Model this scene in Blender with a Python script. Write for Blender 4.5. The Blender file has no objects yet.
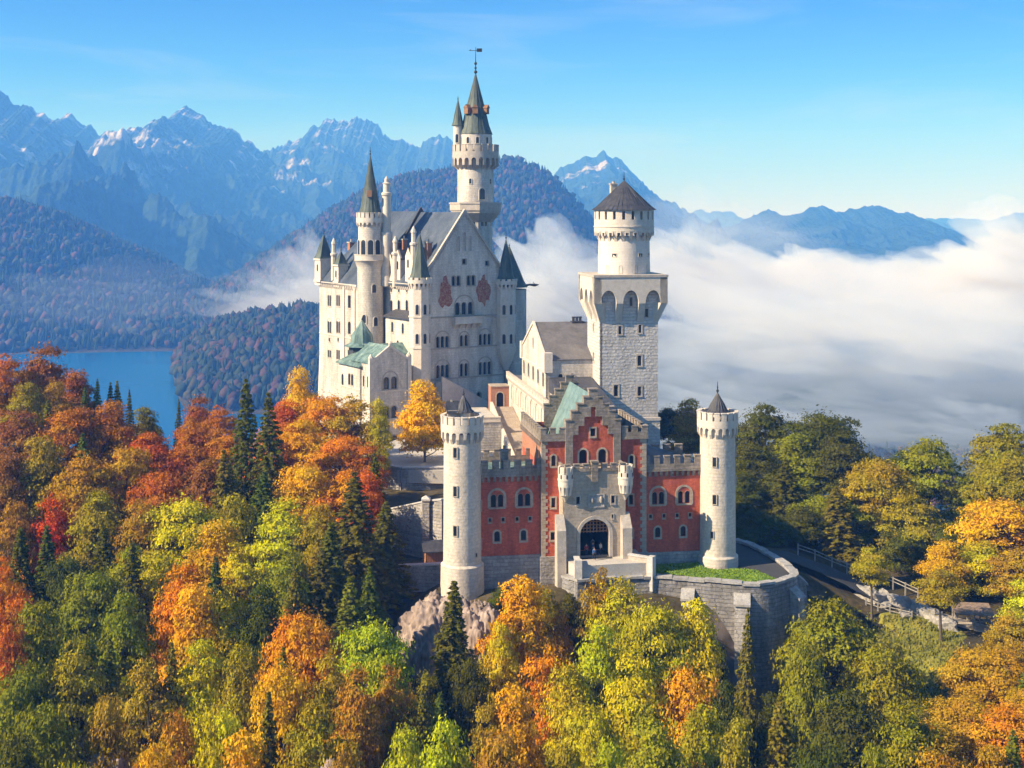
import bpy, bmesh, math, random
import numpy as np
from mathutils import Vector, Matrix
from mathutils.geometry import tessellate_polygon

S = bpy.context.scene
COL = S.collection
R = math.radians
rng = random.Random(11)

# ------------------------------------------------------------------ camera
FOC, HOR, ZC = 1300.0, 215.0, 47.8          # focal length in pixels, horizon row, camera height (m)
cam = bpy.data.cameras.new('camera')
cam.sensor_width = 36.0
cam.lens = FOC / 1024 * 36.0
cam.shift_y = (HOR - 384) / 1024            # shifted lens keeps the towers upright
cam.clip_start, cam.clip_end = 1.0, 60000.0
camo = bpy.data.objects.new('camera', cam)
camo.location = (0, 0, ZC)
camo.rotation_euler = (math.pi / 2, 0, 0)
COL.objects.link(camo)
S.camera = camo

# ------------------------------------------------------------------ sky and sun
SUN_AZ, SUN_EL = 68.0, 34.0                 # degrees left of the line from castle to camera; height
world = bpy.data.worlds.new('World')
S.world = world
world.use_nodes = True
wn, wl = world.node_tree.nodes, world.node_tree.links
sky = wn.new('ShaderNodeTexSky')
sky.sky_type = 'NISHITA'
sky.sun_disc = False
sky.sun_elevation = R(SUN_EL)
sky.sun_rotation = R(180 + SUN_AZ)
sky.altitude = 900
sky.air_density, sky.dust_density, sky.ozone_density = 1.0, 0.0, 2.5
hs = wn.new('ShaderNodeHueSaturation')
hs.inputs['Saturation'].default_value = 1.15
hs.inputs['Hue'].default_value = 0.5
wl.new(sky.outputs[0], hs.inputs['Color'])
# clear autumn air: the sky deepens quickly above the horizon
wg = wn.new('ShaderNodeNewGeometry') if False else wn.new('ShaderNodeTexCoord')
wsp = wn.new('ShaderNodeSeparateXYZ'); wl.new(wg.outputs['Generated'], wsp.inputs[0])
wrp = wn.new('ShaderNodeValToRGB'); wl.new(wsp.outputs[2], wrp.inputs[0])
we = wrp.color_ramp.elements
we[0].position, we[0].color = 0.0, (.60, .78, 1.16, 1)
we[1].position, we[1].color = 1.0, (1.08, 1.0, .92, 1)  # zenith tinted warm, out of view, to cut the blue fill on the trees
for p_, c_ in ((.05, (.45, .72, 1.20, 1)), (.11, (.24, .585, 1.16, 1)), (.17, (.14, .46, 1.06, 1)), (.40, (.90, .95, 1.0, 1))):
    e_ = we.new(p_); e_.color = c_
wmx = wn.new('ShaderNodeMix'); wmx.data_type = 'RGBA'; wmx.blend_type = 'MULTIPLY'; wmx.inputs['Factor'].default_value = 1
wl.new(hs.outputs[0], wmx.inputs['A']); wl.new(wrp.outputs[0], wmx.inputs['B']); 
# faint cirrus streaks
wmp = wn.new('ShaderNodeMapping'); wmp.inputs['Scale'].default_value = (1.2, 1.2, 11); wmp.inputs['Rotation'].default_value = (0, .10, 0); wl.new(wg.outputs['Generated'], wmp.inputs[0])
wnz = wn.new('ShaderNodeTexNoise'); wnz.inputs['Scale'].default_value = 2.6; wnz.inputs['Detail'].default_value = 9; wnz.inputs['Roughness'].default_value = .62; wnz.inputs['Distortion'].default_value = .6; wl.new(wmp.outputs[0], wnz.inputs[0])
wcr = wn.new('ShaderNodeValToRGB'); wl.new(wnz.outputs[0], wcr.inputs[0]); wcr.color_ramp.elements[0].position = .52; wcr.color_ramp.elements[0].color = (0, 0, 0, 1); wcr.color_ramp.elements[1].position = .80; wcr.color_ramp.elements[1].color = (.30, .30, .30, 1)
wmc = wn.new('ShaderNodeMix'); wmc.data_type = 'RGBA'; wl.new(wcr.outputs[0], wmc.inputs['Factor']); wl.new(wmx.outputs['Result'], wmc.inputs['A']); wmc.inputs['B'].default_value = (5.5, 6.2, 6.8, 1)
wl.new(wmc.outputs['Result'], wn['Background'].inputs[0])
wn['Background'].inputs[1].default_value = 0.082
sun = bpy.data.lights.new('sun', 'SUN')
sun.energy = 5.0
sun.angle = R(0.5)
sun.color = (1.0, 0.90, 0.79)
suno = bpy.data.objects.new('sun', sun)
sdir = Vector((-math.sin(R(SUN_AZ)) * math.cos(R(SUN_EL)), -math.cos(R(SUN_AZ)) * math.cos(R(SUN_EL)), math.sin(R(SUN_EL))))
suno.rotation_euler = sdir.to_track_quat('Z', 'Y').to_euler()
suno.location = (-300, 0, 400)
COL.objects.link(suno)
S.view_settings.view_transform = 'Standard'
S.view_settings.look = 'None'
S.view_settings.exposure = 0.87
S.view_settings.gamma = 1.0
S.view_settings.use_curve_mapping = False
S.render.engine = 'CYCLES'
cy = S.cycles
cy.use_denoising = True
cy.denoiser = 'OPENIMAGEDENOISE'
cy.denoising_input_passes = 'RGB_ALBEDO_NORMAL'
cy.max_bounces = 8
cy.diffuse_bounces = 2
cy.glossy_bounces = 2
cy.transmission_bounces = 2
cy.transparent_max_bounces = 8
cy.volume_bounces = 3
cy.use_adaptive_sampling = True
cy.adaptive_threshold = 0.02
cy.caustics_reflective = cy.caustics_refractive = False
S.render.use_persistent_data = False

# ------------------------------------------------------------------ numpy noise
_P = np.random.RandomState(5).permutation(512)
_P = np.concatenate([_P, _P, _P])
_G = np.random.RandomState(6).uniform(-1, 1, (512,))
def vnoise(x, y):
    """smooth value noise in about -1..1"""
    x = np.asarray(x, float); y = np.asarray(y, float)
    xi = np.floor(x).astype(int); yi = np.floor(y).astype(int)
    xf = x - xi; yf = y - yi
    u = xf * xf * xf * (xf * (xf * 6 - 15) + 10); v = yf * yf * yf * (yf * (yf * 6 - 15) + 10)
    xi &= 511; yi &= 511
    def g(a, b): return _G[_P[_P[a & 511] + (b & 511)]]
    return (g(xi, yi) * (1 - u) + g(xi + 1, yi) * u) * (1 - v) + (g(xi, yi + 1) * (1 - u) + g(xi + 1, yi + 1) * u) * v
def fbm(x, y, o=5, gain=0.5):
    s = 0; a = 1.0; t = 0
    for i in range(o):
        s = s + a * vnoise(x * 2 ** i + 17.3 * i, y * 2 ** i + 9.1 * i); t += a; a *= gain
    return s / t
def ridged(x, y, o=5, gain=0.5):
    s = 0; a = 1.0; t = 0
    for i in range(o):
        s = s + a * (1 - np.abs(vnoise(x * 2 ** i + 31.7 * i, y * 2 ** i + 5.3 * i)) * 2); t += a; a *= gain
    return s / t

# ------------------------------------------------------------------ materials
MATS = {}
def mat(name, cols, scale=1.0, rough=0.85, bump=0.0, bscale=None, coord='Object', detail=6, tint=None, fine=None, spec=0.3, stretch=None, metallic=0.0):
    """procedural surface: noise -> colour ramp, finer speckle and noise bump"""
    m = bpy.data.materials.new(name); m.use_nodes = True
    n, l = m.node_tree.nodes, m.node_tree.links
    b = n['Principled BSDF']; b.inputs['Roughness'].default_value = rough
    b.inputs['Specular IOR Level'].default_value = spec
    b.inputs['Metallic'].default_value = metallic
    tc = n.new('ShaderNodeTexCoord'); src = tc.outputs['Object'] if coord == 'Object' else n.new('ShaderNodeNewGeometry').outputs['Position']
    if stretch:
        mp = n.new('ShaderNodeMapping'); mp.inputs['Scale'].default_value = stretch; l.new(src, mp.inputs[0]); src = mp.outputs[0]
    nz = n.new('ShaderNodeTexNoise'); nz.inputs['Scale'].default_value = scale; nz.inputs['Detail'].default_value = detail
    nz.inputs['Roughness'].default_value = 0.6
    l.new(src, nz.inputs['Vector'])
    rp = n.new('ShaderNodeValToRGB'); l.new(nz.outputs['Fac'], rp.inputs[0])
    e = rp.color_ramp.elements
    k = len(cols)
    for i, c in enumerate(cols):
        p = 0.3 + 0.4 * i / max(1, k - 1)
        if i == 0: el = e[0]; el.position = p
        elif i == k - 1: el = e[-1]; el.position = p
        else: el = e.new(p)
        el.color = (*c, 1)
    out = rp.outputs[0]
    if fine:
        n2 = n.new('ShaderNodeTexNoise'); n2.inputs['Scale'].default_value = fine[0]; n2.inputs['Detail'].default_value = 3; l.new(src, n2.inputs['Vector'])
        mr = n.new('ShaderNodeMapRange'); mr.inputs['To Min'].default_value = 1 - fine[1]; mr.inputs['To Max'].default_value = 1 + fine[1]
        mr.inputs['From Min'].default_value = .3; mr.inputs['From Max'].default_value = .7
        l.new(n2.outputs['Fac'], mr.inputs[0])
        mx = n.new('ShaderNodeVectorMath'); mx.operation = 'SCALE'; l.new(out, mx.inputs[0]); l.new(mr.outputs[0], mx.inputs['Scale']); out = mx.outputs[0]
    l.new(out, b.inputs['Base Color'])
    if bump:
        bp = n.new('ShaderNodeBump'); bp.inputs['Strength'].default_value = min(1, bump); bp.inputs['Distance'].default_value = 0.1
        n3 = n.new('ShaderNodeTexNoise'); n3.inputs['Scale'].default_value = bscale or scale * 6; n3.inputs['Detail'].default_value = 5; l.new(src, n3.inputs['Vector'])
        l.new(n3.outputs['Fac'], bp.inputs['Height']); l.new(bp.outputs[0], b.inputs['Normal'])
    MATS[name] = m
    return m

# ------------------------------------------------------------------ object helpers
def tag(o, label=None, cat=None, group=None, kind=None):
    if label: o['label'] = label
    if cat: o['category'] = cat
    if group: o['group'] = group
    if kind: o['kind'] = kind
    return o
def link(o, parent=None):
    COL.objects.link(o)
    if parent is not None: o.parent = parent
    return o
def np_mesh(name, V, F, m=None, smooth=False):
    me = bpy.data.meshes.new(name)
    V = np.asarray(V, np.float32); F = np.asarray(F, np.int32)
    k = F.shape[1]
    me.vertices.add(len(V)); me.vertices.foreach_set('co', V.ravel())
    me.loops.add(F.size); me.loops.foreach_set('vertex_index', F.ravel())
    me.polygons.add(len(F)); me.polygons.foreach_set('loop_start', np.arange(0, F.size, k, dtype=np.int32))
    if smooth: me.polygons.foreach_set('use_smooth', np.ones(len(F), bool))
    me.update(calc_edges=True)
    if m is not None: me.materials.append(m)
    return me
def grid_faces(nr, nc):
    i = np.arange(nr * nc).reshape(nr, nc)
    return np.stack([i[:-1, :-1], i[:-1, 1:], i[1:, 1:], i[1:, :-1]], -1).reshape(-1, 4)
def sheet(name, X, Y, Z, m, smooth=True):
    V = np.stack([X, Y, Z], -1).reshape(-1, 3)
    o = bpy.data.objects.new(name, np_mesh(name, V, grid_faces(*X.shape), m, smooth))
    return link(o)
def px2x(px, Y): return (px - 512) / FOC * Y
def py2z(py, Y): return ZC + (HOR - py) / FOC * Y

# ------------------------------------------------------------------ far setting
LAKE = -140.0
M_valley = mat('valley ground', [(.018, .028, .018), (.03, .04, .022), (.05, .065, .03)], .004, .95, coord='World', fine=(.02, .3))
gx = np.linspace(-16000, 16000, 60); gy = np.concatenate([np.linspace(-1500, 4000, 30), np.linspace(4500, 24000, 20)])
GX, GY = np.meshgrid(gx, gy)
tag(sheet('ground', GX, GY, np.full_like(GX, LAKE - 3), M_valley), kind='structure')

# lake
m = bpy.data.materials.new('lake water'); m.use_nodes = True
b = m.node_tree.nodes['Principled BSDF']; b.inputs['Base Color'].default_value = (.0, .085, .25, 1); b.inputs['Roughness'].default_value = .25
b.inputs['IOR'].default_value = 1.33; b.inputs['Specular IOR Level'].default_value = .12
nz = m.node_tree.nodes.new('ShaderNodeTexNoise'); nz.inputs['Scale'].default_value = .02; nz.inputs['Detail'].default_value = 8
bp = m.node_tree.nodes.new('ShaderNodeBump'); bp.inputs['Strength'].default_value = .15; bp.inputs['Distance'].default_value = 1
geo = m.node_tree.nodes.new('ShaderNodeNewGeometry')
for a, c in ((geo.outputs['Position'], nz.inputs['Vector']), (nz.outputs['Fac'], bp.inputs['Height']), (bp.outputs[0], b.inputs['Normal'])): m.node_tree.links.new(a, c)
M_lake = m
lx = np.linspace(-1400, -150, 10); ly = np.linspace(700, 2560, 10)
LX, LY = np.meshgrid(lx, ly)
tag(sheet('lake', LX, LY, np.full_like(LX, LAKE), M_lake, False), kind='structure')

def rock_forest(name, forest, rock, hmin, hmax, scale, steep=.72, amt=.55):
    """forest below, pale rock on steep and high ground"""
    m = bpy.data.materials.new(name); m.use_nodes = True
    n, l = m.node_tree.nodes, m.node_tree.links
    b = n['Principled BSDF']; b.inputs['Roughness'].default_value = 1; b.inputs['Specular IOR Level'].default_value = 0
    g = n.new('ShaderNodeNewGeometry')
    sp = n.new('ShaderNodeSeparateXYZ'); l.new(g.outputs['Position'], sp.inputs[0])
    mp = n.new('ShaderNodeMapping'); mp.inputs['Scale'].default_value = (1, 1, .35); l.new(g.outputs['Position'], mp.inputs[0])
    nz = n.new('ShaderNodeTexNoise'); nz.inputs['Scale'].default_value = scale; nz.inputs['Detail'].default_value = 9; nz.inputs['Roughness'].default_value = .68; l.new(mp.outputs[0], nz.inputs[0])
    mr = n.new('ShaderNodeMapRange'); mr.inputs[1].default_value = hmin; mr.inputs[2].default_value = hmax; l.new(sp.outputs[2], mr.inputs[0])
    a1 = n.new('ShaderNodeMath'); a1.operation = 'MULTIPLY_ADD'; l.new(mr.outputs[0], a1.inputs[0]); a1.inputs[1].default_value = amt; 
    n4 = n.new('ShaderNodeTexNoise'); n4.inputs['Scale'].default_value = scale * .22; n4.inputs['Detail'].default_value = 2; l.new(g.outputs['Position'], n4.inputs[0])
    a0 = n.new('ShaderNodeMath'); a0.operation = 'MULTIPLY_ADD'; l.new(n4.outputs['Fac'], a0.inputs[0]); a0.inputs[1].default_value = .55; l.new(nz.outputs['Fac'], a0.inputs[2])
    l.new(a0.outputs[0], a1.inputs[2])
    cr = n.new('ShaderNodeValToRGB'); l.new(a1.outputs[0], cr.inputs[0])
    e = cr.color_ramp.elements; e[0].position = steep; e[0].color = (0, 0, 0, 1); e[1].position = steep + .09; e[1].color = (1, 1, 1, 1)
    n2 = n.new('ShaderNodeTexNoise'); n2.inputs['Scale'].default_value = scale * 5; n2.inputs['Detail'].default_value = 6; l.new(g.outputs['Position'], n2.inputs[0])
    fr = n.new('ShaderNodeValToRGB'); l.new(n2.outputs['Fac'], fr.inputs[0])
    fr.color_ramp.elements[0].position = .35; fr.color_ramp.elements[0].color = (*[c * .6 for c in forest], 1)
    fr.color_ramp.elements[1].position = .65; fr.color_ramp.elements[1].color = (*[c * 1.5 for c in forest], 1)
    mx = n.new('ShaderNodeMix'); mx.data_type = 'RGBA'
    l.new(cr.outputs[0], mx.inputs['Factor']); l.new(fr.outputs[0], mx.inputs['A']); mx.inputs['B'].default_value = (*rock, 1)
    l.new(mx.outputs['Result'], b.inputs['Base Color'])
    bp = n.new('ShaderNodeBump'); bp.inputs['Strength'].default_value = 1; bp.inputs['Distance'].default_value = 25; l.new(n2.outputs['Fac'], bp.inputs['Height']); l.new(bp.outputs[0], b.inputs['Normal'])
    return m

def mountain(name, prof, D0, front, back, base, amp, m, seed, nx=620, nf=150, spur=.004, rough=1.0, pw=1.25):
    """a ridge whose crest follows prof (picture columns, rows at distance D0) and falls off before and behind it"""
    px = np.array([p[0] for p in prof], float); py = np.array([p[1] for p in prof], float)
    X0 = px2x(px, D0); Z0 = py2z(py, D0)
    xs = np.linspace(X0[0], X0[-1], nx)
    crest = np.interp(xs, X0, Z0)
    crest = crest + rough * amp * .10 * fbm(xs * .012 + seed, xs * 0 + seed, 5, .6) * np.clip((crest - base) / 200, 0, 1)
    ts = np.concatenate([-np.linspace(1, 0, 25)[:-1], np.linspace(0, 1, nf) ** 1.25])
    T, XX = np.meshgrid(ts, xs, indexing='ij')
    C = np.broadcast_to(crest, T.shape)
    Yd = np.where(T < 0, D0 - T * back, D0 - T * front)
    a = np.abs(T)
    wx = 420 * fbm(XX * .0011 + seed * 3, Yd * .0011, 3); wy = 420 * fbm(XX * .0011 + 40, Yd * .0011 + seed, 3)
    w = ridged((XX + wx) * spur + seed, (Yd + wy) * spur * .55 + seed * 2, 6, .55)
    te = np.clip(a * (1 - .55 * w * np.clip(a * 4, 0, 1)), 0, 1.2)
    te = np.where(a > .97, np.maximum(te, 1), te)
    H = (np.clip(1 - te, 0, 1)) ** pw
    Z = base + (C - base) * H
    Z += amp * .15 * ridged(XX * .0032 + seed, Yd * .0032, 7, .55) * np.clip(a * 2.2, 0, 1) * np.clip(H * 3, 0, 1)
    X = XX * (Yd / D0) ** .35
    return tag(sheet(name, X, Yd, Z, m), kind='structure')

F_far = (.022, .04, .022)
M_mt = rock_forest('mountain rock and forest', F_far, (.42, .41, .40), 0, 760, .0062, .925, .20)
M_mt2 = rock_forest('far mountain rock', F_far, (.38, .37, .36), 0, 800, .006, .925, .25)
M_hill = rock_forest('distant wooded ridge', (.02, .035, .02), (.1, .1, .09), 500, 3000, .006, 1.1, .1)
# main massif left, its neighbours and the far ridges on the right
mountain('mountain', [(-330, 150), (-200, 118), (-90, 96), (-40, 80), (0, 91), (22, 104), (50, 126), (75, 146), (110, 165), (200, 215), (320, 330)], 5200, 2300, 1500, -150, 500, M_mt, 3.1, spur=.0017)
mountain('mountain', [(-60, 230), (0, 165), (40, 132), (68, 116), (95, 128), (128, 138), (160, 122), (186, 108), (205, 118), (232, 132), (262, 150), (300, 180), (350, 232), (420, 330)], 6000, 3000, 1500, -150, 600, M_mt, 8.7, spur=.0015)
mountain('mountain', [(190, 240), (240, 165), (262, 152), (300, 136), (338, 119), (362, 118), (385, 132), (420, 150), (432, 140), (447, 138), (470, 152), (520, 180), (600, 260)], 7200, 3000, 1500, -150, 600, M_mt2, 14.2, spur=.0015)
mountain('mountain', [(440, 260), (520, 190), (560, 170), (585, 160), (603, 155), (622, 166), (650, 190), (690, 218), (760, 262)], 6600, 2500, 1500, -150, 450, M_mt2, 22.9, spur=.0017)
mountain('mountain', [(700, 240), (745, 218), (770, 208), (790, 216), (822, 203), (845, 212), (872, 204), (905, 214), (935, 222), (975, 246), (1010, 275), (1060, 330)], 5600, 1800, 1500, -150, 300, M_hill, 31.4, spur=.0022)
mountain('mountain', [(560, 262), (640, 236), (700, 210), (730, 212), (775, 230), (830, 228), (930, 219), (985, 220), (1030, 212), (1120, 205), (1300, 230)], 9500, 2000, 1500, -150, 300, M_hill, 37.7, spur=.0015)

# wooded hills nearer by: height fields with their own crowns on top
def bump2(X, Y, cx, cy, rx, ry, h, p=2.0):
    d = np.sqrt(((X - cx) / rx) ** 2 + ((Y - cy) / ry) ** 2)
    return h * np.clip(1 - d ** p, 0, 1)
def hill_prof(X, Y, prof, D0, front, back, base, pw=.8):
    """crest profile hill in world coordinates, bent back over depth"""
    px = np.array([p[0] for p in prof], float); py = np.array([p[1] for p in prof], float)
    C = np.interp(X, px2x(px, D0), py2z(py, D0), left=base, right=base)
    t = np.where(Y < D0, (D0 - Y) / front, (Y - D0) / back)
    return base + (C - base) * np.clip(1 - t, 0, 1) ** pw
HILLS = []
def hill(name, fn, x0, x1, y0, y1, m, n=120, rough=8, seed=1.0):
    xs = np.linspace(x0, x1, n); ys = np.linspace(y0, y1, n)
    X, Y = np.meshgrid(xs, ys)
    def H(X, Y):
        z = fn(X, Y)
        return z + rough * fbm(X * .006 + seed, Y * .006, 5) * np.clip((z - LAKE) / 25, 0, 1)
    tag(sheet(name, X, Y, H(X, Y), m), kind='structure')
    return H
M_floor = mat('forest floor', [(.02, .022, .012), (.04, .035, .018), (.06, .05, .025)], .08, 1.0, coord='World', fine=(.6, .3), bump=.6, bscale=.5)
H_left = hill('wooded_hill', lambda X, Y: hill_prof(X, Y, [(-260, 175), (-120, 180), (0, 200), (60, 217), (110, 245), (150, 276), (190, 296), (230, 302), (280, 304), (330, 308), (400, 316), (470, 345)], 2380, 640, 900, LAKE - 4), -1500, 0, 1600, 3300, M_floor, seed=2.2)
H_shore = hill('wooded_hill', lambda X, Y: np.maximum(hill_prof(X - .278 * (1620 - Y) * (Y < 1620), Y, [(150, 404), (165, 375), (185, 345), (215, 328), (250, 318), (300, 312), (340, 318), (390, 345), (440, 385), (480, 420)], 1620, 400, 500, LAKE - 4, .62), LAKE - 4), -500, 0, 1200, 2150, M_floor, rough=10, seed=5.2)
H_back = hill('wooded_hill', lambda X, Y: hill_prof(X, Y, [(180, 330), (230, 285), (285, 245), (330, 214), (365, 192), (400, 180), (450, 174), (490, 166), (512, 162), (540, 170), (560, 186), (590, 220), (612, 250), (640, 290), (680, 330)], 2700, 700, 700, LAKE - 4, .75), -800, 420, 1950, 3400, M_floor, seed=9.1)
H_mid = hill('wooded_hill', lambda X, Y: hill_prof(X, Y, [(60, 352), (120, 335), (165, 312), (200, 288), (250, 276), (300, 266), (350, 275), (400, 300), (440, 340)], 3300, 900, 900, LAKE - 4, .7), -1500, 0, 2300, 4000, M_floor, seed=12.4)

# crowns of the far woods: one mesh per wood, nobody could count them
def ico(sub):
    bm = bmesh.new(); bmesh.ops.create_icosphere(bm, subdivisions=sub, radius=1)
    V = np.array([v.co[:] for v in bm.verts]); F = np.array([[v.index for v in f.verts] for f in bm.faces]); bm.free(); return V, F
def attr_mat(name, rough=.95, mul=1.0, trans=0.0):
    m = bpy.data.materials.new(name); m.use_nodes = True
    n, l = m.node_tree.nodes, m.node_tree.links
    b = n['Principled BSDF']; b.inputs['Roughness'].default_value = rough; b.inputs['Specular IOR Level'].default_value = .1
    a = n.new('ShaderNodeAttribute'); a.attribute_name = 'Col'
    l.new(a.outputs['Color'], b.inputs['Base Color'])
    return m
M_crowns = attr_mat('far crowns')
FARCOL = [((.026, .038, .020), 5), ((.04, .05, .02), 3), ((.07, .044, .028), 4), ((.078, .040, .030), 3), ((.055, .052, .022), 3), ((.02, .032, .02), 4)]
def wood(name, H, pts, cols, hmin, hmax, seed, conif=.35):
    r = np.random.RandomState(seed)
    V0, F0 = ico(1)
    k = 13; a = np.linspace(0, 2 * np.pi, 8)[:-1]
    N = len(pts)
    pts = np.array(pts); z = H(pts[:, 0], pts[:, 1])
    keep = z > LAKE + 1.5
    pts = pts[keep]; z = z[keep]; N = len(pts)
    hh = r.uniform(hmin, hmax, N); kind = r.rand(N) < conif
    wts = np.array([c[1] for c in cols], float); wts /= wts.sum()
    ci = r.choice(len(cols), N, p=wts); cc = np.array([c[0] for c in cols])[ci] * r.uniform(.7, 1.35, (N, 1))
    cc[kind] = np.array((.018, .036, .02)) * r.uniform(.7, 1.5, (kind.sum(), 1))
    Vs = []; 
    for i in range(N):
        V = V0.copy()
        n = .16 * np.sin(V[:, 0] * 5.1 + r.rand() * 9) + .16 * np.sin(V[:, 1] * 6.3 + r.rand() * 9) + .14 * np.sin(V[:, 2] * 7.7 + r.rand() * 9)
        V *= (1 + n + r.uniform(-.10, .10, len(V)))[:, None]
        h = hh[i]
        if kind[i]:
            t = (V[:, 2] + 1) / 2
            V[:, :2] *= (1.25 - 1.1 * t)[:, None]
            V *= (h * .26, h * .26, h * .62)
        else:
            V *= (h * .42, h * .42, h * .45)
        Vs.append(V + (pts[i, 0], pts[i, 1], z[i] + h * .5))
    V = np.concatenate(Vs)
    F = (F0[None] + (np.arange(N) * len(V0))[:, None, None]).reshape(-1, 3)
    me = np_mesh(name, V, F, M_crowns, True)
    c = np.repeat(np.c_[cc, np.ones(N)], len(V0), 0).astype(np.float32)
    at = me.color_attributes.new('Col', 'FLOAT_COLOR', 'POINT'); at.data.foreach_set('color', c.ravel())
    return tag(link(bpy.data.objects.new(name, me)), kind='stuff')
def scatter(x0, x1, y0, y1, step, seed):
    r = np.random.RandomState(seed)
    xs = np.arange(x0, x1, step); ys = np.arange(y0, y1, step)
    X, Y = np.meshgrid(xs, ys); X = X + r.uniform(-.45, .45, X.shape) * step; Y = Y + r.uniform(-.45, .45, X.shape) * step
    return np.stack([X.ravel(), Y.ravel()], -1)
def in_view(p, m=60): return p[(p[:, 0] > px2x(-m, p[:, 1])) & (p[:, 0] < px2x(1024 + m, p[:, 1]))]
wood('forest', H_shore, in_view(scatter(-480, -40, 1220, 1660, 7.2, 1)), FARCOL, 9, 17, 1, .45)
wood('forest', H_left, in_view(scatter(-1300, -60, 1735, 2700, 10.5, 2)), FARCOL, 10, 19, 2, .55)
wood('forest', H_back, in_view(scatter(-700, 330, 2150, 2760, 9.5, 3)), FARCOL, 10, 19, 3, .5)
wood('forest', H_mid, in_view(scatter(-1250, -150, 2390, 3450, 14, 4)), FARCOL, 12, 22, 4, .6)
wood('forest', lambda X, Y: X * 0 + LAKE + 2, in_view(scatter(120, 520, 620, 1010, 7, 5)), FARCOL, 6, 11, 5, .5)
# ------------------------------------------------------------------ haze and fog
def volume_mat(name, color, dens, aniso=0.0):
    m = bpy.data.materials.new(name); m.use_nodes = True
    n, l = m.node_tree.nodes, m.node_tree.links
    n.remove(n['Principled BSDF'])
    v = n.new('ShaderNodeVolumePrincipled'); v.inputs['Color'].default_value = (*color, 1); v.inputs['Density'].default_value = dens
    v.inputs['Anisotropy'].default_value = aniso; v.inputs['Absorption Color'].default_value = (1, 1, 1, 1)
    l.new(v.outputs[0], n['Material Output'].inputs['Volume'])
    return m
HAZE_COL, HAZE_D = (.10, .35, 1.0), .00025
M_haze = volume_mat('haze air', HAZE_COL, HAZE_D)
bm = bmesh.new(); bmesh.ops.create_cube(bm, size=1)
for v in bm.verts:
    v.co = Vector((v.co.x * 18000, 4700 + v.co.y * 13900, (LAKE - 5) if v.co.z < 0 else 760))
me = bpy.data.meshes.new('haze'); bm.to_mesh(me); bm.free(); me.materials.append(M_haze)
tag(link(bpy.data.objects.new('haze', me)), kind='stuff')

def fog_bank(name, x0, x1, y0, y1, top, bump, dens, seed, n=150, edge=.18, base=LAKE - 1.5, sc=.0022):
    """a lumpy closed body of even fog lying in the valley"""
    xs = np.linspace(x0, x1, n); ys = np.linspace(y0, y1, n)
    X, Y = np.meshgrid(xs, ys)
    U = (X - x0) / (x1 - x0); V = (Y - y0) / (y1 - y0)
    wob = .07 * fbm(X * .002 + seed, Y * .002, 4)
    ed = np.clip(np.minimum(np.minimum(U, 1 - U), np.minimum(V, 1 - V)) / edge + wob * 6 * (np.minimum(np.minimum(U, 1 - U), np.minimum(V, 1 - V)) > .001), 0, 1)
    ed = ed * ed * (3 - 2 * ed)
    bil = 1 - np.abs(fbm(X * sc + seed, Y * sc, 5, .55)) * 2.2
    Z = base + 1 + (top - base) * ed + bump * (bil - .5) * ed
    Z = np.maximum(Z, base + .5)
    Vt = np.stack([X, Y, Z], -1).reshape(-1, 3); Vb = np.stack([X, Y, np.full_like(Z, base)], -1).reshape(-1, 3)
    F = grid_faces(n, n); N = n * n
    Fb = F[:, ::-1] + N
    i = np.arange(N).reshape(n, n)
    side = []
    for loop in (i[0, :], i[-1, ::-1], i[::-1, 0], i[:, -1]):
        a, c = loop[:-1], loop[1:]
        side.append(np.stack([c, a, a + N, c + N], -1))
    F = np.concatenate([F, Fb] + side)
    me = np_mesh(name, np.concatenate([Vt, Vb]), F, volume_mat('fog', (.72, .82, 1.0), dens, .0))
    return tag(link(bpy.data.objects.new(name, me)), kind='stuff')
def fog_puff(name, c, r, dens, seed, sub=5, amp=.35, fr=1.6):
    V, F = ico(sub)
    n = np.zeros(len(V))
    for o in range(4):
        f = fr * 2 ** o
        n += (.5 ** o) * (np.abs(vnoise(V[:, 0] * f + seed + 3 * V[:, 2], V[:, 1] * f + V[:, 2] * f * .8 + seed)) - .25)
    V = V * (1 + amp * n * 2)[:, None] * r + c
    me = np_mesh(name, V, F, volume_mat('mist', (.72, .82, 1.0) if c[0] > -150 else (.80, .87, 1.0), dens))
    return tag(link(bpy.data.objects.new(name, me)), kind='stuff')
fog_bank('fog', 60, 3600, 880, 4300, -82, 40, .0032, 1.3, edge=.30)
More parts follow.
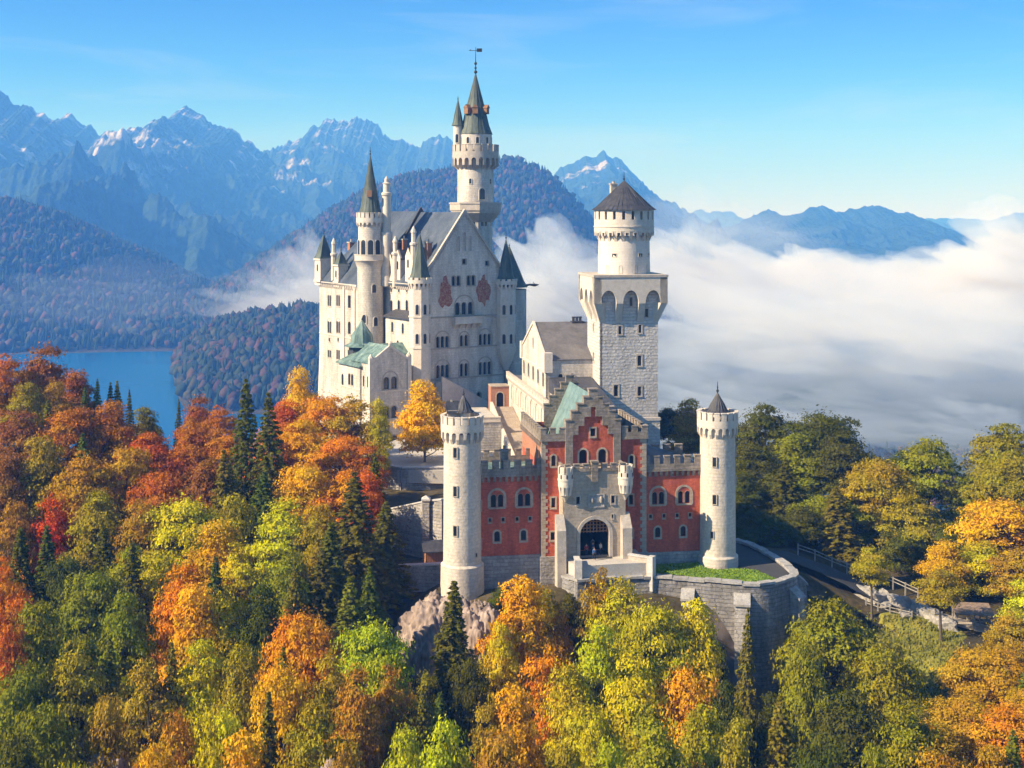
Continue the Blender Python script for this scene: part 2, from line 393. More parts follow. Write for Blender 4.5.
# billows standing on the bank and drifting round the hills
frs = np.random.RandomState(12)
def puff(px, py, Y, rpx, rpy, dens, seed, **k):
    fog_puff('fog', (px2x(px, Y), Y, py2z(py, Y)), (rpx / FOC * Y, rpx / FOC * Y * .9, rpy / FOC * Y), dens / (rpx / FOC * Y), seed, **k)
for i, (px, py, Y, rx, ry, d) in enumerate([
    (700, 298, 2600, 75, 36, .8), (640, 300, 2300, 80, 40, .8), (760, 292, 3000, 70, 28, .9), (820, 292, 3300, 60, 24, 1.0), (880, 302, 2800, 70, 28, .8), (945, 294, 3000, 60, 28, 1.0), (1000, 280, 2600, 60, 34, 1.1), (1060, 270, 2400, 80, 44, 1.2), (730, 270, 2700, 30, 16, .7), (800, 270, 3000, 26, 14, .9), (850, 276, 3000, 24, 12, .9), (980, 268, 2600, 30, 18, .9), (1020, 248, 2500, 30, 20, .8), (690, 250, 2600, 30, 20, .5),
    (720, 345, 1700, 110, 46, .35), (850, 340, 1600, 120, 42, .3), (970, 345, 1600, 120, 42, .3), (780, 315, 2000, 90, 34, .45), (910, 325, 2000, 100, 34, .45),
    (560, 296, 2000, 60, 40, .8), (520, 310, 1900, 50, 46, .7), (610, 280, 2400, 50, 30, .6),
    (300, 298, 1900, 40, 32, .32), (262, 304, 1900, 36, 20, .14), (335, 298, 2000, 46, 40, .45), (90, 300, 1720, 90, 22, .05),
    (705, 240, 3600, 60, 28, .14), (760, 238, 4200, 60, 22, .10), (660, 240, 3300, 40, 28, .10), (840, 268, 4300, 50, 12, .15),
    (760, 425, 900, 120, 26, .16), (880, 410, 1000, 90, 24, .16), (1000, 440, 800, 60, 30, .2), (690, 400, 1000, 80, 36, .25)]):
    puff(px, py, Y, rx, ry, d, 3.7 * i + 1.1, sub=5, amp=.55, fr=1.5)
# ------------------------------------------------------------------ frames of the castle
class Fr:
    def __init__(s, ox, oy, deg):
        s.ox, s.oy, s.th = ox, oy, R(deg); s.c, s.s = math.cos(s.th), math.sin(s.th)
    def u(s, px, v=0.0):
        k = (px - 512) / FOC
        return (k * (s.oy + v * s.c) - s.ox + v * s.s) / (s.c - k * s.s)
    def v(s, px, u=0.0):
        k = (px - 512) / FOC
        return (s.ox + u * s.c - k * (s.oy + u * s.s)) / (s.s + k * s.c)
    def Y(s, u, v): return s.oy + u * s.s + v * s.c
    def X(s, u, v): return s.ox + u * s.c - v * s.s
    def z(s, py, u, v=0.0): return py2z(py, s.Y(u, v))
    def w(s, u, v, z): return Vector((s.X(u, v), s.Y(u, v), z))
    def loc(s, x, y):
        dx, dy = x - s.ox, y - s.oy
        return dx * s.c + dy * s.s, -dx * s.s + dy * s.c
GF = Fr(11.7, 183.0, 9.5)        # gate end of the castle
PF = Fr(px2x(424, 286), 286.0, 33.0)   # palace

def thing(name, label, cat, loc, rotdeg=0, group=None):
    o = bpy.data.objects.new(name, None); o.empty_display_size = .5
    o.location = loc; o.rotation_euler = (0, 0, R(rotdeg))
    link(o); tag(o, label, cat, group); return o

# ------------------------------------------------------------------ mesh builder
class MB:
    def __init__(s): s.v = []; s.f = []
    def add(s, V, F):
        b = len(s.v); s.v += [tuple(p) for p in V]; s.f += [tuple(i + b for i in f) for f in F]; return s
    def box(s, x0, x1, y0, y1, z0, z1, tx=0.0, ty=0.0):
        V = [(x0, y0, z0), (x1, y0, z0), (x1, y1, z0), (x0, y1, z0), (x0 + tx, y0 + ty, z1), (x1 - tx, y0 + ty, z1), (x1 - tx, y1 - ty, z1), (x0 + tx, y1 - ty, z1)]
        return s.add(V, [(3, 2, 1, 0), (4, 5, 6, 7), (0, 1, 5, 4), (1, 2, 6, 5), (2, 3, 7, 6), (3, 0, 4, 7)])
    def prism(s, poly, z0, z1):
        n = len(poly)
        V = [(x, y, z0) for x, y in poly] + [(x, y, z1) for x, y in poly]
        F = [(i, (i + 1) % n, n + (i + 1) % n, n + i) for i in range(n)]
        t = tessellate_polygon([[Vector((x, y, 0)) for x, y in poly]])
        F += [tuple(q) for q in t] + [tuple(i + n for i in q) for q in t]
        return s.add(V, F)
    def lathe(s, prof, n=32, cx=0, cy=0, rot=0.0, cap=True):
        V = []; k = len(prof)
        for r, z in prof:
            for i in range(n):
                a = rot + 2 * math.pi * i / n; V.append((cx + r * math.cos(a), cy + r * math.sin(a), z))
        F = []
        for j in range(k - 1):
            for i in range(n):
                F.append((j * n + i, j * n + (i + 1) % n, (j + 1) * n + (i + 1) % n, (j + 1) * n + i))
        if cap: F += [tuple(range(n - 1, -1, -1)), tuple((k - 1) * n + i for i in range(n))]
        return s.add(V, F)
    def arc_block(s, r0, r1, a0, a1, z0, z1, cx=0, cy=0, n=3, r0b=None, r1b=None):
        """curved block; r0b, r1b are the radii at the bottom"""
        r0b = r0 if r0b is None else r0b; r1b = r1 if r1b is None else r1b
        V = []; 
        for i in range(n + 1):
            a = a0 + (a1 - a0) * i / n; c, t = math.cos(a), math.sin(a)
            for r, z in ((r0b, z0), (r1b, z0), (r1, z1), (r0, z1)): V.append((cx + r * c, cy + r * t, z))
        F = []
        for i in range(n):
            b = 4 * i
            for j in range(4): F.append((b + j, b + (j + 1) % 4, b + 4 + (j + 1) % 4, b + 4 + j))
        F += [(3, 2, 1, 0), (4 * n, 4 * n + 1, 4 * n + 2, 4 * n + 3)]
        return s.add(V, F)
    def panel(s, P, U, N, outline, holes=(), depth=.4, back=False):
        """upright slab: outline and holes in (along, z); front at P, sides and reveals go back by depth"""
        P = Vector(P); U = Vector(U); N = Vector(N)
        loops = [list(outline)] + [list(h) for h in holes]
        t = tessellate_polygon([[Vector((a, b, 0)) for a, b in L] for L in loops])
        flat = [p for L in loops for p in L]
        n = len(flat)
        V = [P + U * a + Vector((0, 0, b)) for a, b in flat]; V += [p - N * depth for p in V]
        F = [tuple(q) for q in t]
        if back: F += [tuple(i + n for i in q) for q in t]
        o = 0
        for L in loops:
            k = len(L)
            F += [(o + i, o + (i + 1) % k, n + o + (i + 1) % k, n + o + i) for i in range(k)]
            o += k
        return s.add(V, F)
    def tube(s, pts, r, n=8):
        """round bar through points; r a number or one per point"""
        pts = [Vector(p) for p in pts]; rs = r if isinstance(r, (list, tuple)) else [r] * len(pts)
        V = []
        for i, p in enumerate(pts):
            d = (pts[min(i + 1, len(pts) - 1)] - pts[max(i - 1, 0)]).normalized()
            a = d.orthogonal().normalized(); b = d.cross(a)
            for k in range(n):
                t = 2 * math.pi * k / n; V.append(p + (a * math.cos(t) + b * math.sin(t)) * rs[i])
        F = []
        for i in range(len(pts) - 1):
            for k in range(n): F.append((i * n + k, i * n + (k + 1) % n, (i + 1) * n + (k + 1) % n, (i + 1) * n + k))
        F += [tuple(range(n - 1, -1, -1)), tuple((len(pts) - 1) * n + k for k in range(n))]
        return s.add(V, F)
    def ball(s, c, r, nu=10, nv=6, sz=1.0):
        prof = [(max(.001, r * math.sin(math.pi * i / nv)), c[2] - r * sz * math.cos(math.pi * i / nv)) for i in range(nv + 1)]
        return s.lathe(prof, nu, c[0], c[1], cap=False)
    def xf(s, M, start=0):
        for i in range(start, len(s.v)): s.v[i] = tuple(M @ Vector(s.v[i]))
        return s
    def mesh(s, name, m):
        me = bpy.data.meshes.new(name); me.from_pydata(s.v, [], s.f); me.update()
        bm = bmesh.new(); bm.from_mesh(me); bmesh.ops.recalc_face_normals(bm, faces=bm.faces); bm.to_mesh(me); bm.free()
        me.polygons.foreach_set('use_smooth', np.ones(len(me.polygons), bool))
        me.set_sharp_from_angle(angle=R(32))
        if m is not None: me.materials.append(m)
        return me
    def build(s, name, m, parent=None):
        return link(bpy.data.objects.new(name, s.mesh(name, m)), parent)

# ------------------------------------------------------------------ castle materials
def masonry(name, c1, c2, mortar, bw, bh, mode='wall', bump=.5, rough=.9, vary=.25, stain=.35, msize=.02, rad=3.0, wob=.5):
    """coursed stone or brick, weathered; wall: runs along x+y, round: runs round the z axis"""
    m = bpy.data.materials.new(name); m.use_nodes = True
    n, l = m.node_tree.nodes, m.node_tree.links
    b = n['Principled BSDF']; b.inputs['Roughness'].default_value = rough; b.inputs['Specular IOR Level'].default_value = .2
    tc = n.new('ShaderNodeTexCoord'); sp = n.new('ShaderNodeSeparateXYZ'); l.new(tc.outputs['Object'], sp.inputs[0])
    mt = n.new('ShaderNodeMath')
    if mode == 'wall':
        mt.operation = 'ADD'; l.new(sp.outputs[0], mt.inputs[0]); l.new(sp.outputs[1], mt.inputs[1]); run = mt.outputs[0]
    else:
        mt.operation = 'ARCTAN2'; l.new(sp.outputs[1], mt.inputs[0]); l.new(sp.outputs[0], mt.inputs[1])
        m2 = n.new('ShaderNodeMath'); m2.operation = 'MULTIPLY'; l.new(mt.outputs[0], m2.inputs[0]); m2.inputs[1].default_value = rad; run = m2.outputs[0]
    cb = n.new('ShaderNodeCombineXYZ'); l.new(run, cb.inputs[0]); l.new(sp.outputs[2], cb.inputs[1])
    br = n.new('ShaderNodeTexBrick'); nd = n.new('ShaderNodeTexNoise'); nd.inputs['Scale'].default_value = 1.1 / bw; nd.inputs['Detail'].default_value = 3; l.new(cb.outputs[0], nd.inputs['Vector'])
    sb = n.new('ShaderNodeVectorMath'); sb.operation = 'SUBTRACT'; l.new(nd.outputs['Color'], sb.inputs[0]); sb.inputs[1].default_value = (.5, .5, .5)
    sc_ = n.new('ShaderNodeVectorMath'); sc_.operation = 'MULTIPLY_ADD'; l.new(sb.outputs[0], sc_.inputs[0]); sc_.inputs[1].default_value = (bw * .9, bh * wob, 0); l.new(cb.outputs[0], sc_.inputs[2])
    l.new(sc_.outputs[0], br.inputs['Vector'])
    br.squash = 1.6; br.squash_frequency = 3; br.offset = .43
    br.inputs['Scale'].default_value = 1; br.inputs['Brick Width'].default_value = bw; br.inputs['Row Height'].default_value = bh
    br.inputs['Mortar Size'].default_value = msize; br.inputs['Mortar Smooth'].default_value = .3
    br.inputs['Color1'].default_value = (*c1, 1); br.inputs['Color2'].default_value = (*c2, 1); br.inputs['Mortar'].default_value = (*mortar, 1)
    nz = n.new('ShaderNodeTexNoise'); nz.inputs['Scale'].default_value = .45; nz.inputs['Detail'].default_value = 8; nz.inputs['Roughness'].default_value = .65
    mp = n.new('ShaderNodeMapping'); mp.inputs['Scale'].default_value = (1, 1, .22); l.new(tc.outputs['Object'], mp.inputs[0]); l.new(mp.outputs[0], nz.inputs[0])
    mr = n.new('ShaderNodeMapRange'); mr.inputs[1].default_value = .3; mr.inputs[2].default_value = .7; mr.inputs[3].default_value = 1 - stain; mr.inputs[4].default_value = 1 + stain * .55; l.new(nz.outputs[0], mr.inputs[0])
    n2 = n.new('ShaderNodeTexNoise'); n2.inputs['Scale'].default_value = 2.6; n2.inputs['Detail'].default_value = 4; l.new(tc.outputs['Object'], n2.inputs[0])
    mr2 = n.new('ShaderNodeMapRange'); mr2.inputs[1].default_value = .3; mr2.inputs[2].default_value = .7; mr2.inputs[3].default_value = 1 - vary; mr2.inputs[4].default_value = 1 + vary; l.new(n2.outputs[0], mr2.inputs[0])
    mm = n.new('ShaderNodeMath'); mm.operation = 'MULTIPLY'; l.new(mr.outputs[0], mm.inputs[0]); l.new(mr2.outputs[0], mm.inputs[1])
    vs = n.new('ShaderNodeVectorMath'); vs.operation = 'SCALE'; l.new(br.outputs['Color'], vs.inputs[0]); l.new(mm.outputs[0], vs.inputs['Scale'])
    l.new(vs.outputs[0], b.inputs['Base Color'])
    hm = n.new('ShaderNodeMath'); hm.operation = 'MULTIPLY_ADD'; l.new(br.outputs['Fac'], hm.inputs[0]); hm.inputs[1].default_value = -1.0; l.new(n2.outputs[0], hm.inputs[2])
    bp = n.new('ShaderNodeBump'); bp.inputs['Strength'].default_value = bump; bp.inputs['Distance'].default_value = .12; l.new(hm.outputs[0], bp.inputs['Height']); l.new(bp.outputs[0], b.inputs['Normal'])
    return m
M_pal = masonry('pale limestone', (.60, .535, .455), (.66, .59, .505), (.50, .445, .38), 1.1, .55, vary=.15, stain=.40, bump=.5, msize=.025)
M_palr = masonry('pale limestone round', (.60, .535, .455), (.66, .59, .505), (.50, .445, .38), 1.0, .5, 'round', vary=.15, stain=.36, bump=.5, msize=.025)
M_rough = masonry('rough limestone blocks', (.60, .55, .50), (.68, .63, .57), (.52, .48, .44), 1.3, .6, vary=.13, stain=.16, bump=1.0, msize=.05, wob=.75)
M_roughr = masonry('rough limestone round', (.62, .54, .45), (.68, .59, .49), (.55, .48, .40), .9, .45, 'round', vary=.12, stain=.24, bump=.5, msize=.025)
M_red = masonry('red brick', (.55, .105, .052), (.63, .145, .075), (.50, .16, .10), .42, .16, vary=.2, stain=.48, bump=.25, msize=.012)
M_redw = masonry('orange brick', (.42, .18, .10), (.47, .22, .13), (.42, .24, .16), .36, .14, vary=.09, stain=.2, bump=.25, msize=.012)
M_sand = masonry('grey sandstone', (.44, .36, .275), (.50, .415, .32), (.36, .295, .23), .9, .45, vary=.14, stain=.30, bump=.4, msize=.02)
M_dkst = masonry('weathered dark sandstone', (.27, .225, .18), (.34, .285, .23), (.20, .165, .135), .9, .45, vary=.2, stain=.4, bump=.5, msize=.02)
M_hood = mat('shaded stone moulding', [(.30, .255, .205), (.37, .315, .255), (.43, .37, .30)], 1.2, .9, bump=.3, bscale=3, fine=(5, .12))  # darker trim tone in place of relief shading on the unlit gable
M_trim = mat('stone trim', [(.38, .325, .265), (.48, .415, .345), (.55, .48, .40)], 1.2, .85, bump=.4, bscale=3, fine=(6, .12))
M_white = mat('white limestone trim', [(.54, .47, .39), (.63, .555, .465), (.69, .61, .515)], 1.2, .85, bump=.3, bscale=3, fine=(5, .08))
M_wall = masonry('grey rubble wall', (.36, .335, .31), (.46, .43, .40), (.28, .26, .24), 1.1, .5, vary=.2, stain=.35, bump=.9, msize=.03)
M_coping = mat('coping stone', [(.45, .43, .40), (.55, .52, .49), (.62, .59, .55)], .8, .9, bump=.4, bscale=3, fine=(4, .15))
M_slate = mat('dark slate', [(.035, .036, .042), (.06, .06, .068), (.085, .083, .09)], 1.5, .55, bump=.4, bscale=4, fine=(5, .2), stretch=(1, 1, .4))
M_roofb = mat('blue grey slate', [(.045, .058, .078), (.075, .092, .118), (.12, .138, .162)], .35, .5, bump=.3, bscale=4, fine=(3, .14), stretch=(1, 1, .4))
M_roofg = mat('grey brown slate', [(.11, .10, .098), (.15, .138, .13), (.19, .175, .165)], .5, .6, bump=.3, bscale=4, fine=(3, .14), stretch=(1, 1, .4))
M_copper = mat('green copper', [(.05, .085, .08), (.10, .165, .15), (.17, .25, .22), (.30, .38, .34)], .8, .6, bump=.3, bscale=4, fine=(2.5, .18), stretch=(1, 1, .2))
M_cone = mat('olive copper', [(.05, .065, .055), (.095, .115, .095), (.14, .165, .135)], .9, .6, bump=.3, bscale=4, fine=(2.5, .15), stretch=(1, 1, .2))
M_teal = mat('pale green copper', [(.10, .165, .16), (.155, .235, .225), (.22, .31, .295)], .6, .55, bump=.2, bscale=4, fine=(2.5, .1))
M_glass = mat('dark window glass', [(.008, .011, .016), (.018, .022, .03), (.03, .035, .045)], .7, .12, spec=.5)
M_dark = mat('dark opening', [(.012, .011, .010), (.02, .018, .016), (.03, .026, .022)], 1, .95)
M_metal = mat('dark iron', [(.03, .03, .03), (.05, .05, .048), (.07, .07, .065)], 3, .5, metallic=.4)
M_fresco = mat('faded fresco', [(.52, .36, .26), (.36, .14, .08), (.26, .07, .045), (.42, .24, .15), (.28, .085, .05), (.50, .36, .27)], 1.0, .9, detail=10, fine=(3, .3))
M_relief = mat('carved relief stone', [(.40, .35, .30), (.48, .42, .36)], 2, .9, bump=1, bscale=2.2, fine=(3, .2))
M_pave = mat('pale courtyard gravel', [(.40, .37, .33), (.48, .44, .39), (.54, .50, .44)], .3, .95, bump=.2, bscale=5, fine=(4, .1))
M_wood = mat('weathered timber', [(.20, .10, .05), (.28, .15, .08), (.34, .2, .11)], 1.5, .8, stretch=(1, 1, 6), fine=(6, .2))
M_greyw = mat('grey fence timber', [(.22, .20, .17), (.31, .28, .24), (.40, .37, .32)], 2, .9, fine=(8, .2))
M_lawn = mat('mown lawn', [(.12, .20, .016), (.165, .26, .022), (.22, .31, .03)], .5, .95, bump=.6, bscale=6, fine=(9, .25))
M_road = mat('dark asphalt', [(.045, .045, .047), (.055, .055, .056), (.075, .073, .07)], .4, .9, bump=.2, bscale=9, fine=(10, .12))
M_rock = mat('pinkish cliff rock', [(.15, .11, .09), (.30, .23, .19), (.41, .33, .28)], .30, .95, detail=10, bump=1.0, bscale=1.1, fine=(1.6, .35), coord='World', stretch=(1.4, 1.4, .4))

# ------------------------------------------------------------------ windows
def arch_poly(c, z, w, h, arch=True, n=8):
    """opening outline: sill at z, centre c"""
    if not arch: return [(c - w / 2, z), (c + w / 2, z), (c + w / 2, z + h), (c - w / 2, z + h)]
    r = w / 2
    L = [(c - r, z), (c + r, z)]
    for i in range(n + 1):
        a = math.pi * i / n; L.append((c + r * math.cos(a), z + h - r + r * math.sin(a)))
    return L
class Face:
    """one wall plane of a building: collects openings, then builds the wall and its windows"""
    def __init__(s, P, U, N): s.P, s.U, s.N = Vector(P), Vector(U), Vector(N); s.holes = []; s.wins = []
    def win(s, c, z, w, h, k=1, arch=True, gap=.28, hood=False, trim=.16, name='window', proud=.07):
        tot = k * w + (k - 1) * gap
        hs_ = [arch_poly(c - tot / 2 + w / 2 + i * (w + gap), z, w, h, arch) for i in range(k)]
        s.holes += hs_; s.wins.append((c, z, w, h, k, arch, gap, hood, trim, hs_, name, proud))
    def wall(s, mb, outline, depth=.45): mb.panel(s.P, s.U, s.N, outline, s.holes, depth)
    def windows(s, parent, m_trim, m_pane=None, depth=.38):
        for (c, z, w, h, k, arch, gap, hood, trim, hs_, name, proud) in s.wins:
            tot = k * w + (k - 1) * gap
            mb = MB()
            P = s.P + s.N * proud
            if hood:
                out = arch_poly(c, z - .12, tot + 2 * trim + .3, h + trim + tot * .30 + .2, True, 12)
                inn = arch_poly(c, z - .02, tot + .3 - .1, h + tot * .30 + .1, True, 12)
                mb.panel(P, s.U, s.N, out, [inn], proud + .02)
                for hp in hs_:
                    o2 = arch_poly(sum(p[0] for p in hp[:2]) / 2, z - .05, w + gap * .55, h + gap * .3, arch)
                    mb.panel(s.P + s.N * (proud * .55), s.U, s.N, o2, [hp], proud * .5)
            else:
                for hp in hs_:
                    o2 = arch_poly(sum(p[0] for p in hp[:2]) / 2, z - trim * .6, w + 2 * min(trim, gap * .49 if k > 1 else trim), h + trim * 1.6, arch)
                    mb.panel(P, s.U, s.N, o2, [hp], proud + .015)
            mb.panel(P + s.N * .06, s.U, s.N, [(c - tot / 2 - trim, z - .26), (c + tot / 2 + trim, z - .26), (c + tot / 2 + trim, z - .09), (c - tot / 2 - trim, z - .09)], (), .15)
            o = mb.build(name, m_trim, parent)
            pb = MB()
            for hp in hs_:
                cc = sum(p[0] for p in hp[:2]) / 2
                pb.panel(s.P - s.N * depth, s.U, s.N, arch_poly(cc, z - .03, w + .06, h + .06, arch), (), .04)
                if w > .55:
                    pb.panel(s.P - s.N * (depth - .05), s.U, s.N, [(cc - .035, z), (cc + .035, z), (cc + .035, z + h - .05), (cc - .035, z + h - .05)], (), .04)
            pb.build('pane', m_pane or M_glass, o)
def cyl_window(parent, ang, z, w, h, r, m_trim, arch=True, trim=.14, name='window', cx=0, cy=0):
    N = Vector((math.cos(ang), math.sin(ang), 0)); U = Vector((-N.y, N.x, 0))
    P = Vector((cx, cy, 0)) + N * (r + .09)
    mb = MB(); hp = arch_poly(0, z, w, h, arch)
    mb.panel(P, U, N, arch_poly(0, z - trim, w + 2 * trim, h + 2 * trim, arch), [hp], .4)
    o = mb.build(name, m_trim, parent)
    MB().panel(P - N * .06, U, N, arch_poly(0, z - .02, w + .04, h + .04, arch), (), .3).build('pane', M_glass, o)
    return o

# ------------------------------------------------------------------ crowns, parapets, roofs
def merlons_straight(mb, p0, p1, z0, z1, wid, gap, th):
    p0 = Vector((*p0, 0)); p1 = Vector((*p1, 0)); d = p1 - p0; L = d.length; d.normalize(); N = Vector((d.y, -d.x, 0))
    n = max(1, round((L + gap) / (wid + gap))); wid_ = (L - gap * (n - 1)) / n
    for i in range(n):
        a = i * (wid_ + gap)
        mb.panel(p0 + N * 0, d, N, [(a, z0), (a + wid_, z0), (a + wid_, z1), (a, z1)], (), th, back=True)
        mb.panel(p0 + N * .06, d, N, [(a - .05, z1), (a + wid_ + .05, z1), (a + wid_ + .05, z1 + .14), (a - .05, z1 + .14)], (), th + .12, back=True)
def corbels_straight(mb, p0, p1, z0, z1, wid, gap, out):
    p0 = Vector((*p0, 0)); p1 = Vector((*p1, 0)); d = p1 - p0; L = d.length; d.normalize(); N = Vector((d.y, -d.x, 0))
    n = max(1, round((L + gap) / (wid + gap))); wid_ = (L - gap * (n - 1)) / n
    for i in range(n):
        a = i * (wid_ + gap); A = p0 + d * a; B = p0 + d * (a + wid_)
        V = []
        for q in (A, B):
            V += [q + Vector((0, 0, z0)), q + N * (out * .35) + Vector((0, 0, z0)), q + N * out + Vector((0, 0, z0 + (z1 - z0) * .6)), q + N * out + Vector((0, 0, z1)), q + Vector((0, 0, z1))]
        mb.add(V, [(0, 1, 2, 3, 4), (9, 8, 7, 6, 5)] + [(i, i + 5, (i + 1) % 5 + 5, (i + 1) % 5) for i in range(5)])
def round_crown(parent, r, z0, z1, z2, out, n, m, mname='crown', cx=0, cy=0, th=.4, floor=True):
    """corbel ring z0..z1, parapet wall, merlons up to z2"""
    mb = MB(); st = 2 * math.pi / n; zc = z1 + (z2 - z1) * .48
    R1 = r + out; zs0 = z0 + (z1 - z0) * .30; ow = st * .62; hw = ow * R1 / 2; rise = min(hw * 1.05, (z1 - zs0) * .8)
    for i in range(n):
        a = i * st - st / 2
        L = [(0, z1), (0, zs0), ((st - ow) / 2, zs0)]
        for q in range(0, 9):
            t = math.pi * (1 - q / 8); L.append((st / 2 + ow / 2 * math.cos(t), z1 - rise - .12 + rise * math.sin(t)))
        L += [((st + ow) / 2, zs0), (st, zs0), (st, z1)]
        V = [(cx + R1 * math.cos(a + q), cy + R1 * math.sin(a + q), z) for q, z in L] + [(cx + (r - .05) * math.cos(a + q), cy + (r - .05) * math.sin(a + q), z) for q, z in L]
        k = len(L); F = [tuple(q) for q in tessellate_polygon([[Vector((q * R1, z, 0)) for q, z in L]])]
        F += [(j, j + 1, j + 1 + k, j + k) for j in range(1, k - 1)]
        mb.add(V, F)
        for s_ in (0, 1):
            b0, b1 = (a, a + (st - ow) / 2) if s_ == 0 else (a + (st + ow) / 2, a + st)
            mb.arc_block(r - .05, R1, b0, b1, z0 - .25, zs0 + .003, cx, cy, 1, r1b=r + .03)
    ri, ro = r + out - th, r + out + .03
    k = 48; V = []; 
    mb.lathe([(ri, z1 - .05), (ro, z1 - .05), (ro, zc), (ri, zc)], 40, cx, cy, cap=False)
    if floor: mb.lathe([(.01, z1 + .05), (ri + .05, z1 + .05)], 40, cx, cy, cap=False)
    for i in range(n):
        a = i * st
        mb.arc_block(ri, ro, a + st * .14, a + st * .86, zc, z2, cx, cy, 3)
        mb.arc_block(ri - .05, ro + .06, a + st * .10, a + st * .90, z2, z2 + .12, cx, cy, 3)
    return mb.build(mname, m, parent)
def cone_roof(parent, r, z0, z1, m, n=24, cx=0, cy=0, flare=.12, name='roof', fin=1.2, rot=0):
    mb = MB(); h = z1 - z0
    mb.lathe([(r * .9, z0 - .02), (r * 1.0, z0), (r * (1 - flare) * .86, z0 + h * .14), (r * .56, z0 + h * .42), (r * .27, z0 + h * .72), (.06, z1)], n, cx, cy, rot)
    # standing seams
    for i in range(n):
        a = rot + 2 * math.pi * i / n; c, s_ = math.cos(a), math.sin(a)
        mb.tube([(cx + q * c, cy + q * s_, z) for q, z in ((r * 1.005, z0 + .02), (r * (1 - flare) * .865, z0 + h * .14), (r * .565, z0 + h * .42), (r * .275, z0 + h * .72), (.07, z1 - .05))], .045, 3)
    o = mb.build(name, m, parent)
    if fin:
        f = MB(); f.tube([(cx, cy, z1 - .1), (cx, cy, z1 + fin)], [.09, .04], 6); f.ball((cx, cy, z1 + .18 * fin), .16 + .03 * fin, 8, 5); f.ball((cx, cy, z1 + .5 * fin), .10 + .02 * fin, 8, 5)
        f.build('finial', M_metal, o)
    return o
def gable_roof(mb, x0, x1, y0, y1, ze, zr, axis='y', over=.5, th=.25):
    """two slopes with thickness; ridge along axis"""
    if axis == 'y':
        xm = (x0 + x1) / 2; sl = (zr - ze) / (xm - x0); 
        for sx in (-1, 1):
            xe = x0 - over if sx < 0 else x1 + over; zo = ze - over * sl
            mb.add([(xe, y0 - over, zo), (xm, y0 - over, zr), (xm, y1 + over, zr), (xe, y1 + over, zo), (xe, y0 - over, zo - th), (xm, y0 - over, zr - th), (xm, y1 + over, zr - th), (xe, y1 + over, zo - th)],
                   [(0, 1, 2, 3), (7, 6, 5, 4), (0, 4, 5, 1), (3, 2, 6, 7), (0, 3, 7, 4)])
    else:
        ym = (y0 + y1) / 2; sl = (zr - ze) / (ym - y0)
        for sy in (-1, 1):
            ye = y0 - over if sy < 0 else y1 + over; zo = ze - over * sl
            mb.add([(x0 - over, ye, zo), (x0 - over, ym, zr), (x1 + over, ym, zr), (x1 + over, ye, zo), (x0 - over, ye, zo - th), (x0 - over, ym, zr - th), (x1 + over, ym, zr - th), (x1 + over, ye, zo - th)],
                   [(0, 1, 2, 3), (7, 6, 5, 4), (0, 4, 5, 1), (3, 2, 6, 7), (0, 3, 7, 4)])
    return mb
X3, Y3 = Vector((1, 0, 0)), Vector((0, 1, 0))

# ------------------------------------------------------------------ near terrain
CTRL = []   # (x, Y, z)
def cp(px, Y, z): CTRL.append((px2x(px, Y), Y, z))
for a in [(-350, 60, -60), (0, 60, -50), (512, 60, -50), (1024, 60, -50), (1400, 60, -50),
          (-250, 120, -36), (0, 120, -31), (150, 120, -29), (300, 120, -28), (450, 120, -30), (600, 120, -32), (750, 120, -33), (900, 120, -28), (1024, 120, -24), (1300, 120, -22),
          (0, 150, -26), (150, 150, -22), (300, 150, -20), (400, 150, -21), (500, 152, -25), (600, 152, -27), (700, 152, -28), (780, 152, -27), (860, 150, -21), (940, 150, -15), (1024, 150, -13), (1250, 150, -12),
          (0, 180, -17), (150, 180, -14), (280, 180, -12), (370, 178, -12), (410, 172, -12), (450, 168, -15), (480, 165, -17), (560, 164, -20), (640, 162, -22), (720, 162, -22), (790, 164, -21), (830, 172, -16), (880, 180, -10.5), (960, 178, -10), (1050, 178, -9), (1250, 180, -8),
          (0, 210, -7), (100, 210, -8), (200, 210, -8), (300, 208, -7), (370, 205, -8), (410, 200, -7), (420, 188, -7),
          (450, 182, -4), (470, 179, -5), (490, 177.5, -4), (560, 176, -3), (640, 176, -3), (700, 178, -3),
          (480, 192, -1), (600, 195, 0), (700, 196, -1), (760, 190, -2.5), (790, 196, -3), (830, 200, -6), (880, 200, -8), (960, 200, -8), (1050, 205, -6), (1250, 210, -4),
          (0, 240, 1), (60, 240, 1), (130, 240, -4), (220, 240, -3), (300, 240, -2), (360, 240, -3), (400, 225, -4), (430, 225, -1), (500, 225, 0), (620, 225, 1), (720, 225, -2), (800, 230, -5), (900, 230, -6), (1050, 235, -4), (1250, 240, -2),
          (-100, 265, 2), (0, 265, 0), (100, 262, -14), (200, 262, -9), (300, 262, -5), (380, 262, -3), (450, 260, 0), (560, 260, 5), (640, 255, 1), (740, 255, -8), (850, 260, -14), (1000, 260, -12), (1250, 260, -8),
          (-50, 300, -30), (50, 300, -45), (150, 300, -40), (250, 300, -25), (320, 300, -10), (400, 300, 2), (480, 300, 5), (540, 300, 4), (620, 300, -10), (720, 300, -35), (850, 300, -50), (1000, 300, -50), (1250, 300, -45),
          (-50, 350, -90), (100, 350, -95), (250, 350, -70), (330, 345, -25), (400, 340, -4), (460, 340, -4), (520, 345, -30), (620, 350, -70), (800, 350, -100), (1000, 350, -105), (1250, 350, -100)]: cp(*a)
for x in np.linspace(-420, 420, 9):
    CTRL.append((x, 470, -146)); CTRL.append((x, 540, -150))
for y in np.linspace(80, 420, 6):
    CTRL.append((-330, y, -120)); CTRL.append((360, y, -90)); CTRL.append((-430, y, -150)); CTRL.append((440, y, -146))
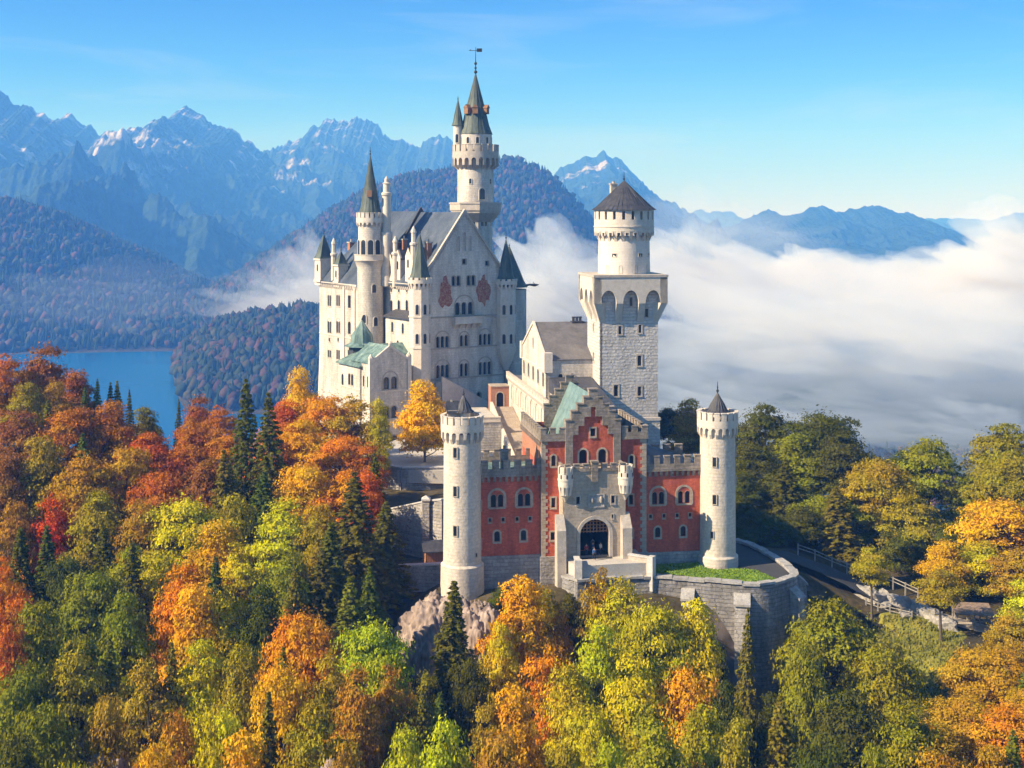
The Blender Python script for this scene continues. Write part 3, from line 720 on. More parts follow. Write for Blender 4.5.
CTRL = np.array(CTRL)
ROAD = [(752, 193, -2.4), (790, 193, -3.0), (822, 192.5, -4.6), (850, 191.5, -6.2), (880, 190, -8.0)]
PATH = [(880, 190, -8.0), (915, 187, -8.9), (950, 183, -9.3), (985, 180, -9.6), (1030, 177, -9.4), (1090, 175, -9.2)]
_RP = [(px2x(a, b), b, z) for a, b, z in ROAD + PATH[1:]]
def _flat(x, y, out):
    for (x0, y0, z0), (x1, y1, z1) in zip(_RP[:-1], _RP[1:]):
        dx, dy = x1 - x0, y1 - y0
        t = np.clip(((x - x0) * dx + (y - y0) * dy) / (dx * dx + dy * dy), 0, 1)
        d = np.hypot(x - x0 - t * dx, y - y0 - t * dy); w = np.clip(1.7 - d / 4.5, 0, 1)
        out = out * (1 - w) + (z0 + (z1 - z0) * t - .05) * w
    return out
def ground(x, y, rough=True):
    """height of the castle hill at x, y"""
    x = np.asarray(x, float); y = np.asarray(y, float); sh = np.broadcast(x, y).shape
    x = np.broadcast_to(x, sh).ravel(); y = np.broadcast_to(y, sh).ravel()
    out = np.empty(len(x))
    for i in range(0, len(x), 4000):
        dx = x[i:i + 4000, None] - CTRL[None, :, 0]; dy = y[i:i + 4000, None] - CTRL[None, :, 1]
        d2 = dx * dx + dy * dy + 6.0
        w = d2 ** -1.8
        out[i:i + 4000] = (w * CTRL[None, :, 2]).sum(1) / w.sum(1)
    if rough: out = out + 1.2 * fbm(x * .06, y * .06, 4)
    out = _flat(x, y, out)
    return out.reshape(sh)
def gz(x, y): return float(ground(np.array([x]), np.array([y]))[0])
xs = np.concatenate([np.linspace(-430, -150, 45), np.linspace(-147, 150, 190), np.linspace(153, 440, 45)])
ys = np.concatenate([np.linspace(60, 118, 15), np.linspace(120, 270, 110), np.linspace(273, 540, 60)])
TX, TY = np.meshgrid(xs, ys)
def terrain_mat():
    m = mat('leaf litter and grass', [(.03, .028, .014), (.065, .05, .022), (.10, .075, .03)], .12, 1.0, coord='World', fine=(1.4, .35), bump=.8, bscale=1.2)
    n, l = m.node_tree.nodes, m.node_tree.links
    b = n['Principled BSDF']; old = b.inputs['Base Color'].links[0].from_socket
    g = n.new('ShaderNodeNewGeometry'); sp = n.new('ShaderNodeSeparateXYZ'); l.new(g.outputs['Normal'], sp.inputs[0])
    cr = n.new('ShaderNodeValToRGB'); l.new(sp.outputs[2], cr.inputs[0]); e = cr.color_ramp.elements
    e[0].position = .60; e[0].color = (1, 1, 1, 1); e[1].position = .68; e[1].color = (0, 0, 0, 1)
    nz = n.new('ShaderNodeTexNoise'); nz.inputs['Scale'].default_value = .3; nz.inputs['Detail'].default_value = 9; l.new(g.outputs['Position'], nz.inputs[0])
    rr = n.new('ShaderNodeValToRGB'); l.new(nz.outputs[0], rr.inputs[0]); rr.color_ramp.elements[0].position = .3; rr.color_ramp.elements[0].color = (.05, .042, .035, 1); rr.color_ramp.elements[1].position = .7; rr.color_ramp.elements[1].color = (.24, .195, .165, 1)
    mx = n.new('ShaderNodeMix'); mx.data_type = 'RGBA'; l.new(cr.outputs[0], mx.inputs['Factor']); l.new(old, mx.inputs['A']); l.new(rr.outputs[0], mx.inputs['B'])
    # grass on the slope right of the bastion
    l.new(mx.outputs['Result'], b.inputs['Base Color'])
    return m
tag(sheet('hillside', TX, TY, ground(TX, TY), terrain_mat()), kind='structure')
# ================================================================== GATEHOUSE (frame GF)
def gu(px, v=0.0): return GF.u(px, v)
def gzz(py, u=0.0, v=0.0): return GF.z(py, u, v)
gate = thing('gatehouse', 'red brick gatehouse with stepped gable, battlements and pale stone porch round the arched gateway', 'gatehouse', GF.w(0, 0, 0), 9.5)
FN = Vector((0, -1, 0))   # front normal in castle frame
uL0, uL1 = gu(481), gu(541); uR0, uR1 = gu(645), gu(700)
zPlL, zWing = gzz(557, -12), gzz(474, -12)     # plinth top, wing cornice
zWingT = gzz(461, -12)
zC = gzz(438, -2); zCT = gzz(428, -2)
zB = -9.0
def wing(u0, u1, z0, zt, pairs, singles, holes_px, zrow, zpair, zsing):
    f = Face((0, 0, 0), X3, FN)
    for p in pairs: f.win(gu(p), zpair, .72, 1.75, 2, True, .28, True, .3)
    for p in singles: f.win(gu(p), zsing, .75, 1.45, 1, True, .2, False, .26)
    for p in holes_px: f.win(gu(p), zrow, .42, .5, 1, False, .2, False, .10, 'vent')
    mb = MB(); f.wall(mb, [(u0, z0), (u1, z0), (u1, zWing), (u0, zWing)])
    mb.add([(u0, 0, z0), (u0, 9, z0), (u0, 9, zWing), (u0, 0, zWing), (u1, 0, z0), (u1, 9, z0), (u1, 9, zWing), (u1, 0, zWing)], [(0, 1, 2, 3), (4, 5, 6, 7), (1, 5, 6, 2)])
    mb.build('wing_wall', M_red, gate); f.windows(gate, M_sand)
    # plinth, frieze, cornice and parapet
    pb = MB(); pb.box(u0, u1, -.22, 9.1, zB, z0 - .002); pb.panel((0, -.28, 0), X3, FN, [(u0, z0), (u1, z0), (u1, z0 + .25), (u0, z0 + .25)], (), .3)
    pb.build('plinth', M_wall, gate)
    cb = MB(); corbels_straight(cb, (u0, 0), (u1, 0), zWing - 1.05, zWing - .3, .38, .42, .3)
    cb.box(u0, u1, -.36, .02, zWing - .3, zWing + .12); cb.build('frieze', M_dkst, gate)
    pp = MB(); pp.box(u0, u1, -.30, .12, zWing + .12, zWing + .75)
    merlons_straight(pp, (u0, -.30), (u1, -.30), zWing + .75, zWingT, .95, .62, .42)
    pp.build('parapet', M_dkst, gate); pp = MB()
    pp.box(u0, u1, 8.5, 9, zWing, zWing + .9); merlons_straight(pp, (u0, 8.5), (u1, 8.5), zWing + .9, zWingT, 1.0, .7, .42)
    pp.build('parapet', M_dkst, gate)
zPlR = gzz(553, 12)
wing(uL0, uL1 + .3, zPlL, 0, [497, 524], [497, 523.5], [490, 503, 517, 530], gzz(521, -12), gzz(506.5, -12), gzz(541, -12))
wing(uR0 - .3, uR1, zPlR, 0, [658, 684], [657.6, 683], [650.5, 664, 677, 690], gzz(517, 12), gzz(503.5, 12), gzz(536.5, 12))
# roofs of the wings
rb = MB(); rb.box(uL0, uL1, .2, 8.4, zWing - .1, zWing + .1); rb.build('terrace_roof', M_copper, gate)
rb = MB(); rb.add([(uR0, .5, zWing + .3), (uR1, .5, zWing + .3), (uR1 - 2.5, 6.5, zWing + .8), (uR0, 6.5, zWing + 3.0), (uR0, 8.4, zWing + .3), (uR1, 8.4, zWing + .3)], [(0, 1, 2, 3), (3, 2, 5, 4), (1, 5, 2), (0, 3, 4)]); rb.build('roof', M_roofg, gate)
ch = MB(); c0 = gu(504, 3); ch.box(c0 - .5, c0 + .5, 2.2, 3.2, zWing, zWingT + .9); ch.box(c0 - .62, c0 + .62, 2.1, 3.3, zWingT + .9, zWingT + 1.15); ch.tube([(c0, 2.7, zWingT + 1.1), (c0, 2.7, zWingT + 1.7)], .2); ch.build('chimney', M_dkst, gate)

# central block
uC0, uC1 = uL1, uR0; DC = 15.0; vC = -.5
f = Face((0, vC, 0), X3, FN)
for p, t, h, w in ((553.5, 466, 1.5, .62), (553.3, 507.5, 1.35, .55), (552.7, 540, 1.1, .6), (631.5, 466, 1.5, .62), (631, 504.5, 1.35, .55), (630.8, 537, 1.1, .5)):
    f.win(gu(p, vC), gzz(t, gu(p), vC), w, h, 1, h > 1.4, .2, False, .22)
gl, gr = gu(565, vC), gu(621.5, vC)
zG0 = gzz(465, 0, -.5)
au = gu(594.8, -4.2); aw = gu(609.5, -4.2) - gu(580, -4.2); zg = gzz(557, 0, -4.2); ah = gzz(519, 0, -4.2) - zg
f.holes.append(arch_poly(au, zg, aw + .02, ah + .01, True, 16))
mb = MB(); f.wall(mb, [(uC0, zB), (uC1, zB), (uC1, zC), (gr, zC), (gr, zG0), (gl, zG0), (gl, zC), (uC0, zC)])
mb.add([(uC0, vC, zB), (uC0, DC, zB), (uC0, DC, zC), (uC0, vC, zC)], [(0, 1, 2, 3)])
mb.add([(uC1, vC, zB), (uC1, DC, zB), (uC1, DC, zC), (uC1, vC, zC)], [(0, 1, 2, 3)])
mb.add([(uC0, DC, zB), (uC1, DC, zB), (uC1, DC, zC), (uC0, DC, zC)], [(0, 1, 2, 3)])
mb.build('central_wall', M_red, gate); f.windows(gate, M_sand)
side = MB(); side.panel((uC0 - .03, 0, 0), Y3, Vector((-1, 0, 0)), [(.5, zWing + 1.2), (DC, zWing + 1.2), (DC, zC - 1.2), (.5, zC - 1.2)], (), .05); side.build('side_wall', M_redw, gate)  # sunlit orange of this left face is put into the brick colour
for a, b_ in ((uC0, gl), (gr, uC1)):
    cb = MB()
    cb.box(a - (.25 if a == uC0 else 0), b_ + (.25 if b_ == uC1 else 0), vC - .3, vC + .01, zC - .25, zC + .15)
    cb.box(a - (.2 if a == uC0 else 0), b_ + (.2 if b_ == uC1 else 0), vC - .25, vC + .2, zC + .15, zC + .75)
    merlons_straight(cb, (a - (.2 if a == uC0 else 0), vC - .25), (b_ + (.2 if b_ == uC1 else 0), vC - .25), zC + .75, zCT + .1, .8, .55, .42)
    cb.build('parapet', M_dkst, gate)
for u_, sx in ((uC0, -1), (uC1, 1)):
    x0, x1 = (u_ - .25, u_ + .2) if sx < 0 else (u_ - .2, u_ + .25); cb = MB()
    cb.box(x0, x1, vC + .2, DC, zC - .25, zC + .75)
    a, b_ = ((x0, DC), (x0, vC + .2)) if sx < 0 else ((x1, vC + .2), (x1, DC))
    merlons_straight(cb, a, b_, zC + .75, zCT + .1, .95, .6, .42)
    corbels_straight(cb, a, b_, zC - 1.0, zC - .25, .35, .4, .12)
    cb.build('parapet', M_dkst, gate)
# quoins at the corners of the central block
qb = MB()
for u_, sx in ((uC0, -1), (uC1, 1)):
    z = zPlL; i = 0
    while z < zC - .5:
        w = .85 if i % 2 else .55
        a, b_ = (u_ - .06, u_ + w) if sx < 0 else (u_ - w, u_ + .06)
        qb.box(a, b_, vC - .07, vC + (.6 if i % 2 else .9), z + .015, z + .48); z += .5; i += 1
    qb.build('quoins', M_sand, gate); qb = MB()
pl = MB(); pl.box(uC0 - .25, uC1 + .25, vC - .25, DC + .1, zB, zPlL); pl.build('plinth', M_wall, gate)
# stepped gables front and back, copper roof between
gc = gu(593.3, vC - .35); ppm = FOC / GF.Y(0, -.5)
steps = [(28.3, 420), (22.5, 411), (16.2, 404), (9.8, 397), (4.4, 389.5)]
def step_outline(cx, z_bot, dz=0):
    L = [(cx - steps[0][0] / ppm, z_bot)]
    for i, (hw, y) in enumerate(steps):
        L.append((cx - hw / ppm, gzz(y, 0, -.5) + dz))
        if i + 1 < len(steps): L.append((cx - steps[i + 1][0] / ppm, gzz(y, 0, -.5) + dz))
    R_ = [(2 * cx - x, z) for x, z in reversed(L)]
    return L + R_
zG0 = gzz(465, 0, -.5)
red = [(20.8, 434), (15.2, 425), (9.2, 416), (2.4, 406.5)]
Lr = [(gc - 20.8 / ppm, zG0 + .05)]
for i, (hw, y) in enumerate(red):
    Lr.append((gc - hw / ppm, gzz(y, 0, -.5)))
    if i + 1 < len(red): Lr.append((gc - red[i + 1][0] / ppm, gzz(y, 0, -.5)))
Lr = Lr + [(2 * gc - x, z) for x, z in reversed(Lr)]
go = step_outline(gc, zG0)
mb = MB(); mb.panel((0, vC - .42, 0), X3, FN, go, [Lr], .42); 
mb.panel((0, vC + .55, 0), X3, -FN, go, (), .55)
for i, (hw, y) in enumerate(steps):
    z = gzz(y, 0, -.5); inner = steps[i + 1][0] if i + 1 < len(steps) else -steps[i][0]
    for sg in ((-1, 1) if i + 1 < len(steps) else (1,)):
        a, b_ = sorted((gc + sg * hw / ppm, gc + sg * inner / ppm)); mb.box(a - .08, b_ + .08, vC - .52, vC + .62, z, z + .2)
for i, (hw, y) in enumerate(red[:-1]):        # little stone pendants between the red steps
    for sg in (-1, 1):
        x = gc + sg * (hw + red[i + 1][0]) / 2 / ppm; 
mb.build('stepped_gable', M_dkst, gate)
f = Face((0, vC - .1, 0), X3, FN)
f.win(gu(583, vC), gzz(465, 0, vC) + .3, 1.15, 1.95, 1, True, .2, False, .24); f.win(gu(602, vC), gzz(465, 0, vC) + .3, 1.15, 1.95, 1, True, .2, False, .24)
f.win(gu(592.7, vC), gzz(436, 0, vC), .7, 1.1, 1, False, .2, False, .2)
mb = MB(); f.wall(mb, Lr, .3); mb.build('gable_panel', M_red, gate); f.windows(gate, M_sand)
mb = MB(); mb.panel((0, DC + .4, 0), X3, -FN, go, (), .5, True)
for i, (hw, y) in enumerate(steps):
    z = gzz(y, 0, -.5); inner = steps[i + 1][0] if i + 1 < len(steps) else -steps[i][0]
    for sg in ((-1, 1) if i + 1 < len(steps) else (1,)):
        a, b_ = sorted((gc + sg * hw / ppm, gc + sg * inner / ppm)); mb.box(a - .08, b_ + .08, DC - .2, DC + .5, z, z + .2)
mb.build('stepped_gable', M_dkst, gate)
mb = MB(); w = 24.5 / ppm; gable_roof(mb, gc - w, gc + w, vC + .6, DC - .15, zG0 + 2.0, gzz(395, 0, -.5), 'y', 0.0, .2)
rf = mb.build('roof', M_teal, gate)
# porch with gateway
vP = -4.2
pu0, pu1 = gu(564.5, vP), gu(625.5, vP); zPt = gzz(471, 0, vP); zg = gzz(557, 0, vP)
au = gu(594.8, vP); aw = gu(609.5, vP) - gu(580, vP); ah = gzz(519, 0, vP) - zg
f = Face((0, vP, 0), X3, FN)
arch = arch_poly(au, zg + .02, aw, ah, True, 16); f.holes.append(arch)
f.win(gu(578, vP), gzz(503.5, 0, vP), .5, 1.05, 1, False, .2, False, .12); f.win(gu(613, vP), gzz(503.5, 0, vP), .5, 1.05, 1, False, .2, False, .12); f.win(gu(612.5, vP), gzz(518.5, 0, vP), .26, .5, 1, False, .2, False, .08, 'vent')
mb = MB(); f.wall(mb, [(pu0, zg - 5), (pu1, zg - 5), (pu1, zPt), (pu0, zPt)], 1.1)
for u_ in (pu0, pu1): mb.add([(u_, vP, zg - 5), (u_, vC, zg - 5), (u_, vC, zPt), (u_, vP, zPt)], [(0, 1, 2, 3)])
mb.add([(pu0, vP, zPt), (pu1, vP, zPt), (pu1, vC, zPt), (pu0, vC, zPt)], [(0, 1, 2, 3)])
porch = mb.build('porch', M_sand, gate); f.windows(gate, M_trim)
mb = MB(); mb.panel((0, vP - .14, 0), X3, FN, arch_poly(au, zg + .02, aw + .9, ah + .45, True, 16), [arch], .2); mb.build('arch_surround', M_trim, porch)
# gateway passage: side walls, vault, dark inner end, half raised portcullis
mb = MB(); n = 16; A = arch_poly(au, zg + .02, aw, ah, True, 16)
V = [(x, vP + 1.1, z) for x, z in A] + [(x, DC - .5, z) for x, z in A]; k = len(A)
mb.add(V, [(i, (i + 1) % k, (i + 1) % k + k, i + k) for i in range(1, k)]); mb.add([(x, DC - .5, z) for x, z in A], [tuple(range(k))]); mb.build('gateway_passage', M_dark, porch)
pc = MB(); zi = zg + ah * .62
for i in range(9):
    x = au - aw / 2 + aw * (i + .5) / 9; zt = zg + ah - aw / 2 + math.sqrt(max(.01, (aw / 2) ** 2 - (x - au) ** 2)); pc.box(x - .06, x + .06, vP + .75, vP + .9, zi, zt)
for z in np.arange(zi + .15, zg + ah - .2, .45):
    hw = math.sqrt(max(.05, (aw / 2) ** 2 - max(0, z - (zg + ah - aw / 2)) ** 2)); pc.box(au - hw, au + hw, vP + .78, vP + .87, z - .06, z + .06)
pc.build('portcullis', M_wood, porch)
# carved panel above the arch
rl = MB(); ru, rz = gu(596.5, vP), gzz(506.5, 0, vP); rl.panel((0, vP - .10, 0), X3, FN, [(ru - 1.15, rz - .1), (ru + 1.15, rz - .1), (ru + 1.15, rz + 1.75), (ru - 1.15, rz + 1.75)], [[(ru - .98, rz + .06), (ru + .98, rz + .06), (ru + .98, rz + 1.6), (ru - .98, rz + 1.6)]], .14)
rl.panel((0, vP - .02, 0), X3, FN, [(ru - .98, rz + .06), (ru + .98, rz + .06), (ru + .98, rz + 1.6), (ru - .98, rz + 1.6)], (), .05)
rl.panel((0, vP - .12, 0), X3, FN, [(ru - .35, rz + .75), (ru, rz + .3), (ru + .35, rz + .75), (ru + .35, rz + 1.25), (ru - .35, rz + 1.25)], (), .12)
for sg in (-1, 1): rl.ball((ru + sg * .62, vP - .05, rz + .95), .26, 8, 5, 1.9)
rl.build('relief', M_relief, porch)
# porch parapet and the two corner bartizans
pp = MB(); pp.box(pu0, pu1, vP - .15, vP + .3, zPt, zPt + .35); merlons_straight(pp, (pu0, vP - .15), (pu1, vP - .15), zPt + .35, zPt + .95, .85, .5, .42)
cu = gu(594.5, vP); pp.box(cu - .45, cu + .45, vP - .3, vP + .5, zPt - 1.4, zPt + 1.25); pp.box(cu - .55, cu + .55, vP - .4, vP + .6, zPt + 1.25, zPt + 1.45)
for u_ in (pu0, pu1): pp.box(u_ - .15, u_ + .15, vP + .3, vC - .3, zPt, zPt + .8)
pp.build('parapet', M_dkst, porch)
for px in (565.5, 625.5):
    u_ = gu(px, vP); t = MB(); zb = gzz(494, 0, vP); zt = gzz(466, 0, vP); h = zt - zb
    t.lathe([(.12, zb - .9), (.35, zb - .35), (.72, zb), (.80, zb + .05)], 20, u_, vP)
    for i in range(10):
        a = i * 2 * math.pi / 10; t.arc_block(.75, 1.02, a + .12, a + .5, zb + .05, zb + h * .32, u_, vP, 2, r1b=.82)
    t.lathe([(.78, zb + .05), (.78, zb + h * .32), (1.03, zb + h * .32), (1.03, zb + h * .78), (.8, zb + h * .78)], 20, u_, vP)
    t.lathe([(1.10, zb + h * .54), (1.10, zb + h * .6)], 20, u_, vP)
    for i in range(7):
        a = i * 2 * math.pi / 7; t.arc_block(.78, 1.05, a + .12, a + .74, zb + h * .78, zt + .12, u_, vP, 2)
    o = t.build('bartizan', M_white, gate)
    sl = MB()
    for a in (-2.4, -1.57, -.7): 
        c, s_ = math.cos(a), math.sin(a); sl.panel((u_ + c * 1.06, vP + s_ * 1.06, 0), Vector((-s_, c, 0)), Vector((c, s_, 0)), [(-.09, zb + h * .62), (.09, zb + h * .62), (.09, zb + h * .76), (-.09, zb + h * .76)], (), .1)
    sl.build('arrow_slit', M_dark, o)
# sloping buttresses of the porch
for px0, px1 in ((557, 566), (622.5, 632)):
    u0, u1 = gu(px0, vP - 1.2), gu(px1, vP - 1.2); z1 = gzz(527, 0, vP)
    b_ = MB(); b_.add([(u0, vP - 1.6, zg - 5), (u1, vP - 1.6, zg - 5), (u1, vP - 1.3, z1), (u0, vP - 1.3, z1), (u0, vP + .3, zg - 5), (u1, vP + .3, zg - 5), (u1, vP + .3, z1 + 1.9), (u0, vP + .3, z1 + 1.9)],
                      [(0, 1, 2, 3), (3, 2, 6, 7), (0, 3, 7, 4), (1, 5, 6, 2), (4, 7, 6, 5)])
    b_.build('buttress', M_trim, gate)

# ================================================================== ROUND GATE TOWERS
def gate_tower(px, py_ring, label, u_, v_):
    o = thing('round_tower', label, 'tower', GF.w(u_, v_, 0), 9.5, 'round battlemented towers of the gatehouse')
    return o
uT = gu(462.3, -.3); zr = gzz(563, uT); zt = gzz(415, uT); zb = -14
rs = 19.0 * GF.Y(uT, 0) / FOC
tl = gate_tower(462, 562, 'round stone tower left of the red gatehouse, with a dark hut on its battlements', uT, -.3)
def shaft(parent, r, zr, ztop, zb):
    mb = MB(); mb.lathe([(r * 1.0, zr + .25), (r * .985, (zr + ztop) / 2), (r * .97, ztop)], 48, cap=False); mb.build('shaft', M_roughr, parent)
    mb = MB(); mb.lathe([(r * 1.20, zb), (r * 1.13, zr - .12), (r * 1.13, zr), (r * 1.0, zr + .28)], 48, cap=False); mb.build('base', M_roughr, parent)
shaft(tl, rs, zr, zt - 2.3, zb)
zc0, zc1 = gzz(438, uT), gzz(428, uT)
crown_l = round_crown(tl, rs * .965, zc0 - .2, zc1 - .1, zt, .42, 18, M_white)
for (px, py) in ((453.5, 449), (453, 487), (452.3, 526)):
    cyl_window(tl, -math.pi / 2 - .50, gzz(py + 5, uT), .5, 1.35, rs, M_trim, False, .1)
for py in (468, 505, 543): cyl_window(tl, -.25, gzz(py + 5, uT), .5, 1.35, rs, M_trim, False, .1)
cyl_window(tl, -.9, gzz(553, uT), .3, .5, rs, M_trim, False, .06)
t = MB(); t.lathe([(.9, zt - 1.6), (.9, gzz(417, uT) + .7)], 16, .3, 1.0); o = t.build('stair_turret', M_white, tl)
cone_roof(o, 1.5, gzz(417, uT) + .6, gzz(396, uT), M_slate, 14, .3, 1.0, fin=.9)
t = MB(); t.box(-2.0, -.4, .2, 1.8, zt - 1.6, zt + .7); t.box(-1.55, -1.25, .9, 1.2, zt + .7, zt + 2.0); o = t.build('hut', M_sand, tl)
t = MB(); gable_roof(t, -2.0, -.4, .2, 1.8, zt + .6, zt + 1.9, 'x', .15, .12); t.build('roof', M_slate, o)
uT2 = gu(717.6, -.3); zr2 = gzz(554, uT2); zt2 = gzz(411, uT2); rs2 = 17.9 * GF.Y(uT2, 0) / FOC
tr = gate_tower(717, 553, 'round stone tower right of the red gatehouse, beside the lawn, under a grey cone roof', uT2, -.3)
shaft(tr, rs2, zr2, zt2 - 2.2, zb)
round_crown(tr, rs2 * .965, gzz(433, uT2) - .2, gzz(424, uT2) - .1, zt2, .42, 18, M_white)
for py in (459, 496): cyl_window(tr, -math.pi / 2 - .49, gzz(py + 4, uT2), .5, 1.3, rs2, M_trim, False, .1)
for py in (450, 480): cyl_window(tr, -.35, gzz(py + 5, uT2), .5, 1.35, rs2, M_trim, False, .1)
cyl_window(tr, -math.pi / 2 - .62, gzz(534, uT2), .4, 1.0, rs2, M_trim, False, .06)
t = MB(); t.lathe([(1.45, zt2 - 1.6), (1.45, gzz(411, uT2) + .15)], 20); o = t.build('lantern', M_white, tr); cone_roof(o, 1.75, gzz(411.5, uT2), gzz(392.5, uT2), M_slate, 18, fin=1.6)

# ================================================================== SQUARE TOWER
vS = 56.0
su0, su1 = gu(600, vS), gu(658, vS); wS = su1 - su0; cxS = (su0 + su1) / 2
ds = 10.4; cyS = vS + ds / 2
sq = thing('square_tower', 'massive square white stone tower carrying a round battlemented top under a dark cone roof', 'tower', GF.w(cxS, cyS, 0), 9.5)
zs = lambda py: GF.z(py, cxS, vS)
hx, hy = wS / 2, ds / 2
f = Face((0, -hy, 0), X3, FN)
LX = lambda px: gu(px, vS) - cxS
for px, py, w, h in ((620, 334, .6, 1.5), (640, 333, .55, 1.5), (639.5, 366, .75, 1.9), (616, 396, .8, 2.1), (639.5, 396, .65, 1.7)): f.win(LX(px), zs(py), w, h, 1, False, .2, False, .28)
g = Face((-hx, 0, 0), -Y3, Vector((-1, 0, 0)))
for c, py, w, h in ((0, 364, .7, 1.7), (.0, 333, .55, 1.4), (0, 395, .7, 1.7)): g.win(c, zs(py), w, h, 1, False, .2, False, .25)
ztop, zcor, zar = zs(277), zs(318), zs(291)
mb = MB(); f.wall(mb, [(-hx, zs(418)), (hx, zs(418)), (hx, ztop - .3), (-hx, ztop - .3)]); g.wall(mb, [(-hy, zs(418)), (hy, zs(418)), (hy, ztop - .3), (-hy, ztop - .3)])
mb.add([(hx, -hy, zs(418)), (hx, hy, zs(418)), (hx, hy, ztop - .3), (hx, -hy, ztop - .3), (-hx, hy, zs(418)), (-hx, hy, ztop - .3)], [(0, 1, 2, 3), (1, 4, 5, 2)])
mb.build('shaft', M_rough, sq); f.windows(sq, M_trim); g.windows(sq, M_trim)
mb = MB(); mb.box(-hx - .55, hx + .55, -hy - .55, hy + .55, -6, zs(421), .28, .28); mb.build('base', M_rough, sq)
mb = MB(); mb.box(-hx - .4, hx + .4, -hy - .4, hy + .4, zs(421) + .004, zs(418)); mb.build('string_course', M_white, sq)
# corbelled head: flat wall over pointed arches on tapering piers
ov = 1.45
mb = MB()
for nrm, U, half, back in ((Vector((0, -1, 0)), X3, hx, hy), (Vector((-1, 0, 0)), -Y3, hy, hx), (Vector((1, 0, 0)), Y3, hy, hx), (Vector((0, 1, 0)), -X3, hx, hy)):
    P = nrm * (back + ov); W = half + ov
    n = 3; pier = 1.25; aw_ = (2 * W - pier * (n + 1)) / n
    zsp = zs(303)
    out = [(-W, ztop), (-W, zsp)]
    for i in range(n):
        x0 = -W + pier + i * (aw_ + pier)
        out += [(x0, zsp)]
        for q in range(1, 12):
            t_ = math.pi * (1 - q / 12); out.append((x0 + aw_ / 2 + aw_ / 2 * math.cos(t_), zsp + (zar - zsp + .2) * math.sin(t_)))
        out += [(x0 + aw_, zsp)]
    out += [(W, zsp), (W, ztop)]
    mb.panel(P, U, nrm, out, (), ov * .98)
    for i in range(n + 1):
        x0 = -W + i * (aw_ + pier); x1 = x0 + pier
        if i == 0: x0b, x1b = -half + .0, -half + pier * .8
        elif i == n: x0b, x1b = half - pier * .8, half
        else: x0b, x1b = x0, x1
        A = P + Vector((0, 0, 0)); B = nrm * (back + .02)
        V = [B + U * x0b + Vector((0, 0, zcor - .8)), B + U * x1b + Vector((0, 0, zcor - .8)), A + U * x1 + Vector((0, 0, zsp + .1)), A + U * x0 + Vector((0, 0, zsp + .1)), B + U * x0b + Vector((0, 0, zsp + .1)), B + U * x1b + Vector((0, 0, zsp + .1))]
        mb.add(V, [(0, 1, 2, 3), (0, 3, 4), (1, 5, 2), (3, 2, 5, 4)])
head = mb.build('corbelled_head', M_white, sq)
f = Face((0, -hy - .03, 0), X3, FN); f.win(LX(631), zs(306), .5, 1.6, 1, False, .2, False, .12); f.win(LX(646.5), zs(317), .55, 1.5, 1, False, .2, False, .12); mb = MB(); f.windows(sq, M_trim, None, -.05)
mb = MB(); W = hx + ov; D_ = hy + ov; mb.box(-W - .12, W + .12, -D_ - .12, D_ + .12, ztop + .003, ztop + .45); mb.build('platform', M_trim, sq)
# round upper part
cR = LX(623.5) * .6
YR = GF.Y(cxS, cyS); zq = lambda py: py2z(py, YR); rr = 25.5 * YR / FOC
cR = gu(624, cyS) - cxS
mb = MB(); mb.lathe([(rr * 1.02, ztop + .4), (rr, zq(243)), (rr * .985, zq(236))], 56, cR, 0, cap=False); drum = mb.build('drum', masonry('drum limestone', (.68, .60, .51), (.74, .66, .57), (.6, .53, .46), 1.2, .5, 'wall', vary=.05, stain=.14, bump=.3, msize=.015), sq)
for a in (-2.5, -1.95, -1.35, -.75): cyl_window(drum, a, zq(272), .55, 1.35, rr * 1.005, M_trim, True, .1, cx=cR)
for a in (-2.2, -1.15, -.6): cyl_window(drum, a, zq(256), .8, .55, rr, M_trim, False, .1, cx=cR)
mb = MB(); ro = 29.8 * YR / FOC; z0, z1, z2, z3 = zq(241), zq(231), zq(227), zq(210)
nn = 22
for i in range(nn):
    a = i * 2 * math.pi / nn; st = 2 * math.pi / nn
    mb.arc_block(rr * .98, ro, a + st * .3, a + st * .7, z0, z1, cR, 0, 2, r1b=rr)
    mb.arc_block(rr * .98, ro, a - st * .3, a + st * .3, z1 - .15 * (z1 - z0), z1 + .1, cR, 0, 3)
    for q in (-1, 1):
        aa, bb = sorted((a + q * st * .3, a + q * st * .17)); mb.arc_block(rr * .98, ro, aa, bb, z1 - .45 * (z1 - z0), z1, cR, 0, 1)
mb.lathe([(ro - .5, z1), (ro + .02, z1), (ro + .02, z2), (ro + .14, z2), (ro + .14, z2 + .2), (ro, z2 + .2), (ro, zq(219.5)), (ro - .5, zq(219.5))], 56, cR, 0, cap=False)
mb.lathe([(ro - .5, zq(211.5)), (ro, zq(211.5)), (ro, z3), (ro - .5, z3)], 56, cR, 0, cap=False)
nm = 20
for i in range(nm):
    a = i * 2 * math.pi / nm + .05; st = 2 * math.pi / nm; mb.arc_block(ro - .5, ro, a + st * .16, a + st * .84, zq(219.5), zq(211.5), cR, 0, 3)
mb.lathe([(rr * .8, z1 + .3), (rr * .8, z3)], 32, cR, 0)
crown = mb.build('crown', M_white, drum)
rf = cone_roof(sq, ro + .45, z3, zq(180.5), M_slate, 40, cR, 0, .04, fin=1.6)
mb = MB(); cu_ = gu(616, cyS - 1) - cxS; mb.box(cu_ - .6, cu_ + .6, .4, 1.6, zq(200), zq(184.5)); mb.box(cu_ - .75, cu_ + .75, .25, 1.75, zq(184.5), zq(183.3)); mb.tube([(cu_, 1, zq(183.4)), (cu_, 1, zq(181.5))], .3); mb.build('chimney', M_trim, sq)

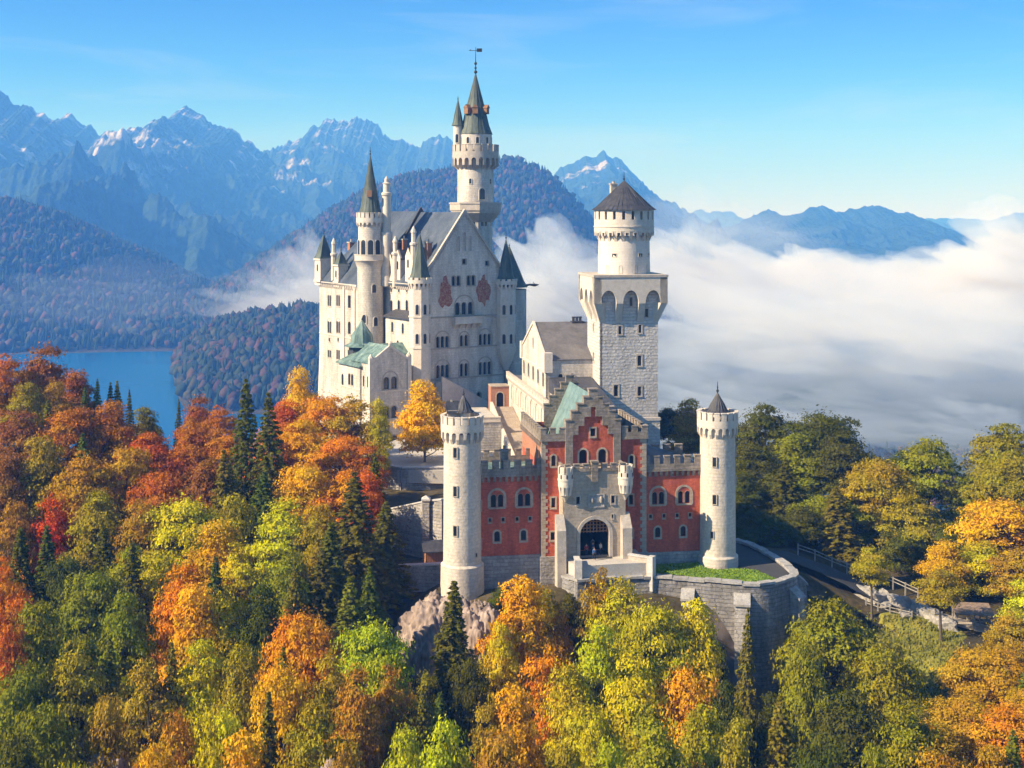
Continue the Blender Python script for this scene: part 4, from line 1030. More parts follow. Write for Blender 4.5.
# ================================================================== ARCADED WING along the upper courtyard
wu = 3.8
wing_t = thing('arcaded_wing', 'long white arcaded wing with gabled upper storey, between the square tower and the palace', 'building', GF.w(wu, 44, 0), 9.5)
WZ = lambda py, v, u=wu: GF.z(py, u, v)
v0w, v1w = 44 - 44, 99 - 44
zt_ = 12.9
f = Face((0, 0, 0), -Y3, Vector((-1, 0, 0)))
nA = 9
for i in range(nA):
    v = 2.6 + i * (v1w - 4.5) / nA; f.win(-v - 1.2, zt_ - 4.3, 2.7, 3.3, 1, True, .2, False, .3)
mb = MB(); f.wall(mb, [(-v1w, 0), (-v0w, 0), (-v0w, zt_), (-v1w, zt_)], .6)
mb.box(.05, 11.0, v0w, v1w, 0, zt_ - .02)
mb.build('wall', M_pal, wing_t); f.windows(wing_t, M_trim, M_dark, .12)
mb = MB(); mb.box(-.4, 0.6, v0w - .2, v1w, zt_, zt_ + .35); corbels_straight(mb, (0, v1w), (0, v0w), zt_ - .75, zt_, .5, .5, .35); merlons_straight(mb, (-.35, v1w), (-.35, v0w), zt_ + .35, zt_ + 1.0, 1.0, .6, .5); mb.build('parapet', M_white, wing_t)
mb = MB(); mb.box(.7, 10.8, v0w + .2, v1w - .2, zt_ - .01, zt_ + .25); mb.build('terrace_roof', M_roofg, wing_t)
# gabled upper storey
k0 = GF.v(546, wu + 1.2) - 44; k1 = GF.v(522, wu + 1.2) - 44
kz = GF.z(356, wu + 1.2, k0 + 50); kr = GF.z(322, wu + 1.2, (k0 + k1) / 2 + 44)
f = Face((1.2, 0, 0), -Y3, Vector((-1, 0, 0)))
for i in range(5): f.win(-(k0 + 2.6 + i * (k1 - k0 - 5.2) / 4), zt_ + 2.2, 1.7, 2.8, 1, True, .3, False, .2)
f.win(-(k0 + k1) / 2 - .0, kz + 1.0, .8, 1.9, 1, True, .2, False, .2)
km = (k0 + k1) / 2
mb = MB(); f.wall(mb, [(-k1, zt_), (-k0, zt_), (-k0, kz), (-km, kr), (-k1, kz)])
UX = 16.0
g = Face((0, k0, 0), X3, FN)
for c in (4.0, 6.2): g.win(c, zt_ + 3.0, .9, 1.9)
g.wall(mb, [(1.2, zt_), (UX, zt_), (UX, kz), (1.2, kz)])
mb.add([(1.2, k1, zt_), (UX, k1, zt_), (UX, k1, kz), (1.2, k1, kz)], [(0, 1, 2, 3)]); mb.add([(UX, k0, zt_), (UX, k1, zt_), (UX, k1, kz), (UX, km, kr), (UX, k0, kz)], [(0, 1, 2, 3, 4)])
up = mb.build('upper_storey', M_pal, wing_t); f.windows(up, M_trim, None, .14); g.windows(up, M_trim)
mb = MB(); mb.panel((1.0, 0, 0), -Y3, Vector((-1, 0, 0)), [(-k1 - .25, kz), (-km, kr + .25), (-k0 + .25, kz), (-k0 + .25, kz - .35), (-km, kr - .3), (-k1 - .25, kz - .35)], (), .45)
mb.box(.95, 1.35, k0 - .2, k1 + .2, zt_ + 5.2, zt_ + 5.5); mb.box(.8, 2.4, k0 - .4, k0 + 1.2, kz - 2.5, kz + 1.2); mb.box(.8, 2.4, k1 - 1.2, k1 + .4, kz - 2.5, kz + 1.0); mb.build('gable_trim', M_white, up)
mb = MB(); gable_roof(mb, 1.45, UX, k0 - .1, k1 + .1, kz, kr, 'x', .12, .25); mb.build('roof', M_roofg, up)
mb = MB(); cc = gu(577, km + 44) - wu; mb.box(cc - 1.0, cc + 1.2, km - .6, km + 1.0, kr - 3, kr - .2); o = mb.build('chimney', M_redw, up)
mb = MB()
for dx in (-.7, 0, .7): mb.lathe([(.28, kr - .2), (.28, kr + .7), (.36, kr + .75), (.36, kr + .95)], 8, cc + dx, km + .2)
mb.box(cc - 1.15, cc + 1.35, km - .75, km + 1.15, kr - .25, kr + .05); mb.build('chimney_pots', M_slate, o)
# small lean-to nearer the gatehouse
mb = MB(); q0 = GF.v(574, 6) - 44; q0 = max(q0, -2)
mb = MB(); mb.box(2.0, 9.5, q0, k0 - .2, zt_ + .26, zt_ + 1.6); mb.build('lean_to', M_pal, wing_t)
mb = MB(); mb.add([(1.7, q0 - .4, zt_ + 1.45), (9.8, q0 - .4, zt_ + 1.45), (9.8, k0 - .1, zt_ + 4.3), (1.7, k0 - .1, zt_ + 4.3), (1.7, q0 - .4, zt_ + 1.2), (1.7, k0 - .1, zt_ + 1.6)], [(0, 1, 2, 3), (0, 3, 5, 4)]); mb.build('lean_to_roof', M_slate, wing_t)

# ================================================================== COURTYARDS, RAMP, WALLS
def solid(name, pts, z0, z1, m, label, cat, top=None):
    """terrace wall block given castle-frame corner points"""
    o = thing(name, label, cat, GF.w(pts[0][0], pts[0][1], 0), 9.5)
    P = [(a - pts[0][0], b - pts[0][1]) for a, b in pts]
    MB().prism(P, z0, z1).build('masonry', m, o)
    return o
# lower courtyard floor (setting) and its retaining wall
zc_ = 0.9
cpts = [(-23, 61), (-26, 84), (-18, 98), (3.7, 96), (3.7, 15.2), (-6, 15.2), (-8, 57)]
P = [GF.w(a, b, 0) for a, b in cpts]
mb = MB(); mb.prism([(p.x, p.y) for p in P], -1.5, zc_); o = mb.build('courtyard', M_pave, None); tag(o, kind='structure')
# upper courtyard with retaining wall
up_pts = [(-8.5, 77), (-1.2, 77), (-1.2, 97), (-11, 98), (-10.5, 86)]
o = solid('retaining_wall', up_pts, -2, 6.6, M_wall, 'grey stone retaining wall below the palace front, left of the pale ramp', 'wall')
x0, y0 = up_pts[0]
mb = MB(); mb.box(-.2, 7.2, -.15, .35, 6.6, 7.5); mb.box(-.3, 7.25, -.25, .45, 7.5, 7.7); mb.build('parapet', M_white, o)
MB().prism([(a - x0, b - y0) for a, b in [(-8.3, 77.5), (-1.4, 77.5), (-1.4, 96.8), (-10.8, 97.7), (-10.3, 86.2)]], 6.604, 6.65).build('paving', M_pave, o)
rp = thing('ramp', 'pale paved ramp climbing between a stone parapet and the white arcaded wing', 'ramp', GF.w(-.6, 62, 0), 9.5)
mb = MB(); mb.add([(0, 0, 0.5), (4.3, 0, .5), (4.3, 0, 1.0), (0, 0, 1.0), (0, 30, .5), (4.3, 30, .5), (4.3, 30, 7.4), (0, 30, 7.4)], [(0, 1, 2, 3), (3, 2, 6, 7), (0, 3, 7, 4), (1, 5, 6, 2), (4, 7, 6, 5)]); mb.build('roadway', mat('worn paving', [(.27, .21, .155), (.35, .28, .21), (.42, .34, .26)], .6, .95, fine=(5, .15), bump=.3), rp)
mb = MB(); mb.add([(-.5, 0, 0.5), (0, 0, .5), (0, 0, 2.0), (-.5, 0, 2.0), (-.5, 30, .5), (0, 30, .5), (0, 30, 8.5), (-.5, 30, 8.5)], [(0, 1, 2, 3), (3, 2, 6, 7), (0, 3, 7, 4), (1, 5, 6, 2), (4, 7, 6, 5)]); mb.build('parapet', M_white, rp)
# brick arch block at the head of the ramp
ag = thing('arched_gateway', 'low orange brick archway at the head of the pale ramp beside the palace', 'archway', GF.w(-.3, 97.3, 0), 9.5)
f = Face((0, 0, 0), X3, FN); f.win(2.1, 6.6, 1.5, 3.1, 1, True, .2, False, .25, 'doorway')
mb = MB(); f.wall(mb, [(.2, 0), (4.1, 0), (4.1, 10.9), (.2, 10.9)], .6); mb.box(.2, 4.1, .62, 4, 0, 10.88); mb.add([(.2, 0, 0), (.2, .62, 0), (.2, .62, 10.9), (.2, 0, 10.9)], [(0, 1, 2, 3)]); mb.build('wall', M_redw, ag); f.windows(ag, M_sand, M_dark)
mb = MB(); mb.box(.1, 4.12, -.15, 4.1, 10.9, 11.1); mb.build('coping', M_sand, ag)
# ================================================================== PALACE (frame PF)
def pu(px, v=0.0): return PF.u(px, v)
def pz(py, u=0.0, v=0.0): return PF.z(py, u, v)
W = pu(505.0); Lp = 57.0; zp0 = -12.0
zE = pz(277, 0, 4); gcx = pu(464.3, 0); zR = pz(211, gcx, 0)
pal = thing('palace', 'huge pale limestone palace with a steep gable, rows of arched windows and blue grey roofs', 'palace', PF.w(0, 0, 0), 33)
PN = Vector((0, -1, 0))
# gable front
f = Face((0, 0, 0), X3, PN)
def G(px): return pu(px, 0)
def Z(py, px=464): return pz(py, pu(px), 0)
f.win(G(456), Z(285.5), .95, 2.2, 2, True, .3, False, .2); f.win(G(471), Z(285.5), .95, 2.2, 2, True, .3, False, .2)
f.win(G(464.2), Z(264), 1.0, 1.1, 1, False, .2, False, .15); f.win(G(487), Z(266), .9, 1.0, 1, False, .2, False, .15)
f.win(G(464), Z(314.5), 1.25, 2.75, 3, True, .42, True, .28)
for y, hh in ((346.2, 2.5), (376.3, 2.9)):
    k1 = 2 if y < 350 else 3
    f.win(G(442.5), Z(y), .85, hh, k1 if y > 350 else 3, True, .32, True, .26); f.win(G(464), Z(y), .85, hh, 2, True, .35, True, .26); f.win(G(485), Z(y), .85, hh, 3, True, .32, True, .26)
for px in (447, 461, 479): f.win(G(px), Z(404), 1.1, 2.4, 1, True, .2, False, .2)
for dx in (-1.55, 0, 1.55): f.win(gcx + dx, Z(251), .62, 3.4 if dx else 4.2, 1, True, .2, False, .12, 'blind_arch')
out = [(0, zp0), (W, zp0), (W, zE), (gcx, zR), (0, zE)]
mb = MB(); f.wall(mb, out, .6); mb.build('gable_wall', M_pal, pal)
f.wins, blind = [w for w in f.wins if w[10] != 'blind_arch'], [w for w in f.wins if w[10] == 'blind_arch']
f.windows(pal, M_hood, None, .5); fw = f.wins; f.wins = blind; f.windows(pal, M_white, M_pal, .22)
# string courses, raking cornice, hood of the triple window, balcony
mb = MB()
for y in (317, 348, 378): mb.panel((0, -.16, 0), X3, PN, [(0, Z(y)), (W, Z(y)), (W, Z(y) + .3), (0, Z(y) + .3)], (), .2)
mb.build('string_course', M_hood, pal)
mb = MB(); mb.panel((0, -.3, 0), X3, PN, [(-.4, zE - .5), (gcx, zR - .35), (W + .4, zE - .5), (W + .4, zE + .25), (gcx, zR + .45), (-.4, zE + .25)], (), .75, True)
n = 22
for sg in (-1, 1):
    for i in range(n):
        t0, t1 = (i + .2) / n, (i + .7) / n; half = gcx if sg < 0 else W - gcx
        x0, x1 = gcx + sg * half * t0, gcx + sg * half * t1; sl = (zR - zE) / half
        za, zb_ = zR - .35 - abs(x0 - gcx) * sl, zR - .35 - abs(x1 - gcx) * sl
        mb.panel((0, -.2, 0), X3, PN, [(x0, za - .55), (x1, zb_ - .55), (x1, zb_ + .02), (x0, za + .02)], (), .2)
mb.build('raking_cornice', M_trim, pal)
mb = MB(); b0, b1 = G(451.5), G(479.5); zb0 = Z(322); mb.box(b0, b1, -1.5, .05, zb0 - .3, zb0); mb.box(b0, b1, -1.5, -1.3, zb0, zb0 + 1.15); mb.box(b0, b0 + .2, -1.5, 0, zb0, zb0 + 1.15); mb.box(b1 - .2, b1, -1.5, 0, zb0, zb0 + 1.15); mb.box(b0 - .1, b1 + .1, -1.6, -1.22, zb0 + 1.15, zb0 + 1.3)
for i in range(5):
    x = b0 + .3 + i * (b1 - b0 - .9) / 4; mb.add([(x, 0, zb0 - 1.5), (x + .3, 0, zb0 - 1.5), (x + .3, -1.3, zb0 - .3), (x, -1.3, zb0 - .3), (x, 0, zb0 - .3), (x + .3, 0, zb0 - .3)], [(0, 1, 2, 3), (0, 3, 4), (1, 5, 2)])
mb.build('balcony', M_white, pal)
# wall paintings (plain weathered patches of colour)
rs_ = random.Random(4)
for px, py, w, h in ((445.5, 292.5, 3.5, 6.6), (483.8, 291, 3.6, 6.4)):
    c, z = G(px), Z(py, px); L = []
    for i in range(26):
        a = 2 * math.pi * i / 26; r_ = 1 + rs_.uniform(-.25, .22); L.append((c + w / 2 * r_ * math.cos(a) * (1 - .12 * math.sin(a)), z + h / 2 * r_ * math.sin(a)))
    MB().panel((0, -.02, 0), X3, PN, L, (), .05).build('wall_painting', M_fresco, pal)
# long left side
sdx = -.02
g = Face((0, 0, 0), -Y3, Vector((-1, 0, 0)))
def V(px, u=0.0): return PF.v(px, u)
def ZS(py, v, u=0.0): return PF.z(py, u, v)
zS = ZS(284, 16)
for px in (391.5, 399, 407): 
    v = V(px); g.win(-v, ZS(312, v), 1.1, 2.7, 1, True, .2, False, .2)
    g.win(-v, ZS(292, v), .7, 1.2, 1, True, .2, False, .12)
vS0 = V(381)
mb = MB(); g.wall(mb, [(-vS0 - 4, zp0), (0, zp0), (0, zS), (-vS0 - 4, zS)], .5); mb.build('side_wall', M_pal, pal); g.windows(pal, M_trim, None, .18)
mb = MB(); corbels_straight(mb, (0, vS0), (0, 3), zS - 1.0, zS, .45, .45, .45); mb.box(-.6, .3, 3, vS0, zS, zS + .5); mb.build('cornice', M_white, pal)
# oriel bay on the side
bv0, bv1 = V(411, -2.5), V(386, -2.5); bz1 = ZS(318, bv0); 
g2 = Face((-2.6, 0, 0), -Y3, Vector((-1, 0, 0)))
for t in (.3, .72): g2.win(-(bv0 + (bv1 - bv0) * t), bz1 - 3.6, .9, 2.3)
g2.win(-(bv0 + (bv1 - bv0) * .5), bz1 - 7.5, .8, 2.2)
g3 = Face((0, bv0, 0), X3, PN); 
mb = MB(); g2.wall(mb, [(-bv1, zp0), (-bv0, zp0), (-bv0, bz1), (-bv1, bz1)]); g3.wall(mb, [(-2.6, zp0), (0, zp0), (0, bz1), (-2.6, bz1)]); mb.add([(-2.6, bv1, zp0), (0, bv1, zp0), (0, bv1, bz1), (-2.6, bv1, bz1)], [(0, 1, 2, 3)])
ob = mb.build('bay', M_pal, pal); g2.windows(ob, M_trim, None, .18)
mb = MB(); mb.add([(-3.1, bv0 - .5, bz1 - .15), (-3.1, bv1 + .5, bz1 - .15), (0, bv1, bz1 + 1.3), (0, bv0, bz1 + 1.3), (-3.1, bv0 - .5, bz1 - .4), (-3.1, bv1 + .5, bz1 - .4), (0, bv0 - .5, bz1 - .3), (0, bv1 + .5, bz1 - .3)], [(0, 1, 2, 3), (0, 4, 5, 1), (0, 3, 6, 4), (1, 5, 7, 2)]); mb.build('roof', M_slate, ob)
# western block
UW = -3.2
wv0 = V(358, UW); wv1 = V(319.5, UW); zW = ZS(285, (wv0 + wv1) / 2, UW)
h_ = Face((UW, 0, 0), -Y3, Vector((-1, 0, 0)))
def HV(px): return -V(px, UW)
for px in (329.5, 338.3):
    v = -HV(px)
    h_.win(-v, ZS(306, v, UW), 1.35, 2.8, 2, True, .3, False, .2) if 0 else h_.win(-v, ZS(306, v, UW), .85, 2.7, 2, True, .25, False, .18)
    h_.win(-v, ZS(333, v, UW), .85, 2.9, 2, True, .25, True, .18); h_.win(-v, ZS(341.5, v, UW), .75, .9, 1, False, .2, False, .12, 'vent'); h_.win(-v, ZS(360, v, UW), .8, 2.4, 2, False, .25, False, .16); h_.win(-v, ZS(384, v, UW), .8, 2.4, 2, False, .25, False, .16)
for y in (308, 334, 361):
    v = -HV(349.5); h_.win(-v, ZS(y, v, UW), 1.5, 3.0 if y < 340 else 2.6, 1, y == 334, .2, False, .18)
mb = MB(); h_.wall(mb, [(-wv1, -40), (-wv0, -40), (-wv0, zW), (-wv1, zW)], .5)
mb.add([(UW, wv0, zp0), (0, wv0, zp0), (0, wv0, zW), (UW, wv0, zW), (UW, wv1, -40), (W, wv1, -40), (W, wv1, zW), (UW, wv1, zW)], [(0, 1, 2, 3), (4, 5, 6, 7)]); wb = mb.build('west_block', M_pal, pal); h_.windows(wb, M_trim, None, .18)
mb = MB(); mb.add([(UW - 1.6, wv0 - .2, -40), (UW - 1.6, wv1 + .9, -40), (UW - .01, wv1 + .05, zW - 18), (UW - .01, wv0, zW - 18)], [(0, 1, 2, 3)]); mb.add([(UW - .02, wv1, -40), (UW - 1.6, wv1 + .9, -40), (UW - .02, wv1 + .05, zW - 18)], [(0, 1, 2)]); mb.build('battered_foot', M_pal, wb)
mb = MB(); mb.box(UW - .5, UW + .4, wv0, wv1 + .5, zW, zW + .5); corbels_straight(mb, (UW, wv1), (UW, wv0), zW - .9, zW, .45, .5, .4)
zz_ = ZS(336.5, (wv0 + wv1) / 2, UW); mb.box(UW - .14, UW + .02, wv0, wv1, zz_, zz_ + .3)
for px in (344.5, 355): v = V(px, UW); mb.box(UW - .3, UW + .02, v - .35, v + .35, zp0, zW)
mb.build('cornice', M_white, wb)
# main roofs: bluish front roof, taller fire wall, darker rear roof with hipped end
mb = MB(); vF = PF.v(421, gcx); vF = max(14, min(vF, 30))
half = gcx
def roof_part(name, y0, y1, ze, zr, m, hip=0.0, x0=-.7, x1=None, par=pal):
    x1 = W + .7 if x1 is None else x1; mb = MB()
    mb.add([(x0, y0, ze), (gcx, y0, zr), (gcx, y1 - hip, zr), (x0, y1, ze), (x1, y0, ze), (x1, y1, ze), (x0, y0, ze - .3), (x0, y1, ze - .3), (x1, y0, ze - .3), (x1, y1, ze - .3)],
           [(0, 1, 2, 3), (1, 4, 5, 2), (3, 2, 5), (0, 3, 7, 6), (4, 8, 9, 5), (3, 5, 9, 7)])
    return mb.build(name, m, par)
roof_part('roof', .5, vF, zS + .2, zR - .2, M_roofb)
roof_part('roof', vF + .6, wv1 + .6, zW + .3, zR - .0, M_roofb, 11.0, UW - .5)
mb = MB(); sl = (zR - zS) / gcx; mb.add([(-.5, vF, zS + .4), (gcx, vF, zR + 1.1), (W + .5, vF, zS + .4), (-.5, vF + .6, zS + .4), (gcx, vF + .6, zR + 1.1), (W + .5, vF + .6, zS + .4)], [(0, 1, 2), (3, 5, 4), (0, 3, 4, 1), (1, 4, 5, 2)]); mb.build('fire_wall', M_slate, pal)
# right long wall, simple
mb = MB(); mb.panel((W, 0, 0), Y3, X3, [(0, zp0), (wv1, zp0), (wv1, zS), (0, zS)], (), .4); mb.build('side_wall', M_pal, pal)
# chimneys, dormers and pinnacles on the side roof
def on_roof(u, v): return zS + .2 + (u + .7) * (zR - .4 - zS) / (gcx + .7)
for px, u, top, ww in ((404, 3.2, 240, 1.1), (397, 2.6, 243, 1.0), (428.5, 3.6, 243, 1.2), (351, 4.5, 243, 1.3)):
    v = PF.v(px, u); z1 = PF.z(top, u, v); mb = MB(); mb.box(u - ww / 2, u + ww / 2, v - ww / 2, v + ww / 2, on_roof(u, v) - 1.2, z1); o = mb.build('chimney', M_redw, pal)
    mb = MB(); mb.box(u - ww / 2 - .15, u + ww / 2 + .15, v - ww / 2 - .15, v + ww / 2 + .15, z1, z1 + .3); mb.lathe([(.22, z1 + .3), (.22, z1 + 1.0)], 8, u, v); mb.build('cap', M_trim, o)
for px, u, top in ((393.5, .6, 262), (401, .8, 258), (411.5, .7, 256)):
    v = PF.v(px, u); z1 = PF.z(top, u, v); mb = MB(); mb.panel((u - .9, 0, 0), -Y3, Vector((-1, 0, 0)), [(-v - 1.3, zS), (-v + 1.3, zS), (-v + 1.3, z1), (-v, z1 + 1.9), (-v - 1.3, z1)], [arch_poly(-v, z1 - 2.6, .8, 1.9)], .5)
    mb.box(u - .5, u + 3.0, v - 1.25, v + 1.25, zS, z1 - .05); o = mb.build('dormer', M_white, pal)
    MB().panel((u - .75, 0, 0), -Y3, Vector((-1, 0, 0)), arch_poly(-v, z1 - 2.65, .85, 2.0), (), .05).build('pane', M_glass, o)
    mb = MB(); gable_roof(mb, u - .7, u + 4.2, v - 1.3, v + 1.3, z1, z1 + 1.9, 'x', .15, .15); mb.build('roof', M_slate, o)
for px, u, top in ((395.3, -.2, 236), (413.6, .2, 226), (333.8, UW + .6, 238), (386.6, -.4, 176)):
    v = PF.v(px, u); z1 = PF.z(top, u, v); zb_ = zS - .5; r = .55 if top > 200 else .75
    mb = MB(); 
    if top < 200: mb.lathe([(1.35, zb_), (1.35, PF.z(233, u, v)), (1.0, PF.z(231, u, v)), (1.0, PF.z(196, u, v)), (1.2, PF.z(195, u, v)), (1.2, PF.z(193, u, v)), (.8, PF.z(192, u, v)), (.8, PF.z(184, u, v)), (1.0, PF.z(183.5, u, v)), (.5, PF.z(182, u, v)), (.5, PF.z(179, u, v)), (.05, z1)], 12, u, v)
    else: mb.lathe([(r * 1.3, zb_), (r * 1.3, z1 - 4.5), (r * 1.7, z1 - 4.2), (r * 1.7, z1 - 3.8), (r, z1 - 3.6), (r, z1 - 1.6), (r * 1.25, z1 - 1.5), (r * 1.25, z1 - 1.2), (.1, z1)], 8, u, v)
    mb.build('pinnacle', M_white, pal)
# octagonal corner turrets of the gable
def turret(px, u, v, r, zbot, zc0, zc1, ztip, tail=0):
    t = MB(); t.lathe(([(r * .25, zbot - tail), (r * .7, zbot - tail * .45)] if tail else []) + [(r, zbot), (r, zc0 - .6)], 8, u, v, R(22.5))
    zz = [pz(317, u, v), pz(348, u, v)]
    for z in zz:
        if z > zbot: t.lathe([(r * 1.08, z), (r * 1.08, z + .35)], 8, u, v, R(22.5))
    o = t.build('corner_turret', M_white, pal)
    cr = MB(); 
    for i in range(16):
        a = i * math.pi / 8; cr.arc_block(r * .92, r + .35, a + .1, a + .3, zc0 - 1.2, zc0, u, v, 1, r1b=r)
    cr.lathe([(r + .35, zc0), (r + .38, zc0 + .8)], 16, u, v)
    for i in range(12):
        a = i * math.pi / 6; cr.arc_block(r - .05, r + .38, a + .08, a + .4, zc0 + .8, zc1 + .5, u, v, 1)
    cr.build('crown', M_white, o)
    cone_roof(o, r + .1, zc1, ztip, M_cone, 8, u, v, .1, fin=1.6, rot=R(22.5))
    for z in (pz(314, u, v), pz(343, u, v)):
        for a in (-2.2, -2.2 + math.pi / 4 * 1, -2.2 + math.pi / 2):
            a = round((a) / (math.pi / 4)) * (math.pi / 4)
            if z > zbot: cyl_window(o, a, z, .75, 2.2, r * math.cos(R(22.5)), M_white, True, .12, cx=u, cy=v)
uTl = pu(420.0, -.6); turret(420, uTl, -.6, 2.35, zp0, pz(283, uTl), pz(279.5, uTl), pz(234, uTl))
uTr = pu(506, -.6); turret(506, uTr, -.6, 2.25, pz(352, uTr), pz(284, uTr), pz(281, uTr), pz(239, uTr), 4.0)
# stair turret behind the right corner, with a dark green roof and water spout
uq, vq = pu(511, 4.6), 4.6
mb = MB(); mb.lathe([(3.6, zp0), (3.6, pz(289, uq, vq))], 20, uq, vq); o = mb.build('rear_turret', M_pal, pal); cone_roof(o, 4.3, pz(287, uq, vq), pz(246, uq - 2.2, vq), M_cone, 16, uq - .5, vq, .05, fin=.6)
mb = MB(); d0 = PF; za = pz(285.5, uq, vq); mb.tube([(uq + 2.6, vq - 1.2, za - .1), (uq + 4.2, vq - 1.6, za + .15), (uq + 5.4, vq - 1.9, za), (uq + 6.4, vq - 2.1, za + .1)], [.28, .22, .34, .1], 8); mb.tube([(uq + 5.3, vq - 1.9, za + .2), (uq + 5.1, vq - 1.8, za + .8)], [.14, .03], 6); mb.build('water_spout', M_metal, pal)
# west corner turrets
for px, u, v, top, bod, half in ((323.8, UW + 1.2, None, 234, 258, 1.7), (341, UW + 1.0, None, 251, 264, 1.3)):
    v = PF.v(px, u); zt_ = PF.z(top, u, v); zb_ = PF.z(bod, u, v)
    mb = MB(); mb.box(u - half, u + half, v - half, v + half, zW - .5, zb_); mb.box(u - half - .25, u + half + .25, v - half - .25, v + half + .25, zb_ - .5, zb_ - .1); mb.box(u - half - .2, u + half + .2, v - half - .2, v + half + .2, zW + .3, zW + .9); o = mb.build('corner_turret', M_white, pal); cone_roof(o, half * 1.55, zb_ - .1, zt_, M_cone, 4, u, v, .12, fin=1.3, rot=R(45))
    f_ = Face((u - half, 0, 0), -Y3, Vector((-1, 0, 0))); f_.win(-v, zb_ - 3.2, .7, 1.7, 1, True, .2, False, .12); f_.windows(o, M_white, None, -.05)
# outside stair against the gable foot
st = thing('outside_stair', 'pale stone stair with a sloping parapet climbing down the foot of the palace gable', 'stair', PF.w(G(434), -1.0, 0), 33)
x0 = 0; x1 = G(487) - G(434); za, zb_ = pz(381, 0, -2), pz(410, x1, -2)
mb = MB(); nst = 18
for i in range(nst):
    a, b_ = x1 * i / nst, x1 * (i + 1) / nst; z = za + (zb_ - za) * (i + 1) / nst; mb.box(a, b_, -2.6, .4, -4, z)
mb.build('steps', M_white, st)
mb = MB(); mb.panel((0, -2.62, 0), X3, PN, [(0, -4), (x1, -4), (x1, zb_ + 1.0), (0, za + 1.0)], (), .35, True); mb.build('parapet', M_white, st)

# ================================================================== ROUND STAIR TOWER
us = -3.3; vs_ = PF.v(370.3, us); Ys = PF.Y(us, vs_); sz = lambda py: py2z(py, Ys); sp_ = FOC / Ys
stt = thing('stair_tower', 'slender round palace tower with a dark pointed cone roof and a balustraded balcony', 'tower', PF.w(us, vs_, 0), 33)
r1 = 13.2 / sp_
mb = MB(); mb.lathe([(r1 * 1.05, zp0), (r1, sz(340)), (r1 * .98, sz(268)), (r1 * 1.15, sz(262)), (r1 * 1.28, sz(260.5))], 40, cap=False); mb.build('shaft', M_palr, stt)
mb = MB(); ra = 15.6 / sp_; mb.lathe([(ra, sz(261)), (ra + .15, sz(260)), (ra, sz(259.8)), (ra, sz(255.2)), (ra + .1, sz(255)), (ra + .1, sz(254.2)), (ra - .3, sz(254.2)), (ra - .3, sz(260)), (.1, sz(260))], 40, cap=False)
for i in range(20):
    a = i * math.pi / 10; mb.arc_block(r1 * .95, ra, a + .06, a + .2, sz(265), sz(261), 0, 0, 1, r1b=r1)
mb.build('balcony', M_white, stt)
mb = MB(); r2 = 12.0 / sp_; mb.lathe([(r2, sz(260)), (r2, sz(222))], 40, cap=False); up_ = mb.build('lantern', M_palr, stt)
for k in range(7): cyl_window(up_, -2.9 + k * .62 - R(20), sz(254.5), 1.25, 3.4, r2, M_white, True, .22)
round_crown(stt, r2 * .99, sz(226), sz(222), sz(213), .45, 18, M_white)
cone_roof(stt, 11.8 / sp_, sz(216), sz(155.5), M_cone, 20, 0, 0, .05, fin=2.0)
mb = MB(); a_ = -math.pi / 2 - R(33); rr_ = 6.2 / sp_; mb.box(-.6, .6, -rr_ - 1.0, -rr_ + 1.2, sz(197), sz(190.5)); mb.xf(Matrix.Rotation(R(-33), 4, 'Z')); mb.build('dormer', M_wood, stt)
for a, y in ((-2.5, 322), (-1.75, 292), (-2.0, 247)): 
    if y != 247: cyl_window(stt, a, sz(y), .9, 1.9, r1, M_white, True, .15)
cyl_window(stt, -1.62, sz(325), .9, 2.0, r1, M_white, True, .2)

# ================================================================== TALL TOWER
ut = W + 1.6; vt = PF.v(475.6, ut); Yt = PF.Y(ut, vt); tz = lambda py: py2z(py, Yt); tp = FOC / Yt
tt = thing('tall_tower', 'tallest round tower, behind the palace gable, with a green cone roof and weather vane', 'tower', PF.w(ut, vt, 0), 33)
r3 = 18.3 / tp
mb = MB(); mb.lathe([(r3 * .93, -10), (r3 * .93, tz(213))], 8, rot=R(22.5)); lo = mb.build('lower_shaft', M_pal, tt)
for a in (-3, -2, -1): 
    for da in (-.13, .13): cyl_window(lo, a * math.pi / 4 + da, tz(226), .7, 2.4, r3 * .87, M_white, True, .12)
mb = MB(); mb.lathe([(r3 * .95, tz(222)), (r3 * 1.36, tz(213)), (r3 * 1.36, tz(210.5))], 8, rot=R(22.5)); mb.lathe([(r3 * 1.42, tz(210.5)), (r3 * 1.42, tz(203)), (r3 * 1.3, tz(203)), (r3 * 1.3, tz(209)), (.1, tz(209))], 8, rot=R(22.5), cap=False); mb.lathe([(r3 * 1.46, tz(204)), (r3 * 1.46, tz(202.5)), (r3 * 1.28, tz(202.5))], 8, rot=R(22.5), cap=False)
for i in range(8):
    for q in range(4):
        a = i * math.pi / 4 + (q - 1.5) * .18; mb.arc_block(r3 * .9, r3 * 1.28, a - .04, a + .04, tz(217.5), tz(212), 0, 0, 1, r1b=r3 * .95)
mb.build('platform', M_trim, tt)
mb = MB(); mb.lathe([(r3, tz(210)), (r3 * .99, tz(170)), (r3 * .99, tz(160))], 44, cap=False); shf = mb.build('shaft', M_palr, tt)
cyl_window(shf, -1.75, tz(199.5), 1.3, 2.6, r3, M_white, True, .25); cyl_window(shf, -2.4, tz(184), .6, 1.2, r3, M_white, True, .12); cyl_window(shf, -1.2, tz(184), .6, 1.2, r3, M_white, True, .12)
round_crown(tt, r3 * .98, tz(169), tz(158), tz(145.5), 5.2 / tp, 20, M_trim)
mb = MB(); r4 = 16.2 / tp; mb.lathe([(r4, tz(158)), (r4, tz(133))], 36, cap=False); dr = mb.build('drum', M_palr, tt)
